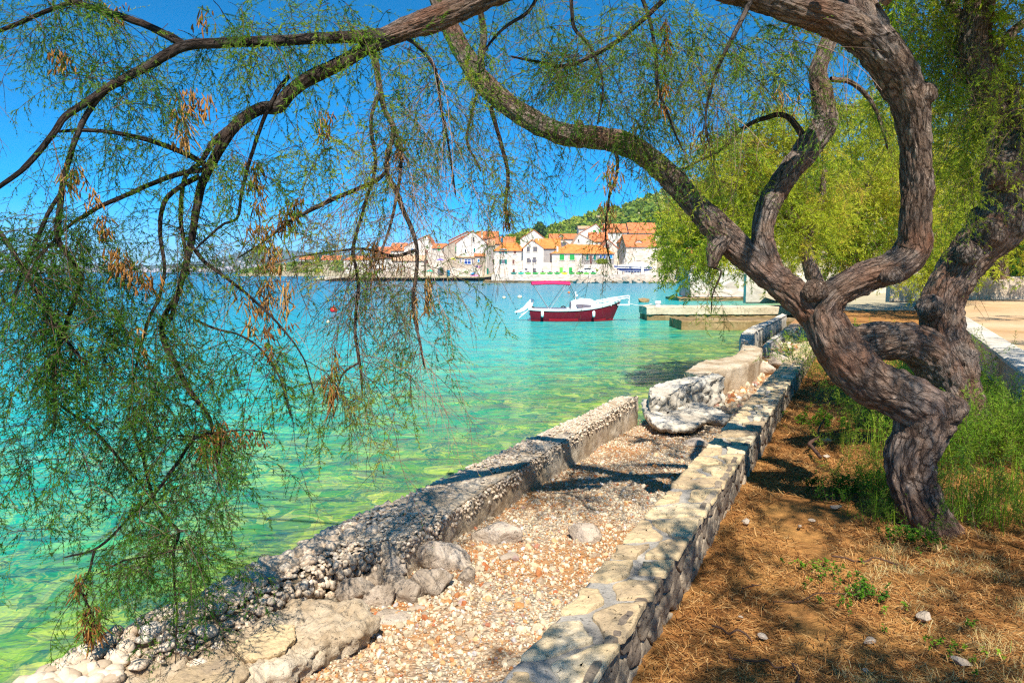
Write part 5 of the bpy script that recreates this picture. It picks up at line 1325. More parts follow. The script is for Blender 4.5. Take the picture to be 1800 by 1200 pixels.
buoy("pale buoy, the left of two behind the boat's motor", 886, 523, 6.5, 'cream', False)
buoy("double pale buoy just left of the boat's motor", 913.5, 522, 8.5, 'cream', False)
buoy("small orange buoy seen under the boat's canopy", 1000, 514, 5, 'orange', False)
# ------------------------------------------------------------------ tamarisk trees
def limb_path(pts, step=0.02):
    """pts: (px, py, distance, radius in photograph pixels)"""
    w = np.array([np.r_[W(a, b_, Y), r * Y / FPX] for a, b_, Y, r in pts])
    return resample(catmull(w, 10), step)
def limb(mb, path, sides=72, seed=0, amp=0.010, lump=0.12, cell=30.0):
    p, r = path[:, :3], path[:, 3]
    v, q, b = sweep_round(p, r, sides)
    n = len(p)
    v3 = v.reshape(n, sides, 3); out = v3 - p[:, None, :]; out = out / (np.linalg.norm(out, axis=2)[..., None] + 1e-9)
    # bark coordinates follow the local girth
    a = np.arange(sides) * 2 * math.pi / sides
    s = np.r_[0, np.cumsum(np.linalg.norm(np.diff(p, axis=0), axis=1))]
    rm = float(np.median(r))
    b = np.stack([np.broadcast_to(np.cos(a) * rm, (n, sides)), np.broadcast_to(np.sin(a) * rm, (n, sides)), np.broadcast_to(s[:, None], (n, sides))], 2).reshape(-1, 3) + seed * 3.1
    wv = b * (cell, cell, cell * 0.2) + 0.7 * np.stack([fbm(b * (14, 14, 5), 3, seed + 1), fbm(b * (14, 14, 5), 3, seed + 2), fbm(b * (14, 14, 5), 3, seed + 3)], 1)
    rid = 1 - np.abs(fbm(wv, 4, seed + 4, 0.6)) * 3.2
    f1, f2, cid = worley(wv * 0.8, seed + 7)
    crack = np.clip((f2 - f1) / 0.3, 0, 1) ** 0.7
    d = amp * (0.75 * crack * (0.4 + cid) - 0.8 * np.clip(rid, -0.3, 1) + 0.7 * fbm(b * (45, 45, 14), 3, seed + 5))
    d = d * np.clip(np.repeat(r, sides) / 0.08, 0.25, 1.2) + np.repeat(r, sides) * lump * fbm(v * 4.5 + seed, 3, seed + 6)
    v = v + out.reshape(-1, 3) * d[:, None]
    mb.add(v, q, 0.5, b)
    k = mb.n
    mb.add(np.concatenate([v3[-1], [p[-1] + (p[-1] - p[-2]) * 0.6]]), [[j, (j + 1) % sides, sides] for j in range(sides)], 0.5, np.concatenate([b[-sides:], b[-1:]]))

def thin(mb, pts, tint=0.3, sides=7, step=0.03, wob=0.012, seed=0):
    path = limb_path(pts, step)
    p = path[:, :3] + wob * np.stack([fbm(path[:, :3] * 5 + 9 * k, 2, seed + k) for k in range(3)], 1)
    mb.tube(p, path[:, 3] * (1 + 0.12 * fbm(path[:, :3] * 14, 2, seed)), sides, tint=tint)
    return p

# ---- sprays: a drooping stem, side twigs, and needle slivers (local, base at the origin, heading +X)
def make_spray(seed, L=0.5, up=0.5, droop=1.0, sub=0.12, gap=0.026, ngap=0.0042, nl=0.021, nw=0.0034, leafy_=1.0, spread=1.05, stem_r=0.0016):
    r = np.random.default_rng(seed)
    n = max(8, int(L / 0.03)); p = np.zeros(3); d = np.array((math.cos(up), 0, math.sin(up))); P = [p.copy()]
    for k in range(n):
        d = d + np.array((0, 0, -droop * 1.9 / n)) + r.normal(0, 0.06, 3); d /= np.linalg.norm(d)
        p = p + d * L / n; P.append(p.copy())
    P = np.array(P)
    stems = [(P, np.linspace(stem_r, stem_r * .4, len(P)))]
    lv, = ([],)
    def needles(Q, dens, t0):
        s = np.r_[0, np.cumsum(np.linalg.norm(np.diff(Q, axis=0), axis=1))]
        m = int(s[-1] / ngap * dens)
        if m < 1: return
        u = np.sort(r.uniform(0.03, 1, m)) * s[-1]
        b = np.stack([np.interp(u, s, Q[:, k]) for k in range(3)], 1)
        td = np.stack([np.interp(u, s, np.gradient(Q[:, k], s)) for k in range(3)], 1); td /= np.linalg.norm(td, axis=1)[:, None] + 1e-9
        rd = r.normal(size=(m, 3)); rd -= td * (rd * td).sum(1)[:, None]; rd /= np.linalg.norm(rd, axis=1)[:, None]
        dr = td * 0.75 + rd * 0.75; dr[:, 2] -= 0.12; dr /= np.linalg.norm(dr, axis=1)[:, None]
        ln = nl * r.uniform(0.6, 1.35, m) * (1.05 - 0.5 * u / s[-1])
        sd = np.cross(dr, r.normal(size=(m, 3))); sd /= np.linalg.norm(sd, axis=1)[:, None]
        w = nw * 0.5 * r.uniform(.7, 1.2, m)
        lv.append(np.stack([b - sd * w[:, None], b + sd * w[:, None], b + dr * ln[:, None]], 1))
    u = 0.08 * L + r.uniform(0, gap)
    s = np.r_[0, np.cumsum(np.linalg.norm(np.diff(P, axis=0), axis=1))]
    while u < L:
        b = np.array([np.interp(u, s, P[:, k]) for k in range(3)])
        td = np.array([np.interp(u, s, np.gradient(P[:, k], s)) for k in range(3)]); td /= np.linalg.norm(td)
        rd = r.normal(size=3); rd -= td * rd.dot(td); rd /= np.linalg.norm(rd)
        dd = td * 0.7 + rd * spread; dd /= np.linalg.norm(dd)
        l = sub * r.uniform(0.5, 1.4) * (1.1 - 0.6 * u / L); Q = [b]; q = b
        for k in range(5):
            dd = dd + np.array((0, 0, -0.07 * droop)) + r.normal(0, .07, 3); dd /= np.linalg.norm(dd)
            q = q + dd * l / 5; Q.append(q)
        Q = np.array(Q); stems.append((Q, np.linspace(stem_r * .55, stem_r * .25, 6)))
        needles(Q, leafy_, u / L)
        u += gap * r.uniform(0.6, 1.4)
    needles(P[len(P) // 2:], leafy_ * .8, 0)
    sv, sq, k0 = [], [], 0
    for Q, rr in stems:
        v, q, _ = sweep_round(Q, rr, 3); sv.append(v); sq.append(q + k0); k0 += len(v)
    leaf = np.concatenate(lv).reshape(-1, 3) if lv else np.zeros((0, 3))
    return np.concatenate(sv), np.concatenate(sq), leaf
T_FINE = [make_spray(k, L=0.34 + 0.04 * (k % 5), up=0.35 - .25 * (k % 4), droop=0.9 + 0.1 * (k % 3), sub=0.13) for k in range(12)]
T_LONG = [make_spray(50 + k, L=0.75 + .06 * k, up=-0.2 - .2 * (k % 4), droop=1.0, sub=0.15, gap=0.045, leafy_=0.75) for k in range(8)]
T_BARE = [make_spray(80 + k, L=0.6 + .08 * (k % 6), up=-0.1 - .25 * (k % 4), droop=0.7, sub=0.24, gap=0.06, leafy_=0.10, spread=0.75, stem_r=0.0023) for k in range(10)]
T_COARSE = [make_spray(110 + k, L=0.9, up=0.5 - .3 * (k % 4), droop=0.9, sub=0.34, gap=0.06, ngap=0.016, nl=0.10, nw=0.017, stem_r=0.004) for k in range(10)]
T_UP = [make_spray(140 + k, L=0.42, up=1.25 - .2 * (k % 3), droop=0.25, sub=0.11, gap=0.026, ngap=0.007, nl=0.03, nw=0.0042, spread=0.6) for k in range(8)]
T_OVER = [make_spray(170 + k, L=0.8, up=0.3 - .3 * (k % 4), droop=0.7, sub=0.28, gap=0.04, ngap=0.014, nl=0.06, nw=0.02, stem_r=0.004) for k in range(8)]

def put_sprays(tw, lf, templates, pos, scale, tint, ttint, yaw=None, jitter=0.18, pick=None):
    """instances merged into twigs mesh TW and foliage mesh LF"""
    n = len(pos)
    yaw = rng.uniform(0, 6.283, n) if yaw is None else yaw
    pick = rng.integers(0, len(templates), n) if pick is None else pick
    scale = np.broadcast_to(scale, (n,)); tint = np.broadcast_to(tint, (n,)); ttint = np.broadcast_to(ttint, (n,))
    t = rng.normal(0, jitter, (n, 2))
    for k in range(len(templates)):
        ix = np.where(pick == k)[0]
        if not len(ix): continue
        sv, sq, leaf = templates[k]
        c, s_ = np.cos(yaw[ix]), np.sin(yaw[ix]); m = len(ix)
        R = np.zeros((m, 3, 3)); R[:, 0, 0] = c; R[:, 0, 1] = -s_; R[:, 1, 0] = s_; R[:, 1, 1] = c; R[:, 2, 2] = 1
        A = np.zeros((m, 3, 3)); a = t[ix, 0]; A[:, 0, 0] = np.cos(a); A[:, 0, 2] = np.sin(a); A[:, 1, 1] = 1; A[:, 2, 0] = -np.sin(a); A[:, 2, 2] = np.cos(a)
        R = (R @ A) * scale[ix][:, None, None]
        v = np.einsum('nij,kj->nki', R, sv) + pos[ix][:, None, :]
        tw.add(v.reshape(-1, 3), (sq[None] + (np.arange(m) * len(sv))[:, None, None]).reshape(-1, 4), np.repeat(ttint[ix] + rng.normal(0, .12, m), len(sv)))
        if len(leaf):
            v = np.einsum('nij,kj->nki', R, leaf) + pos[ix][:, None, :]
            lt = np.repeat(tint[ix], len(leaf)) + np.repeat(rng.normal(0, .08, m * (len(leaf) // 3)), 3)
            lf.add(v.reshape(-1, 3), np.arange(m * len(leaf)).reshape(-1, 3), np.clip(lt, 0, 0.98))
def along(p, n, lo=0.0, hi=1.0):
    s = np.r_[0, np.cumsum(np.linalg.norm(np.diff(p, axis=0), axis=1))]
    u = rng.uniform(lo, hi, n) * s[-1]
    return np.stack([np.interp(u, s, p[:, k]) for k in range(3)], 1)

def clumps(p, n, lo, hi, size=6, spread=.05):
    c = along(p, max(1, n // size), lo, hi)
    return c[rng.integers(0, len(c), n)] + rng.normal(0, spread, (n, 3))
def tassel(mb, c, n, L, spread, tint=0.5):
    """a bunch of dry hanging flower spikes"""
    for k in range(int(n * 1.7)):
        a = rng.uniform(0, 6.28); r = spread * 1.15 * rng.random()
        p0 = c + np.array((r * math.cos(a), r * math.sin(a), rng.uniform(-.6, 1.0) * L))
        l = L * rng.uniform(.3, 1.0); d = np.array((rng.normal(0, .42), rng.normal(0, .42), -1.0)); d /= np.linalg.norm(d)
        pts = p0 + d * np.linspace(0, l, 5)[:, None] + np.array((0, 0, 0))
        mb.tube(pts, np.array([.15, .8, 1, .8, .2]) * 0.0034 * rng.uniform(.7, 1.3), 5, caps=False, tint=np.clip(tint + rng.normal(0, .2), 0, 1))

# ============ the big leaning tamarisk in the foreground
base = W(1632, 945, 4.38)
tree = thing("tamarisk_tree", "big twisted tamarisk with a forked trunk arching over the shore, nearest tree", "tree", (base[0], base[1], 0.85))
mb = MB()
trunk = [(1650, 972, 4.38, 53.9), (1640, 940, 4.38, 45.6), (1618, 890, 4.38, 40.0), (1602, 845, 4.4, 40.0), (1602, 800, 4.4, 41.9), (1618, 762, 4.4, 44.6), (1622, 722, 4.4, 46.5), (1585, 697, 4.4, 41.9), (1530, 672, 4.4, 40.9), (1490, 632, 4.4, 41.9),
         (1458, 585, 4.4, 39.1), (1448, 545, 4.4, 32.6), (1472, 512, 4.38, 27.0), (1520, 488, 4.35, 27.0), (1572, 470, 4.3, 27.9), (1603, 440, 4.3, 27.9), (1608, 395, 4.27, 25.1), (1611, 320, 4.24, 25.1), (1608, 250, 4.2, 25.1), (1597, 185, 4.15, 27.9), (1570, 120, 4.1, 32.6), (1525, 68, 4.05, 30.7), (1455, 32, 4.0, 27.0), (1370, 6, 3.95, 24.2), (1280, -22, 3.85, 23.2),
         (1150, -58, 3.7, 23.2), (1000, -52, 3.55, 22.3), (900, -28, 3.45, 22.3), (830, 3, 3.4, 21.4), (765, 33, 3.34, 19.5), (700, 55, 3.3, 16.7), (664, 68, 3.28, 13.0)]
limb(mb, limb_path(trunk, 0.014), 110, 1, 0.011, 0.10)
# burls and broken stubs on the trunk
for (px, py, Y, r_, e) in ((1655, 718, 4.36, 38, .8), (1558, 72, 4.08, 20, .8), (1568, 485, 4.22, 20, .8), (1655, 752, 4.32, 22, .8), (1432, 512, 4.36, 24, .8), (1625, 165, 4.12, 20, 1)):
    c = W(px, py, Y); rr = r_ * Y / FPX; B, F = ICO4
    v = B * rr * (1 + .22 * fbm(B * 2.2 + px, 4, int(px)) + .1 * fbm(B * 7 + px, 3, 5))[:, None] * (1, 1, e) + c
    mb.add(v, F, .5, B * .12 + px)
mb.build("trunk", M['bark'], tree, smooth=True, attrs=True)
mb = MB()
left = [(1452, 575, 4.42, 30), (1425, 545, 4.44, 28), (1385, 508, 4.48, 26), (1335, 468, 4.52, 25), (1290, 430, 4.57, 24), (1245, 385, 4.63, 22), (1195, 330, 4.7, 20), (1150, 285, 4.75, 19), (1105, 256, 4.8, 19), (1050, 243, 4.83, 18), (990, 236, 4.86, 18), (935, 212, 4.9, 18), (885, 178, 4.93, 18), (845, 140, 4.97, 17), (815, 92, 5.0, 16), (790, 45, 5.02, 14), (770, 5, 5.05, 13), (745, -60, 5.1, 12)]
limb(mb, limb_path(left, 0.016), 84, 2, 0.010, 0.10)
mb.build("limb", M['bark'], tree, smooth=True, attrs=True)
mb = MB()
mid = [(1362, 490, 4.5, 22), (1347, 452, 4.53, 20), (1340, 410, 4.56, 18), (1352, 360, 4.6, 19), (1385, 305, 4.65, 20), (1420, 260, 4.7, 20), (1450, 215, 4.74, 19), (1446, 170, 4.78, 17), (1438, 130, 4.82, 15), (1450, 90, 4.85, 13), (1470, 40, 4.9, 12), (1488, -20, 4.95, 11)]
limb(mb, limb_path(mid, 0.016), 72, 3, 0.009, 0.12)
mb.build("limb", M['bark'], tree, smooth=True, attrs=True)
mb = MB(); limb(mb, limb_path([(1540, 75, 4.06, 34), (1520, 30, 4.08, 26), (1502, -10, 4.1, 23), (1490, -70, 4.1, 20), (1400, -190, 4.0, 16)], 0.02), 60, 4); mb.build("limb", M['bark'], tree, smooth=True, attrs=True)
mb = MB(); limb(mb, limb_path([(1275, 420, 4.56, 14), (1258, 440, 4.52, 15), (1252, 470, 4.5, 7)], 0.012), 24, 9); mb.build("broken_stub", M['bark'], tree, smooth=True, attrs=True); mb = MB(); limb(mb, limb_path([(1015, 235, 4.84, 9), (1018, 222, 4.83, 8), (1020, 212, 4.82, 5)], 0.01), 20, 8); mb.build("broken_stub", M['bark'], tree, smooth=True, attrs=True)
def branch(pts, seed, sides=16, mat='branch_bark', step=0.025):
    path = limb_path(pts, step)
    path[:, :3] += 0.008 * np.stack([fbm(path[:, :3] * 6 + 5 * k, 3, seed + k) for k in range(3)], 1)
    mb = MB(); limb(mb, path, sides, seed, 0.004, 0.10, 60); mb.build("branch", M[mat], tree, smooth=True, attrs=True)
    return path[:, :3]
BR = {}
BR['b1'] = branch([(672, 64, 3.28, 13.6), (600, 66, 3.2, 9.6), (480, 72, 3.1, 9.2), (400, 75, 3.05, 8.8), (330, 80, 3.0, 8.4), (290, 97, 2.98, 8.0), (260, 117, 2.96, 7.2), (220, 138, 2.94, 6.8), (185, 157, 2.92, 6.4), (150, 180, 2.9, 6.0), (115, 205, 2.88, 5.6), (95, 232, 2.86, 5.2), (60, 275, 2.84, 4.8), (20, 312, 2.8, 4.0), (-30, 352, 2.78, 3.2)], 20, 26)
BR['b1b'] = branch([(322, 80, 3.0, 7.2), (290, 62, 3.0, 6.8), (250, 40, 3.02, 6.4), (190, 22, 3.05, 5.6), (130, 2, 3.1, 5.2), (60, -25, 3.12, 4.0)], 21)
BR['b1c'] = branch([(130, 2, 3.1, 4.0), (60, 30, 3.1, 3.7), (0, 52, 3.1, 3.2), (-60, 70, 3.1, 2.4)], 22, 10)
BR['b2'] = branch([(700, 57, 3.3, 15.2), (640, 85, 3.27, 12.0), (590, 115, 3.24, 11.6), (540, 140, 3.22, 11.2), (508, 165, 3.2, 11.2), (490, 188, 3.2, 12.0), (460, 191, 3.2, 10.4), (430, 205, 3.18, 10.0), (405, 230, 3.17, 9.2), (385, 265, 3.16, 8.4), (368, 297, 3.15, 8.0), (355, 330, 3.14, 7.2), (345, 370, 3.12, 6.8), (337, 420, 3.1, 6.4), (325, 470, 3.08, 5.6), (312, 520, 3.06, 4.4), (300, 560, 3.05, 3.2)], 23, 26)
BR['b2b'] = branch([(405, 226, 3.2, 6.4), (375, 250, 3.22, 4.8), (352, 285, 3.22, 4.0), (325, 310, 3.22, 3.6), (318, 370, 3.2, 3.6), (322, 420, 3.18, 3.2), (330, 480, 3.17, 2.4)], 24, 12)
BR['b3'] = branch([(368, 294, 3.15, 5.2), (330, 272, 3.1, 4.8), (260, 245, 3.02, 4.4), (200, 232, 2.97, 3.6), (150, 228, 2.92, 3.2), (105, 232, 2.9, 2.4)], 25, 12)
BR['b4'] = branch([(366, 298, 3.15, 4.8), (320, 305, 3.12, 4.4), (270, 320, 3.08, 4.0), (230, 340, 3.05, 4.0), (180, 362, 3.0, 3.6), (150, 380, 2.97, 3.2), (125, 395, 2.95, 2.6), (80, 440, 2.9, 2.0)], 26, 12)
BR['b4b'] = branch([(350, 308, 3.15, 4.8), (320, 325, 3.14, 4.4), (295, 345, 3.13, 4.4), (283, 380, 3.12, 4.0), (282, 420, 3.1, 3.6), (290, 470, 3.08, 3.2), (280, 520, 3.06, 3.2), (262, 560, 3.04, 2.8), (240, 640, 3.0, 2.1), (225, 730, 2.98, 1.6)], 27, 12)
BR['b5'] = branch([(190, 157, 2.92, 5.2), (160, 190, 2.92, 4.8), (140, 225, 2.91, 4.8), (125, 260, 2.9, 4.8), (115, 300, 2.9, 4.8), (108, 340, 2.9, 5.2), (103, 390, 2.9, 5.2), (102, 420, 2.9, 4.8), (115, 443, 2.9, 4.4), (140, 478, 2.9, 4.4), (146, 490, 2.9, 4.0), (130, 530, 2.9, 4.0), (115, 575, 2.9, 3.6), (100, 625, 2.88, 3.4), (93, 670, 2.86, 3.2), (95, 715, 2.85, 2.7), (92, 760, 2.84, 1.9)], 28, 14)
BR['b5b'] = branch([(108, 340, 2.9, 3.6), (85, 375, 2.88, 3.2), (62, 430, 2.86, 2.9), (40, 470, 2.85, 2.4), (20, 540, 2.82, 2.0)], 29, 10)
BR['b6'] = branch([(-15, 390, 2.7, 4.4), (20, 440, 2.72, 4.0), (50, 490, 2.74, 4.0), (80, 540, 2.75, 3.6), (112, 592, 2.76, 3.2), (150, 640, 2.78, 2.4)], 30, 10)
BR['b7'] = branch([(508, 133, 3.22, 3.6), (485, 165, 3.18, 3.4), (465, 205, 3.15, 3.4), (450, 245, 3.13, 3.2), (435, 295, 3.12, 3.0), (425, 335, 3.1, 2.8), (417, 383, 3.08, 2.4), (395, 393, 3.05, 2.2), (370, 412, 3.03, 2.0), (345, 435, 3.0, 1.6)], 31, 10)
BR['b8'] = branch([(312, 520, 3.06, 4.0), (288, 560, 3.04, 4.8), (285, 600, 3.02, 4.8), (310, 640, 3.0, 4.8), (330, 680, 2.98, 4.4), (350, 710, 2.97, 4.0), (368, 740, 2.96, 3.2), (378, 790, 2.94, 2.4), (385, 850, 2.92, 1.8)], 32, 12)
BR['b9'] = branch([(335, 430, 3.08, 3.2), (360, 460, 3.06, 3.0), (390, 482, 3.05, 2.9), (430, 515, 3.04, 2.6), (465, 545, 3.03, 2.4), (500, 580, 3.02, 1.9), (530, 625, 3.0, 1.4), (550, 690, 3.0, 1.0)], 33, 8)
BR['b10'] = branch([(340, 560, 3.05, 2.4), (380, 577, 3.03, 2.2), (420, 588, 3.02, 2.1), (455, 610, 3.0, 1.8), (490, 660, 2.98, 1.6), (510, 730, 2.96, 1.1)], 34, 8)
BR['b11'] = branch([(310, 765, 2.97, 2.1), (350, 768, 2.95, 2.1), (400, 760, 2.93, 1.8), (440, 757, 2.92, 1.6), (472, 762, 2.9, 1.1)], 35, 8)
BR['b12'] = branch([(385, 760, 2.95, 2.4), (345, 768, 2.94, 3.2), (310, 815, 2.92, 2.9), (268, 872, 2.9, 2.6), (232, 905, 2.88, 2.4), (170, 962, 2.85, 2.2), (115, 980, 2.82, 1.6)], 36, 8)
BR['b13'] = branch([(168, 964, 2.85, 2.2), (155, 1010, 2.84, 2.1), (143, 1035, 2.83, 1.9), (160, 1072, 2.82, 1.6), (172, 1110, 2.8, 1.3)], 37, 8)
BR['b14'] = branch([(225, 730, 2.98, 2.4), (250, 800, 2.95, 2.7), (268, 872, 2.92, 2.9), (290, 910, 2.9, 2.7), (314, 934, 2.88, 2.6), (305, 970, 2.86, 2.4), (308, 1030, 2.84, 2.1), (310, 1090, 2.82, 1.6), (306, 1170, 2.8, 1.0)], 38, 8)
BR['b15'] = branch([(302, 968, 2.86, 1.9), (270, 975, 2.85, 1.8), (215, 985, 2.84, 1.6), (175, 1005, 2.83, 1.1)], 39, 8)
BR['b16'] = branch([(92, 700, 2.86, 2.4), (170, 760, 2.88, 2.4), (230, 830, 2.9, 2.2), (270, 880, 2.9, 1.8)], 40, 8)
#BR['b17'] = branch([(380, 800, 2.94, 2.1), (345, 880, 2.93, 1.9), (395, 935, 2.9, 1.6), (470, 960, 2.88, 1.2), (560, 970, 2.86, 0.7)], 41, 8)
BR['c1'] = branch([(655, 78, 3.28, 7), (662, 120, 3.3, 5.5), (668, 160, 3.3, 5), (676, 195, 3.32, 4.8), (692, 228, 3.34, 5), (684, 262, 3.35, 4.4), (680, 300, 3.36, 4), (696, 335, 3.38, 4.2), (712, 375, 3.4, 4.2), (724, 402, 3.4, 4), (733, 440, 3.4, 3.4), (731, 490, 3.4, 3.2), (727, 545, 3.4, 3), (737, 600, 3.4, 2.4), (746, 645, 3.4, 1.6)], 42, 10, 'bark')
BR['c1b'] = branch([(692, 228, 3.34, 4), (705, 262, 3.32, 3.4), (700, 320, 3.3, 3), (690, 380, 3.28, 2.6), (672, 440, 3.26, 2)], 43, 8, 'bark')
BR['c3'] = branch([(668, 160, 3.3, 3.5), (652, 215, 3.26, 3.4), (660, 290, 3.24, 3.2), (645, 350, 3.22, 3), (627, 410, 3.2, 3), (620, 443, 3.2, 3.2), (630, 498, 3.2, 3), (625, 545, 3.2, 3), (624, 590, 3.2, 2.8), (633, 640, 3.2, 2.4), (638, 692, 3.2, 1.6)], 44, 8)
BR['c3b'] = branch([(633, 637, 3.2, 2), (603, 655, 3.18, 1.8), (590, 690, 3.16, 1.4), (577, 725, 3.15, 1)], 45, 6)
BR['c4'] = branch([(680, 300, 3.36, 3), (660, 318, 3.32, 3.8), (610, 340, 3.28, 4), (560, 362, 3.24, 4), (518, 385, 3.2, 3), (470, 420, 3.16, 2), (420, 452, 3.12, 1.2)], 46, 8)
BR['c5'] = branch([(730, 440, 3.4, 3), (690, 450, 3.36, 2.6), (640, 438, 3.3, 2.4), (585, 444, 3.26, 2), (520, 452, 3.2, 1.4)], 47, 8)
BR['d0'] = branch([(848, 165, 4.95, 7), (846, 110, 4.9, 6.5), (850, 60, 4.85, 6), (842, 10, 4.8, 5), (835, -40, 4.8, 4)], 48, 10, 'bark')
BR['d1'] = branch([(1190, -30, 3.6, 5), (1167, 0, 3.6, 4.5), (1110, 52, 3.65, 4.2), (1067, 83, 3.7, 4), (1000, 115, 3.75, 3.4), (953, 110, 3.8, 2.6), (900, 100, 3.8, 1.6)], 49, 8)
BR['d2'] = branch([(1003, -30, 3.5, 3.5), (1006, 20, 3.5, 3.2), (1012, 50, 3.5, 3), (1040, 85, 3.5, 2.4), (1060, 150, 3.5, 1.8), (1050, 215, 3.5, 1.2)], 50, 8)
BR['d3'] = branch([(1120, -30, 3.5, 3.6), (1142, 40, 3.5, 3.2), (1153, 100, 3.5, 3), (1158, 160, 3.5, 2.6), (1180, 215, 3.5, 2), (1200, 265, 3.5, 1.2)], 51, 8)
BR['d4'] = branch([(838, 165, 4.95, 3), (828, 205, 4.9, 2.6), (822, 250, 4.85, 2.4), (845, 300, 4.8, 1.8)], 52, 6)
BR['d5'] = branch([(862, 188, 4.95, 4), (880, 250, 4.9, 3.6), (893, 310, 4.85, 3.2), (888, 360, 4.8, 2.8), (893, 400, 4.8, 2)], 53, 8)
BR['d6'] = branch([(1080, 250, 4.8, 4), (1085, 300, 4.75, 3), (1070, 350, 4.7, 2.4), (1065, 410, 4.7, 1.6), (1072, 460, 4.7, 1)], 54, 6)
BR['d7'] = branch([(955, -30, 3.5, 3.6), (930, 20, 3.5, 3.2), (880, 55, 3.5, 2.6), (850, 95, 3.5, 2), (840, 160, 3.5, 1.2)], 55, 6)
BR['d8'] = branch([(700, 58, 3.3, 4), (735, 80, 3.32, 3.4), (765, 118, 3.35, 3), (775, 180, 3.36, 2.6), (790, 260, 3.38, 2), (800, 340, 3.4, 1.3)], 56, 6)
BR['d9'] = branch([(1320, 0, 3.85, 5), (1290, 60, 3.8, 4), (1262, 120, 3.8, 3), (1240, 200, 3.8, 2), (1250, 280, 3.8, 1)], 57, 6)
BR['e1'] = branch([(1425, 258, 4.7, 7), (1385, 205, 4.72, 5), (1345, 207, 4.75, 4), (1300, 228, 4.8, 3.2), (1265, 265, 4.85, 2.4), (1190, 300, 4.9, 1.4)], 58, 8)
BR['e2'] = branch([(1460, 140, 4.8, 5), (1495, 145, 4.82, 4.4), (1520, 165, 4.84, 4), (1540, 195, 4.86, 3), (1560, 260, 4.9, 1.6)], 59, 8, 'bark')
BR['e3'] = branch([(1255, 470, 4.5, 2), (1268, 475, 4.48, 1.8), (1262, 495, 4.46, 1.6), (1252, 520, 4.45, 1.2), (1250, 548, 4.45, .8)], 60, 6)
# unseen limbs added over the viewer, out of the picture, to shade the shore
OV = []
for k, pts in enumerate(([(0.9, 3.6, 3.95, 0.045), (0.2, 3.0, 4.5, 0.035), (-1.0, 2.2, 4.9, 0.025), (-2.6, 1.4, 5.1, 0.015)], [(1.6, 3.8, 3.95, 0.040), (1.5, 2.8, 4.6, 0.030), (1.2, 1.6, 5.0, 0.022), (.6, .3, 5.2, 0.015)],
                         [(2.0, 4.0, 3.9, 0.035), (2.6, 3.0, 4.7, 0.030), (3.0, 1.8, 5.0, 0.020), (3.2, .6, 5.1, 0.015)], [(-0.1, 3.4, 3.75, 0.030), (-1.2, 3.2, 4.6, 0.022), (-2.6, 3.2, 5.0, 0.015)], [(-1.0, 2.2, 4.9, 0.025), (-2.1, 1.2, 5.0, 0.020), (-2.8, 0, 4.9, 0.015), (-3.2, -1.0, 4.8, 0.010)])):
    path = resample(catmull(np.array(pts), 10), 0.04); mb = MB(); limb(mb, path, 24, 90 + k, .006, .1); mb.build("limb", M['bark'], tree, smooth=True, attrs=True); OV.append(path[:, :3])

tw, lf, ts = MB(), MB(), MB()
# (branch, fine, long, bare, tint, twig tint, lowest position along the branch)
PLAN = [('b1', 46, 26, 8, .3, .4, .12), ('b1b', 26, 10, 4, .38, .4, .1), ('b1c', 14, 6, 2, .35, .35, .0), ('b2', 10, 8, 22, .42, .6, .35), ('b2b', 12, 14, 8, .3, .35, .2), ('b3', 22, 14, 6, .32, .35, .2), ('b4', 26, 22, 6, .28, .3, .2),
        ('b4b', 26, 26, 8, .24, .3, .2), ('b5', 44, 30, 8, .22, .3, .35), ('b5b', 26, 18, 4, .22, .3, .2), ('b6', 34, 20, 4, .22, .3, .1), ('b7', 14, 2, 6, .3, .35, .35), ('b8', 34, 14, 6, .22, .3, .1), ('b9', 6, 3, 7, .4, .3, .2),
        ('b10', 14, 6, 4, .26, .3, .1), ('b11', 8, 3, 2, .22, .3, .0), ('b12', 12, 5, 6, .26, .3, .1), ('b13', 4, 1, 4, .4, .3, .0), ('b14', 34, 10, 6, .22, .3, .1), ('b15', 12, 3, 3, .24, .3, .0), ('b16', 26, 10, 4, .24, .3, .1),
        ('c1', 14, 2, 70, .45, .9, .12), ('c1b', 8, 2, 44, .42, .9, .1), ('c3', 18, 3, 46, .48, .7, .1), ('c3b', 12, 0, 3, .66, .4, .3), ('c4', 18, 2, 24, .62, .7, .1), ('c5', 9, 2, 26, .5, .8, .1),
        ('d0', 4, 2, 4, .45, .5, .3), ('d1', 34, 16, 8, .42, .4, .2), ('d2', 18, 10, 4, .4, .4, .1), ('d3', 24, 10, 4, .42, .4, .1), ('d4', 8, 4, 6, .48, .5, .2), ('d5', 18, 6, 6, .45, .4, .2), ('d6', 12, 6, 10, .85, .5, .1), ('d7', 20, 10, 5, .42, .4, .1), ('d8', 14, 4, 34, .45, .9, .2),
        ('d9', 26, 14, 8, .5, .4, .2), ('e1', 14, 8, 8, .6, .4, .4), ('e2', 8, 4, 2, .6, .4, .5), ('e3', 5, 0, 3, .5, .4, .3)]
for (k, a, b_, c_, tn, tt_, lo) in PLAN:
    p = BR[k]
    for T, n_, sc in ((T_FINE, int(a * .72), (.55, 1.15)), (T_LONG, int(b_ * .3), (.5, .9)), (T_BARE, int(c_ * .62), (.5, 1.0))):
        if n_: put_sprays(tw, lf, T, clumps(p, n_, lo, 1.0) if T is T_FINE else along(p, n_, lo, 1.0), rng.uniform(*sc, n_), tn + .06 + rng.normal(0, .15, n_), tt_)
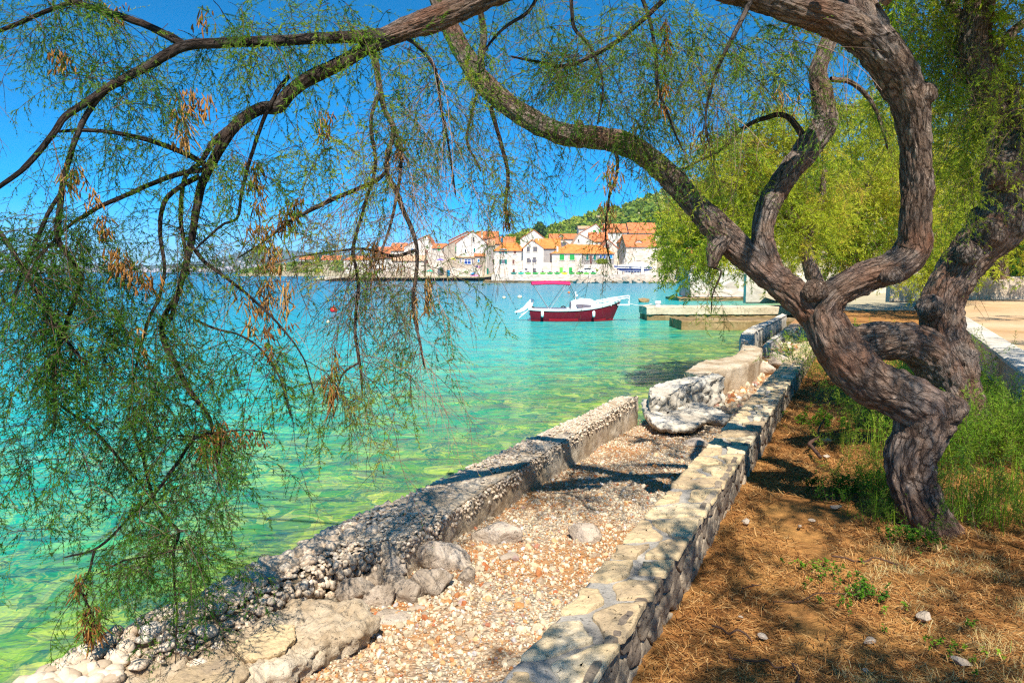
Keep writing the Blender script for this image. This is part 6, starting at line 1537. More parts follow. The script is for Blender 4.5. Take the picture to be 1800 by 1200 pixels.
# dense hanging clumps
for (px, py, Y, sx, sy, n_, tn) in ((215, 600, 2.95, 120, 110, 90, .22), (60, 620, 2.8, 70, 120, 60, .22), (260, 720, 2.95, 80, 80, 60, .2), (300, 960, 2.86, 55, 70, 46, .18), (60, 820, 2.8, 70, 90, 40, .22), (200, 500, 3.0, 120, 60, 50, .25), (560, 250, 3.25, 45, 30, 34, .68), (735, 600, 3.4, 22, 50, 16, .5), (720, 500, 3.4, 40, 60, 16, .42),
                                  (615, 670, 3.2, 22, 25, 22, .62), (50, 440, 2.85, 70, 60, 40, .25), (150, 60, 3.1, 120, 50, 46, .4), (430, 40, 3.1, 110, 35, 46, .48), (600, 20, 3.3, 90, 30, 40, .5), (690, 85, 3.3, 30, 20, 16, .6), (350, 860, 2.95, 50, 50, 24, .22), (420, 610, 3.0, 50, 30, 16, .26)):
    n_ = int(n_ * (.48 if px < 400 and py > 380 else .5))
    q = np.stack([W(px + sx * a, py + sy * b_, Y + 0.22 * c_) for a, b_, c_ in rng.normal(0, .6, (n_, 3))])
    put_sprays(tw, lf, T_FINE, q, rng.uniform(.7, 1.3, n_), tn + rng.normal(0, .08, n_), .35)
for (px, py, Y, sx, sy, n_, tn) in ((900, 40, 4.2, 120, 60, 60, .45), (1080, 90, 4.2, 150, 70, 90, .48), (1240, 110, 4.4, 110, 80, 80, .52), (1360, 120, 4.8, 70, 60, 40, .58), (960, 260, 4.8, 90, 70, 26, .5), (1130, 200, 4.5, 80, 50, 40, .55), (740, 230, 3.6, 60, 90, 26, .45), (880, 330, 4.8, 50, 60, 18, .46), (1420, 60, 5.2, 80, 60, 40, .55)):
    n_ = int(n_ * .5)
    q = np.stack([W(px + sx * a, py + sy * b_, Y + 0.3 * c_) for a, b_, c_ in rng.normal(0, .65, (n_, 3))])
    put_sprays(tw, lf, T_FINE, q, rng.uniform(.8, 1.5, n_), tn + rng.normal(0, .1, n_), .45)
    n2 = n_ // 3
    put_sprays(tw, lf, T_BARE, q[:n2], rng.uniform(.7, 1.3, n2), tn, .7)
# unseen crown added overhead, clumped and gapped to shape the shade below
q = []
def over(xl, yl):
    """a place in the crown, above the picture, on the sun's line through a spot of ground"""
    zb = max(4.1, 3.3 + 0.32 * yl) + rng.uniform(0, 1.0)
    k = (zb - 0.85) / to_sun.z
    return np.array((xl + to_sun.x * k, yl + to_sun.y * k, zb))
while len(q) < 640:
    yl = rng.uniform(1.2, 10.5); xs = float(SW_R(yl)); xl = xs + rng.uniform(-.1, 1.2 + .62 * yl)
    if fbm(np.array([(xl * 1.1, yl * .8, 0)]), 3, 78)[0] < (.0 if yl < 6 else -.05): continue
    q.append(over(xl, yl))
while len(q) < 700:
    yl = rng.uniform(1.0, 9); xl = float(SW_R(yl)) + rng.uniform(-.75 if yl < 3 else -.4, .1)
    w_ = .8 if yl < 2.9 else .3
    if rng.random() > w_ or fbm(np.array([(xl * 1.6, yl * 1.3, 0)]), 2, 79)[0] < .02: continue
    q.append(over(xl, yl))
q = np.array(q); put_sprays(tw, lf, T_OVER, q, rng.uniform(.4, .8, len(q)), .4 + rng.normal(0, .1, len(q)), .4)
for (px, py, Y, n_, L_, sp, tn) in ((128, 318, 2.9, 34, .07, .045, .6), (163, 350, 2.9, 18, .05, .03, .6), (182, 400, 2.9, 26, .05, .03, .45), (205, 455, 2.9, 30, .05, .04, .45), (225, 480, 2.9, 36, .06, .05, .5), (258, 500, 2.9, 26, .06, .05, .4), (243, 590, 2.9, 12, .05, .025, .8), (252, 630, 2.9, 14, .05, .025, .7), (460, 415, 3.15, 40, .07, .06, .75),
                                   (478, 455, 3.15, 40, .07, .06, .7), (470, 520, 3.15, 34, .09, .05, .85), (500, 390, 3.2, 36, .08, .05, .55), (520, 370, 3.2, 22, .06, .04, .4), (505, 525, 3.1, 20, .09, .03, .85), (440, 560, 3.05, 14, .09, .03, .9), (450, 310, 3.2, 24, .08, .05, .75), (455, 350, 3.2, 26, .08, .04, .75), (160, 1100, 2.8, 60, .09, .035, .25), (138, 1030, 2.83, 26, .06, .03, .35),
                                   (370, 790, 2.94, 24, .09, .04, .3), (385, 760, 2.93, 18, .06, .03, .3), (470, 590, 3.0, 16, .05, .05, .3), (478, 625, 3.0, 14, .05, .03, .3), (750, 520, 3.4, 22, .10, .02, .85), (728, 540, 3.4, 14, .08, .02, .8), (590, 640, 3.2, 12, .09, .02, .6), (580, 690, 3.15, 26, .1, .03, .45), (700, 460, 3.4, 10, .06, .05, .5), (1172, 70, 3.5, 18, .10, .015, .15),
                                   (890, 385, 4.8, 26, .09, .03, .3), (1165, 170, 3.5, 16, .1, .03, .5), (660, 455, 3.3, 26, .10, .05, .6), (1075, 310, 4.7, 40, .11, .09, .85), (1068, 380, 4.7, 30, .11, .06, .8), (205, 25, 3.1, 14, .05, .05, .4), (110, 110, 3.0, 34, .05, .05, .45), (355, 35, 3.05, 12, .06, .05, .5), (330, 180, 3.0, 30, .06, .06, .5), (360, 190, 3.0, 20, .06, .04, .5), (325, 230, 3.0, 30, .09, .04, .85), (570, 220, 3.2, 22, .07, .05, .5), (700, 270, 3.3, 16, .06, .06, .5), (660, 80, 3.3, 10, .05, .03, .6), (1240, 240, 4.4, 30, .1, .15, .7), (1370, 180, 4.8, 30, .1, .15, .75)):
    tassel(ts, W(px, py, Y), n_, L_, sp, tn)
for k in range(16): tassel(ts, W(380 + 5.8 * k, 770, 2.92), 3, .045, .008, .18)
for k in range(14): tassel(ts, W(400 + 9 * k, 500 + 6.5 * k, 3.04), 2, .05, .012, .4)
tw.build("twigs", M['twig'], tree, attrs=True)
lf.build("crown", M['leaf'], tree, attrs=True)
ts.build("dry_flower_spikes", M['tassel'], tree, smooth=True, attrs=True)

# ============ second tamarisk at the right with the swollen, burled trunk
P = W(1700, 800, 6.4)
tree2 = thing("tamarisk_tree", "burled tamarisk at the right edge with a swollen leaning trunk, behind the nearest tree", "tree", (P[0], P[1], 0.85))
mb = MB()
limb(mb, limb_path([(1722, 815, 6.4, 50), (1708, 770, 6.4, 38), (1694, 710, 6.4, 34), (1676, 640, 6.4, 36), (1658, 585, 6.4, 33), (1655, 535, 6.4, 34), (1678, 485, 6.4, 34), (1715, 440, 6.4, 36), (1745, 405, 6.4, 46), (1768, 368, 6.4, 42), (1772, 330, 6.4, 40), (1785, 280, 6.4, 44), (1778, 235, 6.4, 34), (1748, 190, 6.4, 27), (1725, 140, 6.4, 26), (1712, 80, 6.4, 25), (1718, 20, 6.4, 22), (1728, -50, 6.4, 20)], 0.022), 96, 11, 0.014, 0.16)
for (px, py, Y, r_) in ((1775, 390, 6.3, 34), (1740, 410, 6.25, 26), (1765, 300, 6.2, 34), (1792, 270, 6.3, 36), (1700, 445, 6.2, 20), (1635, 540, 6.3, 22)):
    c = W(px, py, Y); rr = r_ * Y / FPX; B, F = ICO4
    mb.add(B * rr * (1 + .2 * fbm(B * 2.2 + px, 4, int(px)) + .22 * fbm(B * 9 + px, 3, 5))[:, None] + c, F, .5, B * .12 + px)
mb.build("trunk", M['bark'], tree2, smooth=True, attrs=True)
mb = MB(); limb(mb, limb_path([(1672, 720, 6.3, 30), (1656, 670, 6.2, 34), (1632, 622, 6.1, 36), (1595, 600, 6.05, 34), (1550, 600, 6.0, 33), (1505, 606, 5.95, 32), (1460, 612, 5.9, 26)], 0.02), 84, 12, 0.013, 0.18); mb.build("limb", M['bark'], tree2, smooth=True, attrs=True)
for pts in ([(1722, 130, 6.4, 12), (1760, 80, 6.4, 9), (1800, 40, 6.4, 7), (1850, 20, 6.4, 5)], [(1714, 70, 6.4, 12), (1680, 20, 6.5, 9), (1640, -30, 6.6, 7)], [(1752, 195, 6.4, 8), (1740, 260, 6.3, 5), (1735, 330, 6.2, 3)], [(1790, 150, 6.3, 5), (1785, 190, 6.2, 6), (1800, 230, 6.2, 4)]):
    path = limb_path(pts, .03); mb = MB(); limb(mb, path, 20, int(pts[0][0]), .005, .1, 50); mb.build("branch", M['bark'], tree2, smooth=True, attrs=True)
tw, lf = MB(), MB()
for (px, py, Y, sx, sy, n_, tn) in ((1750, 60, 6.6, 70, 70, 120, .5), (1690, 130, 6.8, 60, 70, 90, .55), (1790, 170, 6.2, 40, 70, 60, .55), (1650, 40, 6.8, 60, 50, 80, .52), (1720, 260, 6.9, 40, 60, 40, .6), (1580, 20, 6.8, 60, 40, 50, .5), (1700, 330, 6.0, 30, 40, 10, .5)):
    q = np.stack([W(px + sx * a, py + sy * b_, Y + 0.4 * c_) for a, b_, c_ in rng.normal(0, .65, (n_, 3))])
    put_sprays(tw, lf, T_FINE, q, rng.uniform(1.0, 1.8, n_), tn + rng.normal(0, .12, n_), .4)
    put_sprays(tw, lf, T_BARE, q[:n_ // 5], rng.uniform(1.0, 1.5, n_ // 5), tn, .5)
q = np.stack([(P[0] + 1.8 * a, P[1] - 1.0 + 1.8 * b_, 5.6 + .6 * c_) for a, b_, c_ in rng.normal(0, .6, (200, 3))]); put_sprays(tw, lf, T_OVER, q, rng.uniform(.8, 1.3, 200), .45, .4)
q = []  # unseen crown sprays added overhead to shade the path
while len(q) < 200:
    yl = rng.uniform(7.5, 18); xl = float(RW_F(yl)) + rng.uniform(-1.0, 4.5)
    if fbm(np.array([(xl * .7, yl * .45, 0)]), 2, 81)[0] > .0: q.append(over(xl, yl) + (0, 0, .4))
q = np.array(q); put_sprays(tw, lf, T_OVER, q, rng.uniform(.7, 1.2, 200), .45, .4)
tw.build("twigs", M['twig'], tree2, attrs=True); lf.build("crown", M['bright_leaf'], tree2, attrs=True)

# ============ sunlit tamarisks farther along the shore
def far_tree(label, trunk, limbs, blobs, Y, n_per=1.0, tn=.55, mat='bright_leaf', sc=(1.0, 1.6), hang=False):
    b_ = W(*trunk[0][:3]); t = thing("tamarisk_tree", label, "tree", (b_[0], b_[1], b_[2]))
    mb = MB(); limb(mb, limb_path(trunk, .06), 28, int(trunk[0][0]), .02, .14, 14); mb.build("trunk", M['bark'], t, smooth=True, attrs=True)
    for l in limbs:
        mb = MB(); limb(mb, limb_path(l, .06), 14, int(l[-1][0]), .012, .14, 20); mb.build("limb", M['bark'], t, smooth=True, attrs=True)
    tw, lf = MB(), MB()
    for (px, py, Yb, r, n_, *rest) in blobs:
        n_ = int(n_ * n_per * 1.35); d = rng.normal(size=(n_, 3)); d /= np.linalg.norm(d, axis=1)[:, None]
        q = W(px, py, Yb) + d * (r * rng.uniform(.35, 1.0, n_) ** .6)[:, None] * (1, 1, .85)
        tt = (rest[0] if rest else tn) + rng.normal(0, .1, n_) + .34 * fbm(q * .9, 2, 31)
        put_sprays(tw, lf, T_COARSE, q, rng.uniform(*sc, n_), tt, .45, jitter=.3)
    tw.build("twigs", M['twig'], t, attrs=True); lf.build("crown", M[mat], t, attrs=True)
    return t
far_tree("sunlit yellow green tamarisk drooping over the harbour wall, framed by the trunk's fork", [(1440, 512, 15, 15), (1428, 480, 15, 13), (1412, 430, 15, 12), (1385, 370, 15, 11), (1350, 310, 15, 8)],
         [[(1412, 430, 15, 8), (1440, 370, 15, 6), (1450, 300, 15, 4)], [(1385, 370, 15, 7), (1310, 330, 14.5, 5), (1240, 320, 14, 3.5)]],
         [(1300, 330, 14.5, 1.1, 60), (1245, 385, 14, .75, 56), (1225, 430, 13.8, .42, 24), (1215, 350, 14, .4, 14), (1280, 270, 14.5, .75, 34), (1345, 260, 15, .95, 50), (1380, 380, 15, .95, 50), (1300, 420, 14.5, .55, 24), (1420, 310, 15, 1.0, 50), (1232, 455, 13.6, .16, 7, .3), (1400, 220, 15, .7, 30)], 15, sc=(.7, 1.15), tn=.68)
far_tree("sunlit tamarisk with a leaning brown trunk seen between the two limbs of the fork", [(1515, 500, 19, 16), (1505, 460, 19, 15), (1498, 420, 19, 14), (1510, 370, 19, 11), (1530, 300, 19, 8)],
         [[(1500, 430, 19, 9), (1470, 380, 19, 6), (1440, 330, 19, 4)]],
         [(1470, 340, 19, 1.3, 60), (1530, 290, 19, 1.5, 70), (1560, 370, 19, 1.2, 60), (1500, 220, 19.5, 1.2, 50), (1430, 410, 18.5, .9, 40), (1570, 210, 19.5, 1.1, 40), (1480, 410, 18.5, .8, 30, .3), (1530, 440, 18.5, .8, 30)], 19, sc=(.8, 1.35), tn=.68)
far_tree("broad bright tamarisk right of the arched trunk, above the raised path", [(1760, 490, 27, 14), (1755, 440, 27, 13), (1740, 380, 27, 11), (1720, 320, 27, 8)], [[(1750, 420, 27, 8), (1790, 360, 27, 5), (1830, 320, 27, 4)]],
         [(1680, 330, 26, 2.0, 70), (1660, 400, 25, 1.6, 60), (1740, 270, 27, 2.2, 70), (1800, 330, 27, 2.2, 70), (1620, 300, 26, 1.6, 50), (1690, 210, 27, 2.0, 60), (1790, 400, 27, 1.3, 46), (1640, 450, 24, 1.1, 40), (1820, 220, 27, 2, 50), (1600, 210, 27, 1.7, 50)], 27, sc=(1.1, 1.9), tn=.62)
# dark hedge and its wall-side trees at the far end of the path
def bush(name, label, cat, c, r, n_, tint, mat, sz, group=None, flatten=.8, leaf=.12):
    t = thing(name, label, cat, (c[0], c[1], c[2] - r[2]), group)
    mb = MB()
    for k in range(5):
        a = rng.uniform(0, 6.28); mb.tube([(c[0], c[1], c[2] - r[2]), (c[0] + .3 * r[0] * math.cos(a), c[1] + .3 * r[1] * math.sin(a), c[2]), (c[0] + .5 * r[0] * math.cos(a), c[1] + .5 * r[1] * math.sin(a), c[2] + .5 * r[2])], [.05 * r[2], .035 * r[2], .015 * r[2]], 6, tint=.2)
    mb.build("stem", M['twig'], t, attrs=True)
    d = rng.normal(size=(n_, 3)); d /= np.linalg.norm(d, axis=1)[:, None]
    lump = 1 + .28 * fbm(d * 2.3 + c[0], 3, int(abs(c[0]) * 10) % 97)
    p = np.array(c) + d * (np.array(r) * (rng.uniform(.2, 1, n_) ** .4 * lump)[:, None])
    a_ = rng.normal(size=(n_, 3)); a_ /= np.linalg.norm(a_, axis=1)[:, None]; b2 = np.cross(a_, rng.normal(size=(n_, 3))); b2 /= np.linalg.norm(b2, axis=1)[:, None]
    s_ = leaf * rng.uniform(.6, 1.4, n_)[:, None]
    v = np.stack([p - a_ * s_, p + b2 * s_ * .45, p + a_ * s_, p - b2 * s_ * .45], 1).reshape(-1, 3)
    mb = MB(); mb.add(v, np.arange(n_ * 4).reshape(-1, 4), np.repeat(np.clip(tint + rng.normal(0, .12, n_) + .2 * fbm(p * 1.5, 2, 9), 0, 1), 4)); mb.build("foliage", M[mat], t, attrs=True)
    return t
for k, (px, lb) in enumerate(((1700, "dark hedge bush behind the cream garden wall, half hidden by the burled trunk"), (1765, "dark hedge bush behind the middle of the cream garden wall"), (1830, "dark hedge bush at the right edge behind the cream garden wall"))):
    c = W(px, 455, 32); bush("hedge_bush", lb, "bush", c, (1.9, 1.2, 1.5), 2600, .05, 'shrub_leaf', 1, "dark hedge behind the garden wall", leaf=.16)
# ------------------------------------------------------------------ hillside greenery, hedge, shore bushes
tw = None
n = 2600
mb = MB()
px = rng.uniform(640, 1500, n); Y = rng.uniform(225, 420, n); X = (px - 900) / FPX * Y
Z = zhill(X, Y)
ok = (Z > 6) & ((Y > 285) | (rng.random(n) < .25))
X, Y, Z = X[ok], Y[ok], Z[ok]
m = 46; N_ = len(X); r = rng.uniform(1.3, 3.6, N_)
d = rng.normal(size=(N_, m, 3)); d /= np.linalg.norm(d, axis=2)[..., None]; d[..., 2] = np.abs(d[..., 2]) * .95
p = np.stack([X, Y, Z], 1)[:, None, :] + d * (r[:, None, None] * rng.uniform(.6, 1.1, (N_, m, 1)))
a_ = rng.normal(size=(N_, m, 3)); a_ /= np.linalg.norm(a_, axis=2)[..., None]; b_ = np.cross(a_, rng.normal(size=(N_, m, 3))); b_ /= np.linalg.norm(b_, axis=2)[..., None]
s_ = (r[:, None, None] * .42)
v = np.stack([p - a_ * s_, p + b_ * s_ * .7, p + a_ * s_, p - b_ * s_ * .7], 2).reshape(-1, 3)
tint = np.clip(np.repeat(rng.uniform(.1, 1.0, N_), m * 4) + np.repeat(rng.normal(0, .1, N_ * m), 4), 0, 1)
mb.add(v, np.arange(N_ * m * 4).reshape(-1, 4), tint)
tag(mb.build("hillside_scrub", M['hill_leaf'], origin=(0, 0, 0), attrs=True), "green scrub and low trees covering the hillside above the town", "scrub", kind="stuff")
c = W(949, 409, 290)
bush("cypress_tree", "dark conical cypress on the slope above the white gabled houses", "tree", (c[0], c[1], c[2] + .3), (2.6, 2.6, 4.2), 900, .02, 'hill_leaf', 1, leaf=.6)
c = W(1058, 460, 172.5); bush("hedge", "yellow green hedge on the terrace below the blue framed windows", "hedge", c, (1.5, .6, .75), 700, .75, 'hill_leaf', 1, leaf=.2)
for px, lb in ((1049, "round potted shrub on the quay beside the white car"),):
    c = W(px, 475, 168); bush("potted_shrub", lb, "plant", c, (.35, .35, .4), 200, .8, 'hill_leaf', 1, leaf=.1)
n = 240; mb = MB()
px = rng.uniform(430, 660, n); Y = rng.uniform(452, 540, n); X = (px - 900) / FPX * Y; Z = zlow(X, Y); m = 40
d = rng.normal(size=(n, m, 3)); d /= np.linalg.norm(d, axis=2)[..., None]; d[..., 2] = np.abs(d[..., 2]); r = rng.uniform(.8, 2.6, n)
p = np.stack([X, Y, Z], 1)[:, None, :] + d * (r[:, None, None] * rng.uniform(.6, 1.1, (n, m, 1)))
a_ = rng.normal(size=(n, m, 3)); a_ /= np.linalg.norm(a_, axis=2)[..., None]; b_ = np.cross(a_, rng.normal(size=(n, m, 3))); b_ /= np.linalg.norm(b_, axis=2)[..., None]; s_ = (r[:, None, None] * .42)
v = np.stack([p - a_ * s_, p + b_ * s_ * .7, p + a_ * s_, p - b_ * s_ * .7], 2).reshape(-1, 3)
mb.add(v, np.arange(n * m * 4).reshape(-1, 4), np.clip(np.repeat(rng.uniform(.2, .8, n), m * 4), 0, 1))
tag(mb.build("shore_bushes", M['hill_leaf'], origin=(0, 0, 0), attrs=True), "green bushes and trees along the low shore left of the town", "bushes", kind="stuff")

# ------------------------------------------------------------------ undergrowth round the trunks
def shoots(label, px, py, Y, spread, n_, tint, scale=(.7, 1.2), name="tamarisk_shoots", cat="shrub", T=None, mat='shrub_leaf', zb=0.86, lean=.35):
    c = W(px, py, Y); c[2] = zb
    t = thing(name, label, cat, tuple(c), "green undergrowth round the trunks")
    n_ = int(n_ * 1.15); q = c + rng.normal(0, 1, (n_, 3)) * (spread, spread, 0); tw, lf = MB(), MB()
    put_sprays(tw, lf, T or T_UP, q, rng.uniform(*scale, n_), np.clip(tint + rng.normal(0, .12, n_), 0, 1), .4, jitter=lean)
    tw.build("stems", M['twig'], t, attrs=True); lf.build("foliage", M[mat], t, attrs=True); return t
shoots("bright feathery shoots left of the trunk's lower bend, behind the fallen branch", 1535, 825, 5.1, .12, 40, .6, (.5, .85))
shoots("darker low shoots further left beside the stone wall", 1470, 735, 6.4, .13, 22, .5, (.35, .6))
shoots("feathery shoots at the foot of the trunk on its left side", 1560, 930, 4.45, .13, 30, .4, (.4, .75))
shoots("tall feathery shoots between the two trunks at right", 1730, 780, 6.0, .28, 90, .62, (.9, 1.5))
shoots("grey green shoots right of the nearest trunk's foot", 1730, 925, 4.5, .22, 60, .42, (.6, 1.1))
shoots("tall thin shoots at the right edge before the retaining wall", 1790, 760, 5.9, .25, 50, .6, (.9, 1.5))
shoots("lush bright shoots behind the lower trunk and under the thick side limb", 1590, 730, 6.6, .3, 70, .7, (.7, 1.2))
shoots("bright green shoots above the thick side limb, left of the burled trunk", 1615, 640, 7.8, .4, 120, .75, (1.0, 1.7))
shoots("bright green bush far behind the trunk's fork", 1540, 600, 10.5, .7, 120, .68, (1.2, 2.0))
shoots("green bush at the burled trunk's foot hiding the retaining wall", 1700, 720, 7.3, .35, 90, .55, (.9, 1.5))
shoots("distant green bush at the end of the stone wall", 1415, 585, 15.5, .25, 16, .5, (.8, 1.2))
shoots("arching thin shoots in front of the burled trunk", 1650, 700, 5.7, .2, 30, .55, (1.0, 1.6))
def tall_grass(label, px, py, Y, n_, spread, h, tint):
    c = W(px, py, Y); c[2] = .85; t = thing("grass_tuft", label, "grass", tuple(c), "tall grass tufts round the trunks")
    b0 = c + rng.normal(0, 1, (n_, 3)) * (spread, spread, 0); a = rng.uniform(0, 6.283, n_); ln = rng.uniform(.05, .5, n_); hh = h * rng.uniform(.5, 1.2, n_); w = .0022
    d = np.stack([np.cos(a), np.sin(a), 0 * a], 1); sd = np.stack([-np.sin(a), np.cos(a), 0 * a], 1) * w
    m1 = b0 + d * (hh * ln * .35)[:, None] + (0, 0, 1) * (hh * .55)[:, None]; m2 = b0 + d * (hh * ln)[:, None] + (0, 0, 1) * (hh * (1 - .3 * ln))[:, None]
    v = np.stack([b0 - sd, b0 + sd, m1 + sd * .8, m1 - sd * .8, m2], 1).reshape(-1, 3); i = np.arange(n_)[:, None] * 5
    mb = MB(); mb.add(v, i + np.array([0, 1, 2, 3]), np.repeat(np.clip(tint + rng.normal(0, .15, n_), 0, 1), 5)); mb.fi.append((i + np.array([3, 2, 4])).ravel()); mb.fn.append(np.full(n_, 3))
    mb.build("blades", M['shrub_leaf'], t, attrs=True)
tall_grass("tuft of tall bright grass right of the burled trunk's foot, before the retaining wall", 1745, 770, 6.3, 260, .18, .5, .75)
tall_grass("tuft of long thin grass just right of the nearest trunk's foot", 1715, 930, 4.5, 150, .12, .3, .6)
tall_grass("tall grass under the thick side limb, between the two trunks", 1600, 735, 6.0, 240, .22, .42, .8)
tall_grass("sparse dry edged grass at the right edge of the photo", 1790, 880, 4.9, 140, .16, .34, .7)
tall_grass("fine grass left of the nearest trunk's foot", 1575, 925, 4.5, 120, .1, .24, .6)
def herb(label, px, py, n_, spread, tint=.35, leaf=.016, h=.12):
    c = G(px, py, .86); t = thing("leafy_herb", label, "plant", tuple(c), "small leafy herbs on the soil")
    st, lf = MB(), MB()
    for k in range(n_):
        p0 = c + rng.normal(0, 1, 3) * (spread, spread, 0); d = np.array((rng.normal(0, .5), rng.normal(0, .5), 1)); d /= np.linalg.norm(d); L_ = h * rng.uniform(.5, 1.3)
        pts = p0 + d * np.linspace(0, L_, 5)[:, None]; st.tube(pts, np.linspace(.0016, .0008, 5), 3, caps=False, tint=.4)
        m = 14; u = rng.uniform(.2, 1, m)[:, None]; b0 = p0 + d * L_ * u
        a_ = rng.normal(size=(m, 3)) * (1, 1, .45); a_ /= np.linalg.norm(a_, axis=1)[:, None]; b2 = np.cross(a_, (0, 0, 1.0)); b2 /= np.linalg.norm(b2, axis=1)[:, None] + 1e-6; s_ = leaf * rng.uniform(.6, 1.3, m)[:, None]
        up = np.array((0, 0, .25))
        v = np.stack([b0, b0 + a_ * s_ * .5 + b2 * s_ * .38 + up * s_, b0 + a_ * s_ * 1.1, b0 + a_ * s_ * .5 - b2 * s_ * .38 + up * s_], 1).reshape(-1, 3)
        lf.add(v, np.arange(m * 4).reshape(-1, 4), np.clip(tint + rng.normal(0, .12), 0, 1))
    st.build("stems", M['twig'], t, attrs=True); lf.build("leaves", M['shrub_leaf'], t, attrs=True)
herb("dark green leafy clump left of the trunk, below the feathery shoots", 1490, 872, 60, .11, .25, .022, .12)
herb("second leafy clump against the feathery shoots left of the trunk", 1545, 855, 40, .08, .3, .022, .12)
herb("scattered leafy herb in the middle of the soil, right of the wall", 1445, 1005, 22, .10, .4, .014, .06)
herb("leafy herb just right of the scattered one, beside the dry grass", 1480, 1045, 18, .09, .35, .014, .06)
herb("small dark leafy herb right of the dry grass tuft", 1527, 1050, 14, .04, .2, .018, .09)
herb("leafy herb at the front of the trunk's foot", 1600, 950, 40, .09, .25, .018, .08)
herb("tiny single herb far up the soil beside the wall's shade", 1423, 855, 8, .02, .3, .018, .07)
herb("leafy patch on the soil near the far shoots", 1440, 745, 40, .18, .55, .03, .12)
herb("leafy plant clump below the retaining wall at the right edge", 1790, 745, 60, .18, .3, .035, .3)
herb("low green patch at the lower right of the dry grass", 1640, 1130, 18, .12, .5, .014, .05)
# fallen branch
mb = MB()
gp = lambda px, py, z=.89: G(px, py, z)
p = catmull(np.array([gp(1442, 803, .9), gp(1427, 785, .91), gp(1424, 778, .93), gp(1448, 765, .93), gp(1475, 757, .92), gp(1505, 750, .9)]), 8); mb.tube(p, np.interp(np.linspace(0, 1, len(p)), [0, .4, 1], [.014, .017, .005]), 10, tint=.5)
p = catmull(np.array([gp(1438, 770, .94), gp(1440, 752, 1.0), gp(1450, 735, 1.04)]), 8); mb.tube(p, np.linspace(.012, .004, len(p)), 8, tint=.5)
v = mb
tag(mb.build("fallen_branch", M['twig'], smooth=True, attrs=True), "forked dead branch lying on the soil beside the stone wall", "branch")
for px, py, lb, w in ((1452, 776, "white stone beside the fallen branch's fork", 20), (1452, 803, "small white stone at the fallen branch's thick end", 14), (1470, 892, "pale stone below the leafy clump", 16), (1427, 915, "white pebble on the open soil left of the trunk", 10), (1406, 925, "buff pebble left of the white one on the open soil", 9), (1342, 1120, "pinkish stone on the soil near the wall, bottom of the photo", 18),
                      (1303, 1085, "small grey stone close to the stone wall's foot", 9), (1625, 1087, "white crumpled scrap on the dry grass", 30), (1690, 1165, "grey stone at the bottom right", 30), (1528, 1128, "grey white stone in the dry grass at the bottom", 22), (1310, 918, "flat pale stone in the wall's edge of the soil", 18), (1522, 1178, "small flat pebble at the very bottom of the soil", 12)):
    P = G(px, py, .865); s = w * P[1] / FPX
    mb = MB(); radial_rock(mb, P + (0, 0, s * .12), (s, s * .7, s * .42), int(px), 10); tag(mb.build("stone", M['rock'], smooth=True), lb, "stone", "pale stones on the soil")

# ------------------------------------------------------------------ needle litter and dry grass
def soil_pts(n, y0, y1, pw=1.5):
    y = y0 + (y1 - y0) * rng.random(n) ** pw; a = SW_R(y) + .01; b_ = np.minimum(RW_F(y), a + 1.3 + .62 * (y - 1) + .6)
    x = a + (b_ - a) * rng.random(n); return np.c_[x, y, zsoil_n(x, y)]
n = 60000; p = soil_pts(n, 1.7, 10.5, 1.7)
dens = fbm(p * (2.2, 2.2, 0), 3, 61); p = p[dens > -.42]; n = len(p)
yaw = rng.uniform(0, 6.283, n); el = rng.normal(0.05, .16, n); L_ = rng.uniform(.03, .085, n) * (1 + .12 * (p[:, 1] - 2)); w = rng.uniform(.0008, .0017, n) * (1 + .22 * (p[:, 1] - 2))
d = np.stack([np.cos(yaw) * np.cos(el), np.sin(yaw) * np.cos(el), np.sin(el)], 1); sd = np.stack([-np.sin(yaw), np.cos(yaw), 0 * yaw], 1)
p = p + (0, 0, .006) + np.c_[0 * yaw, 0 * yaw, rng.uniform(0, .012, n)]
mid_ = p + d * (L_ * .5)[:, None] + sd * (L_ * rng.normal(0, .09, n))[:, None]; end = p + d * L_[:, None]
v = np.stack([p - sd * w[:, None], p + sd * w[:, None], mid_ + sd * w[:, None], end + (0, 0, .0005), mid_ - sd * w[:, None]], 1).reshape(-1, 3)
i = np.arange(n)[:, None] * 5
mb = MB(); mb.add(v, np.concatenate([i + np.array([0, 1, 2, 4])]), np.repeat(rng.random(n), 5)); mb.fi.append((i + np.array([4, 2, 3])).ravel()); mb.fn.append(np.full(n, 3))
tag(mb.build("needle_litter", M['litter'], origin=(0, 0, 0), attrs=True), "orange brown needle litter strewn over the soil", "litter", kind="stuff")
n = 340; y = 1.9 + 3.2 * rng.random(n) ** 1.2; x = SW_R(y) + .75 + rng.random(n) ** .75 * (.35 + .62 * y)
dn = fbm(np.c_[x * 1.3, y * 1.3, 0 * x], 2, 62) > -.08; x, y = x[dn], y[dn]; m = 42; n = len(x)
b0 = np.stack([x, y, zsoil_n(x, y)], 1)[:, None, :] + rng.normal(0, .035, (n, m, 3)) * (1, 1, 0)
yaw = rng.uniform(0, 6.283, (n, m)); el = rng.uniform(.05, 1.0, (n, m)); L_ = rng.uniform(.03, .11, (n, m)); w = .0013
d = np.stack([np.cos(yaw) * np.cos(el), np.sin(yaw) * np.cos(el), np.sin(el)], 2); sd = np.stack([-np.sin(yaw), np.cos(yaw), 0 * yaw], 2)
mid_ = b0 + d * (L_ * .6)[..., None]; end = mid_ + (d * (1, 1, .1) - (0, 0, .25)) * (L_ * .5)[..., None]
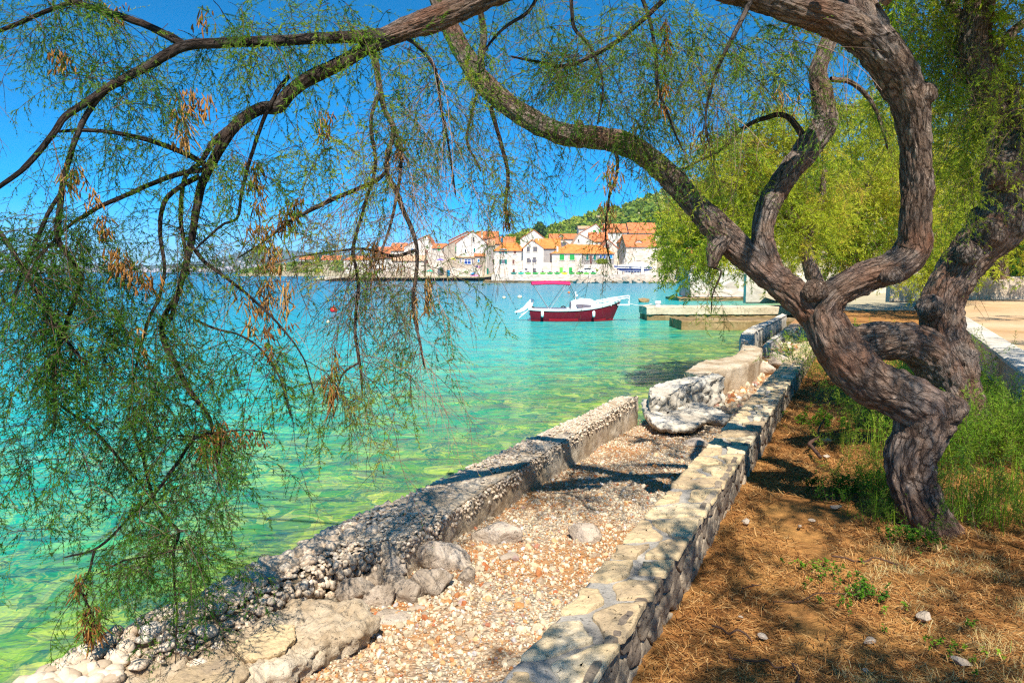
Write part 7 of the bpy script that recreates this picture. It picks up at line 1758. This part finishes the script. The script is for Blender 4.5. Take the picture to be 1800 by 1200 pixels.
v = np.stack([b0 - sd * w, b0 + sd * w, mid_ + sd * w * .8, end, mid_ - sd * w * .8], 2).reshape(-1, 3); n = n * m; i = np.arange(n)[:, None] * 5
mb = MB(); mb.add(v, i + np.array([0, 1, 2, 4]), np.repeat(np.clip(rng.normal(.55, .22, n), 0, 1), 5)); mb.fi.append((i + np.array([4, 2, 3])).ravel()); mb.fn.append(np.full(n, 3))
tag(mb.build("dry_grass", M['dry_grass'], origin=(0, 0, 0), attrs=True), "dry straw coloured grass on the soil at the lower right", "grass", kind="stuff")
for k, (px, py, an, L_) in enumerate(((1320, 1030, .3, 40), (1400, 1180, 1.0, 50), (1285, 1110, -.4, 60), (1420, 1050, .2, 150), (1330, 1160, -.3, 110), (1520, 985, -.15, 120))):
    P = G(px, py, .875); s = L_ * P[1] / FPX; dd = np.array((math.cos(an), math.sin(an) * 1.6, 0)); pts = np.array([P + dd * s * u + np.array((0, 0, .008 * math.sin(u * 9))) + .012 * rng.normal(0, 1, 3) * (1, 1, .2) for u in np.linspace(-.5, .5, 7)])
    mb = MB(); mb.tube(catmull(pts, 5), .0028 + .001 * (k % 3), 6, tint=.35)
    tag(mb.build("stick", M['twig'], smooth=True, attrs=True), ["short dark stick near the wall on the soil", "dead twig at the bottom of the soil", "thin stick close to the wall foot", "long thin stem lying across the soil beside the leafy herb", "long thin stem at the bottom left of the soil", "thin stem lying in front of the trunk"][k], "stick", "dead sticks on the soil")

# ------------------------------------------------------------------ sea air: far hills fade to blue
m = bpy.data.materials.new("sea_haze"); m.use_nodes = True
nt = m.node_tree; nt.nodes.remove(nt.nodes["Principled BSDF"])
pv = nt.nodes.new("ShaderNodeVolumePrincipled"); pv.inputs["Density"].default_value = 0.0002; pv.inputs["Color"].default_value = (0.5, 0.74, 1.0, 1); pv.inputs["Anisotropy"].default_value = 0.2
nt.links.new(pv.outputs[0], nt.nodes["Material Output"].inputs["Volume"])
mb = MB(); mb.box((0, 2650, 74), (11000, 5500, 160)); hz = tag(mb.build("haze", m, origin=(0, 0, 0)), kind="stuff", label="thin blue sea haze over the whole bay", cat="haze")
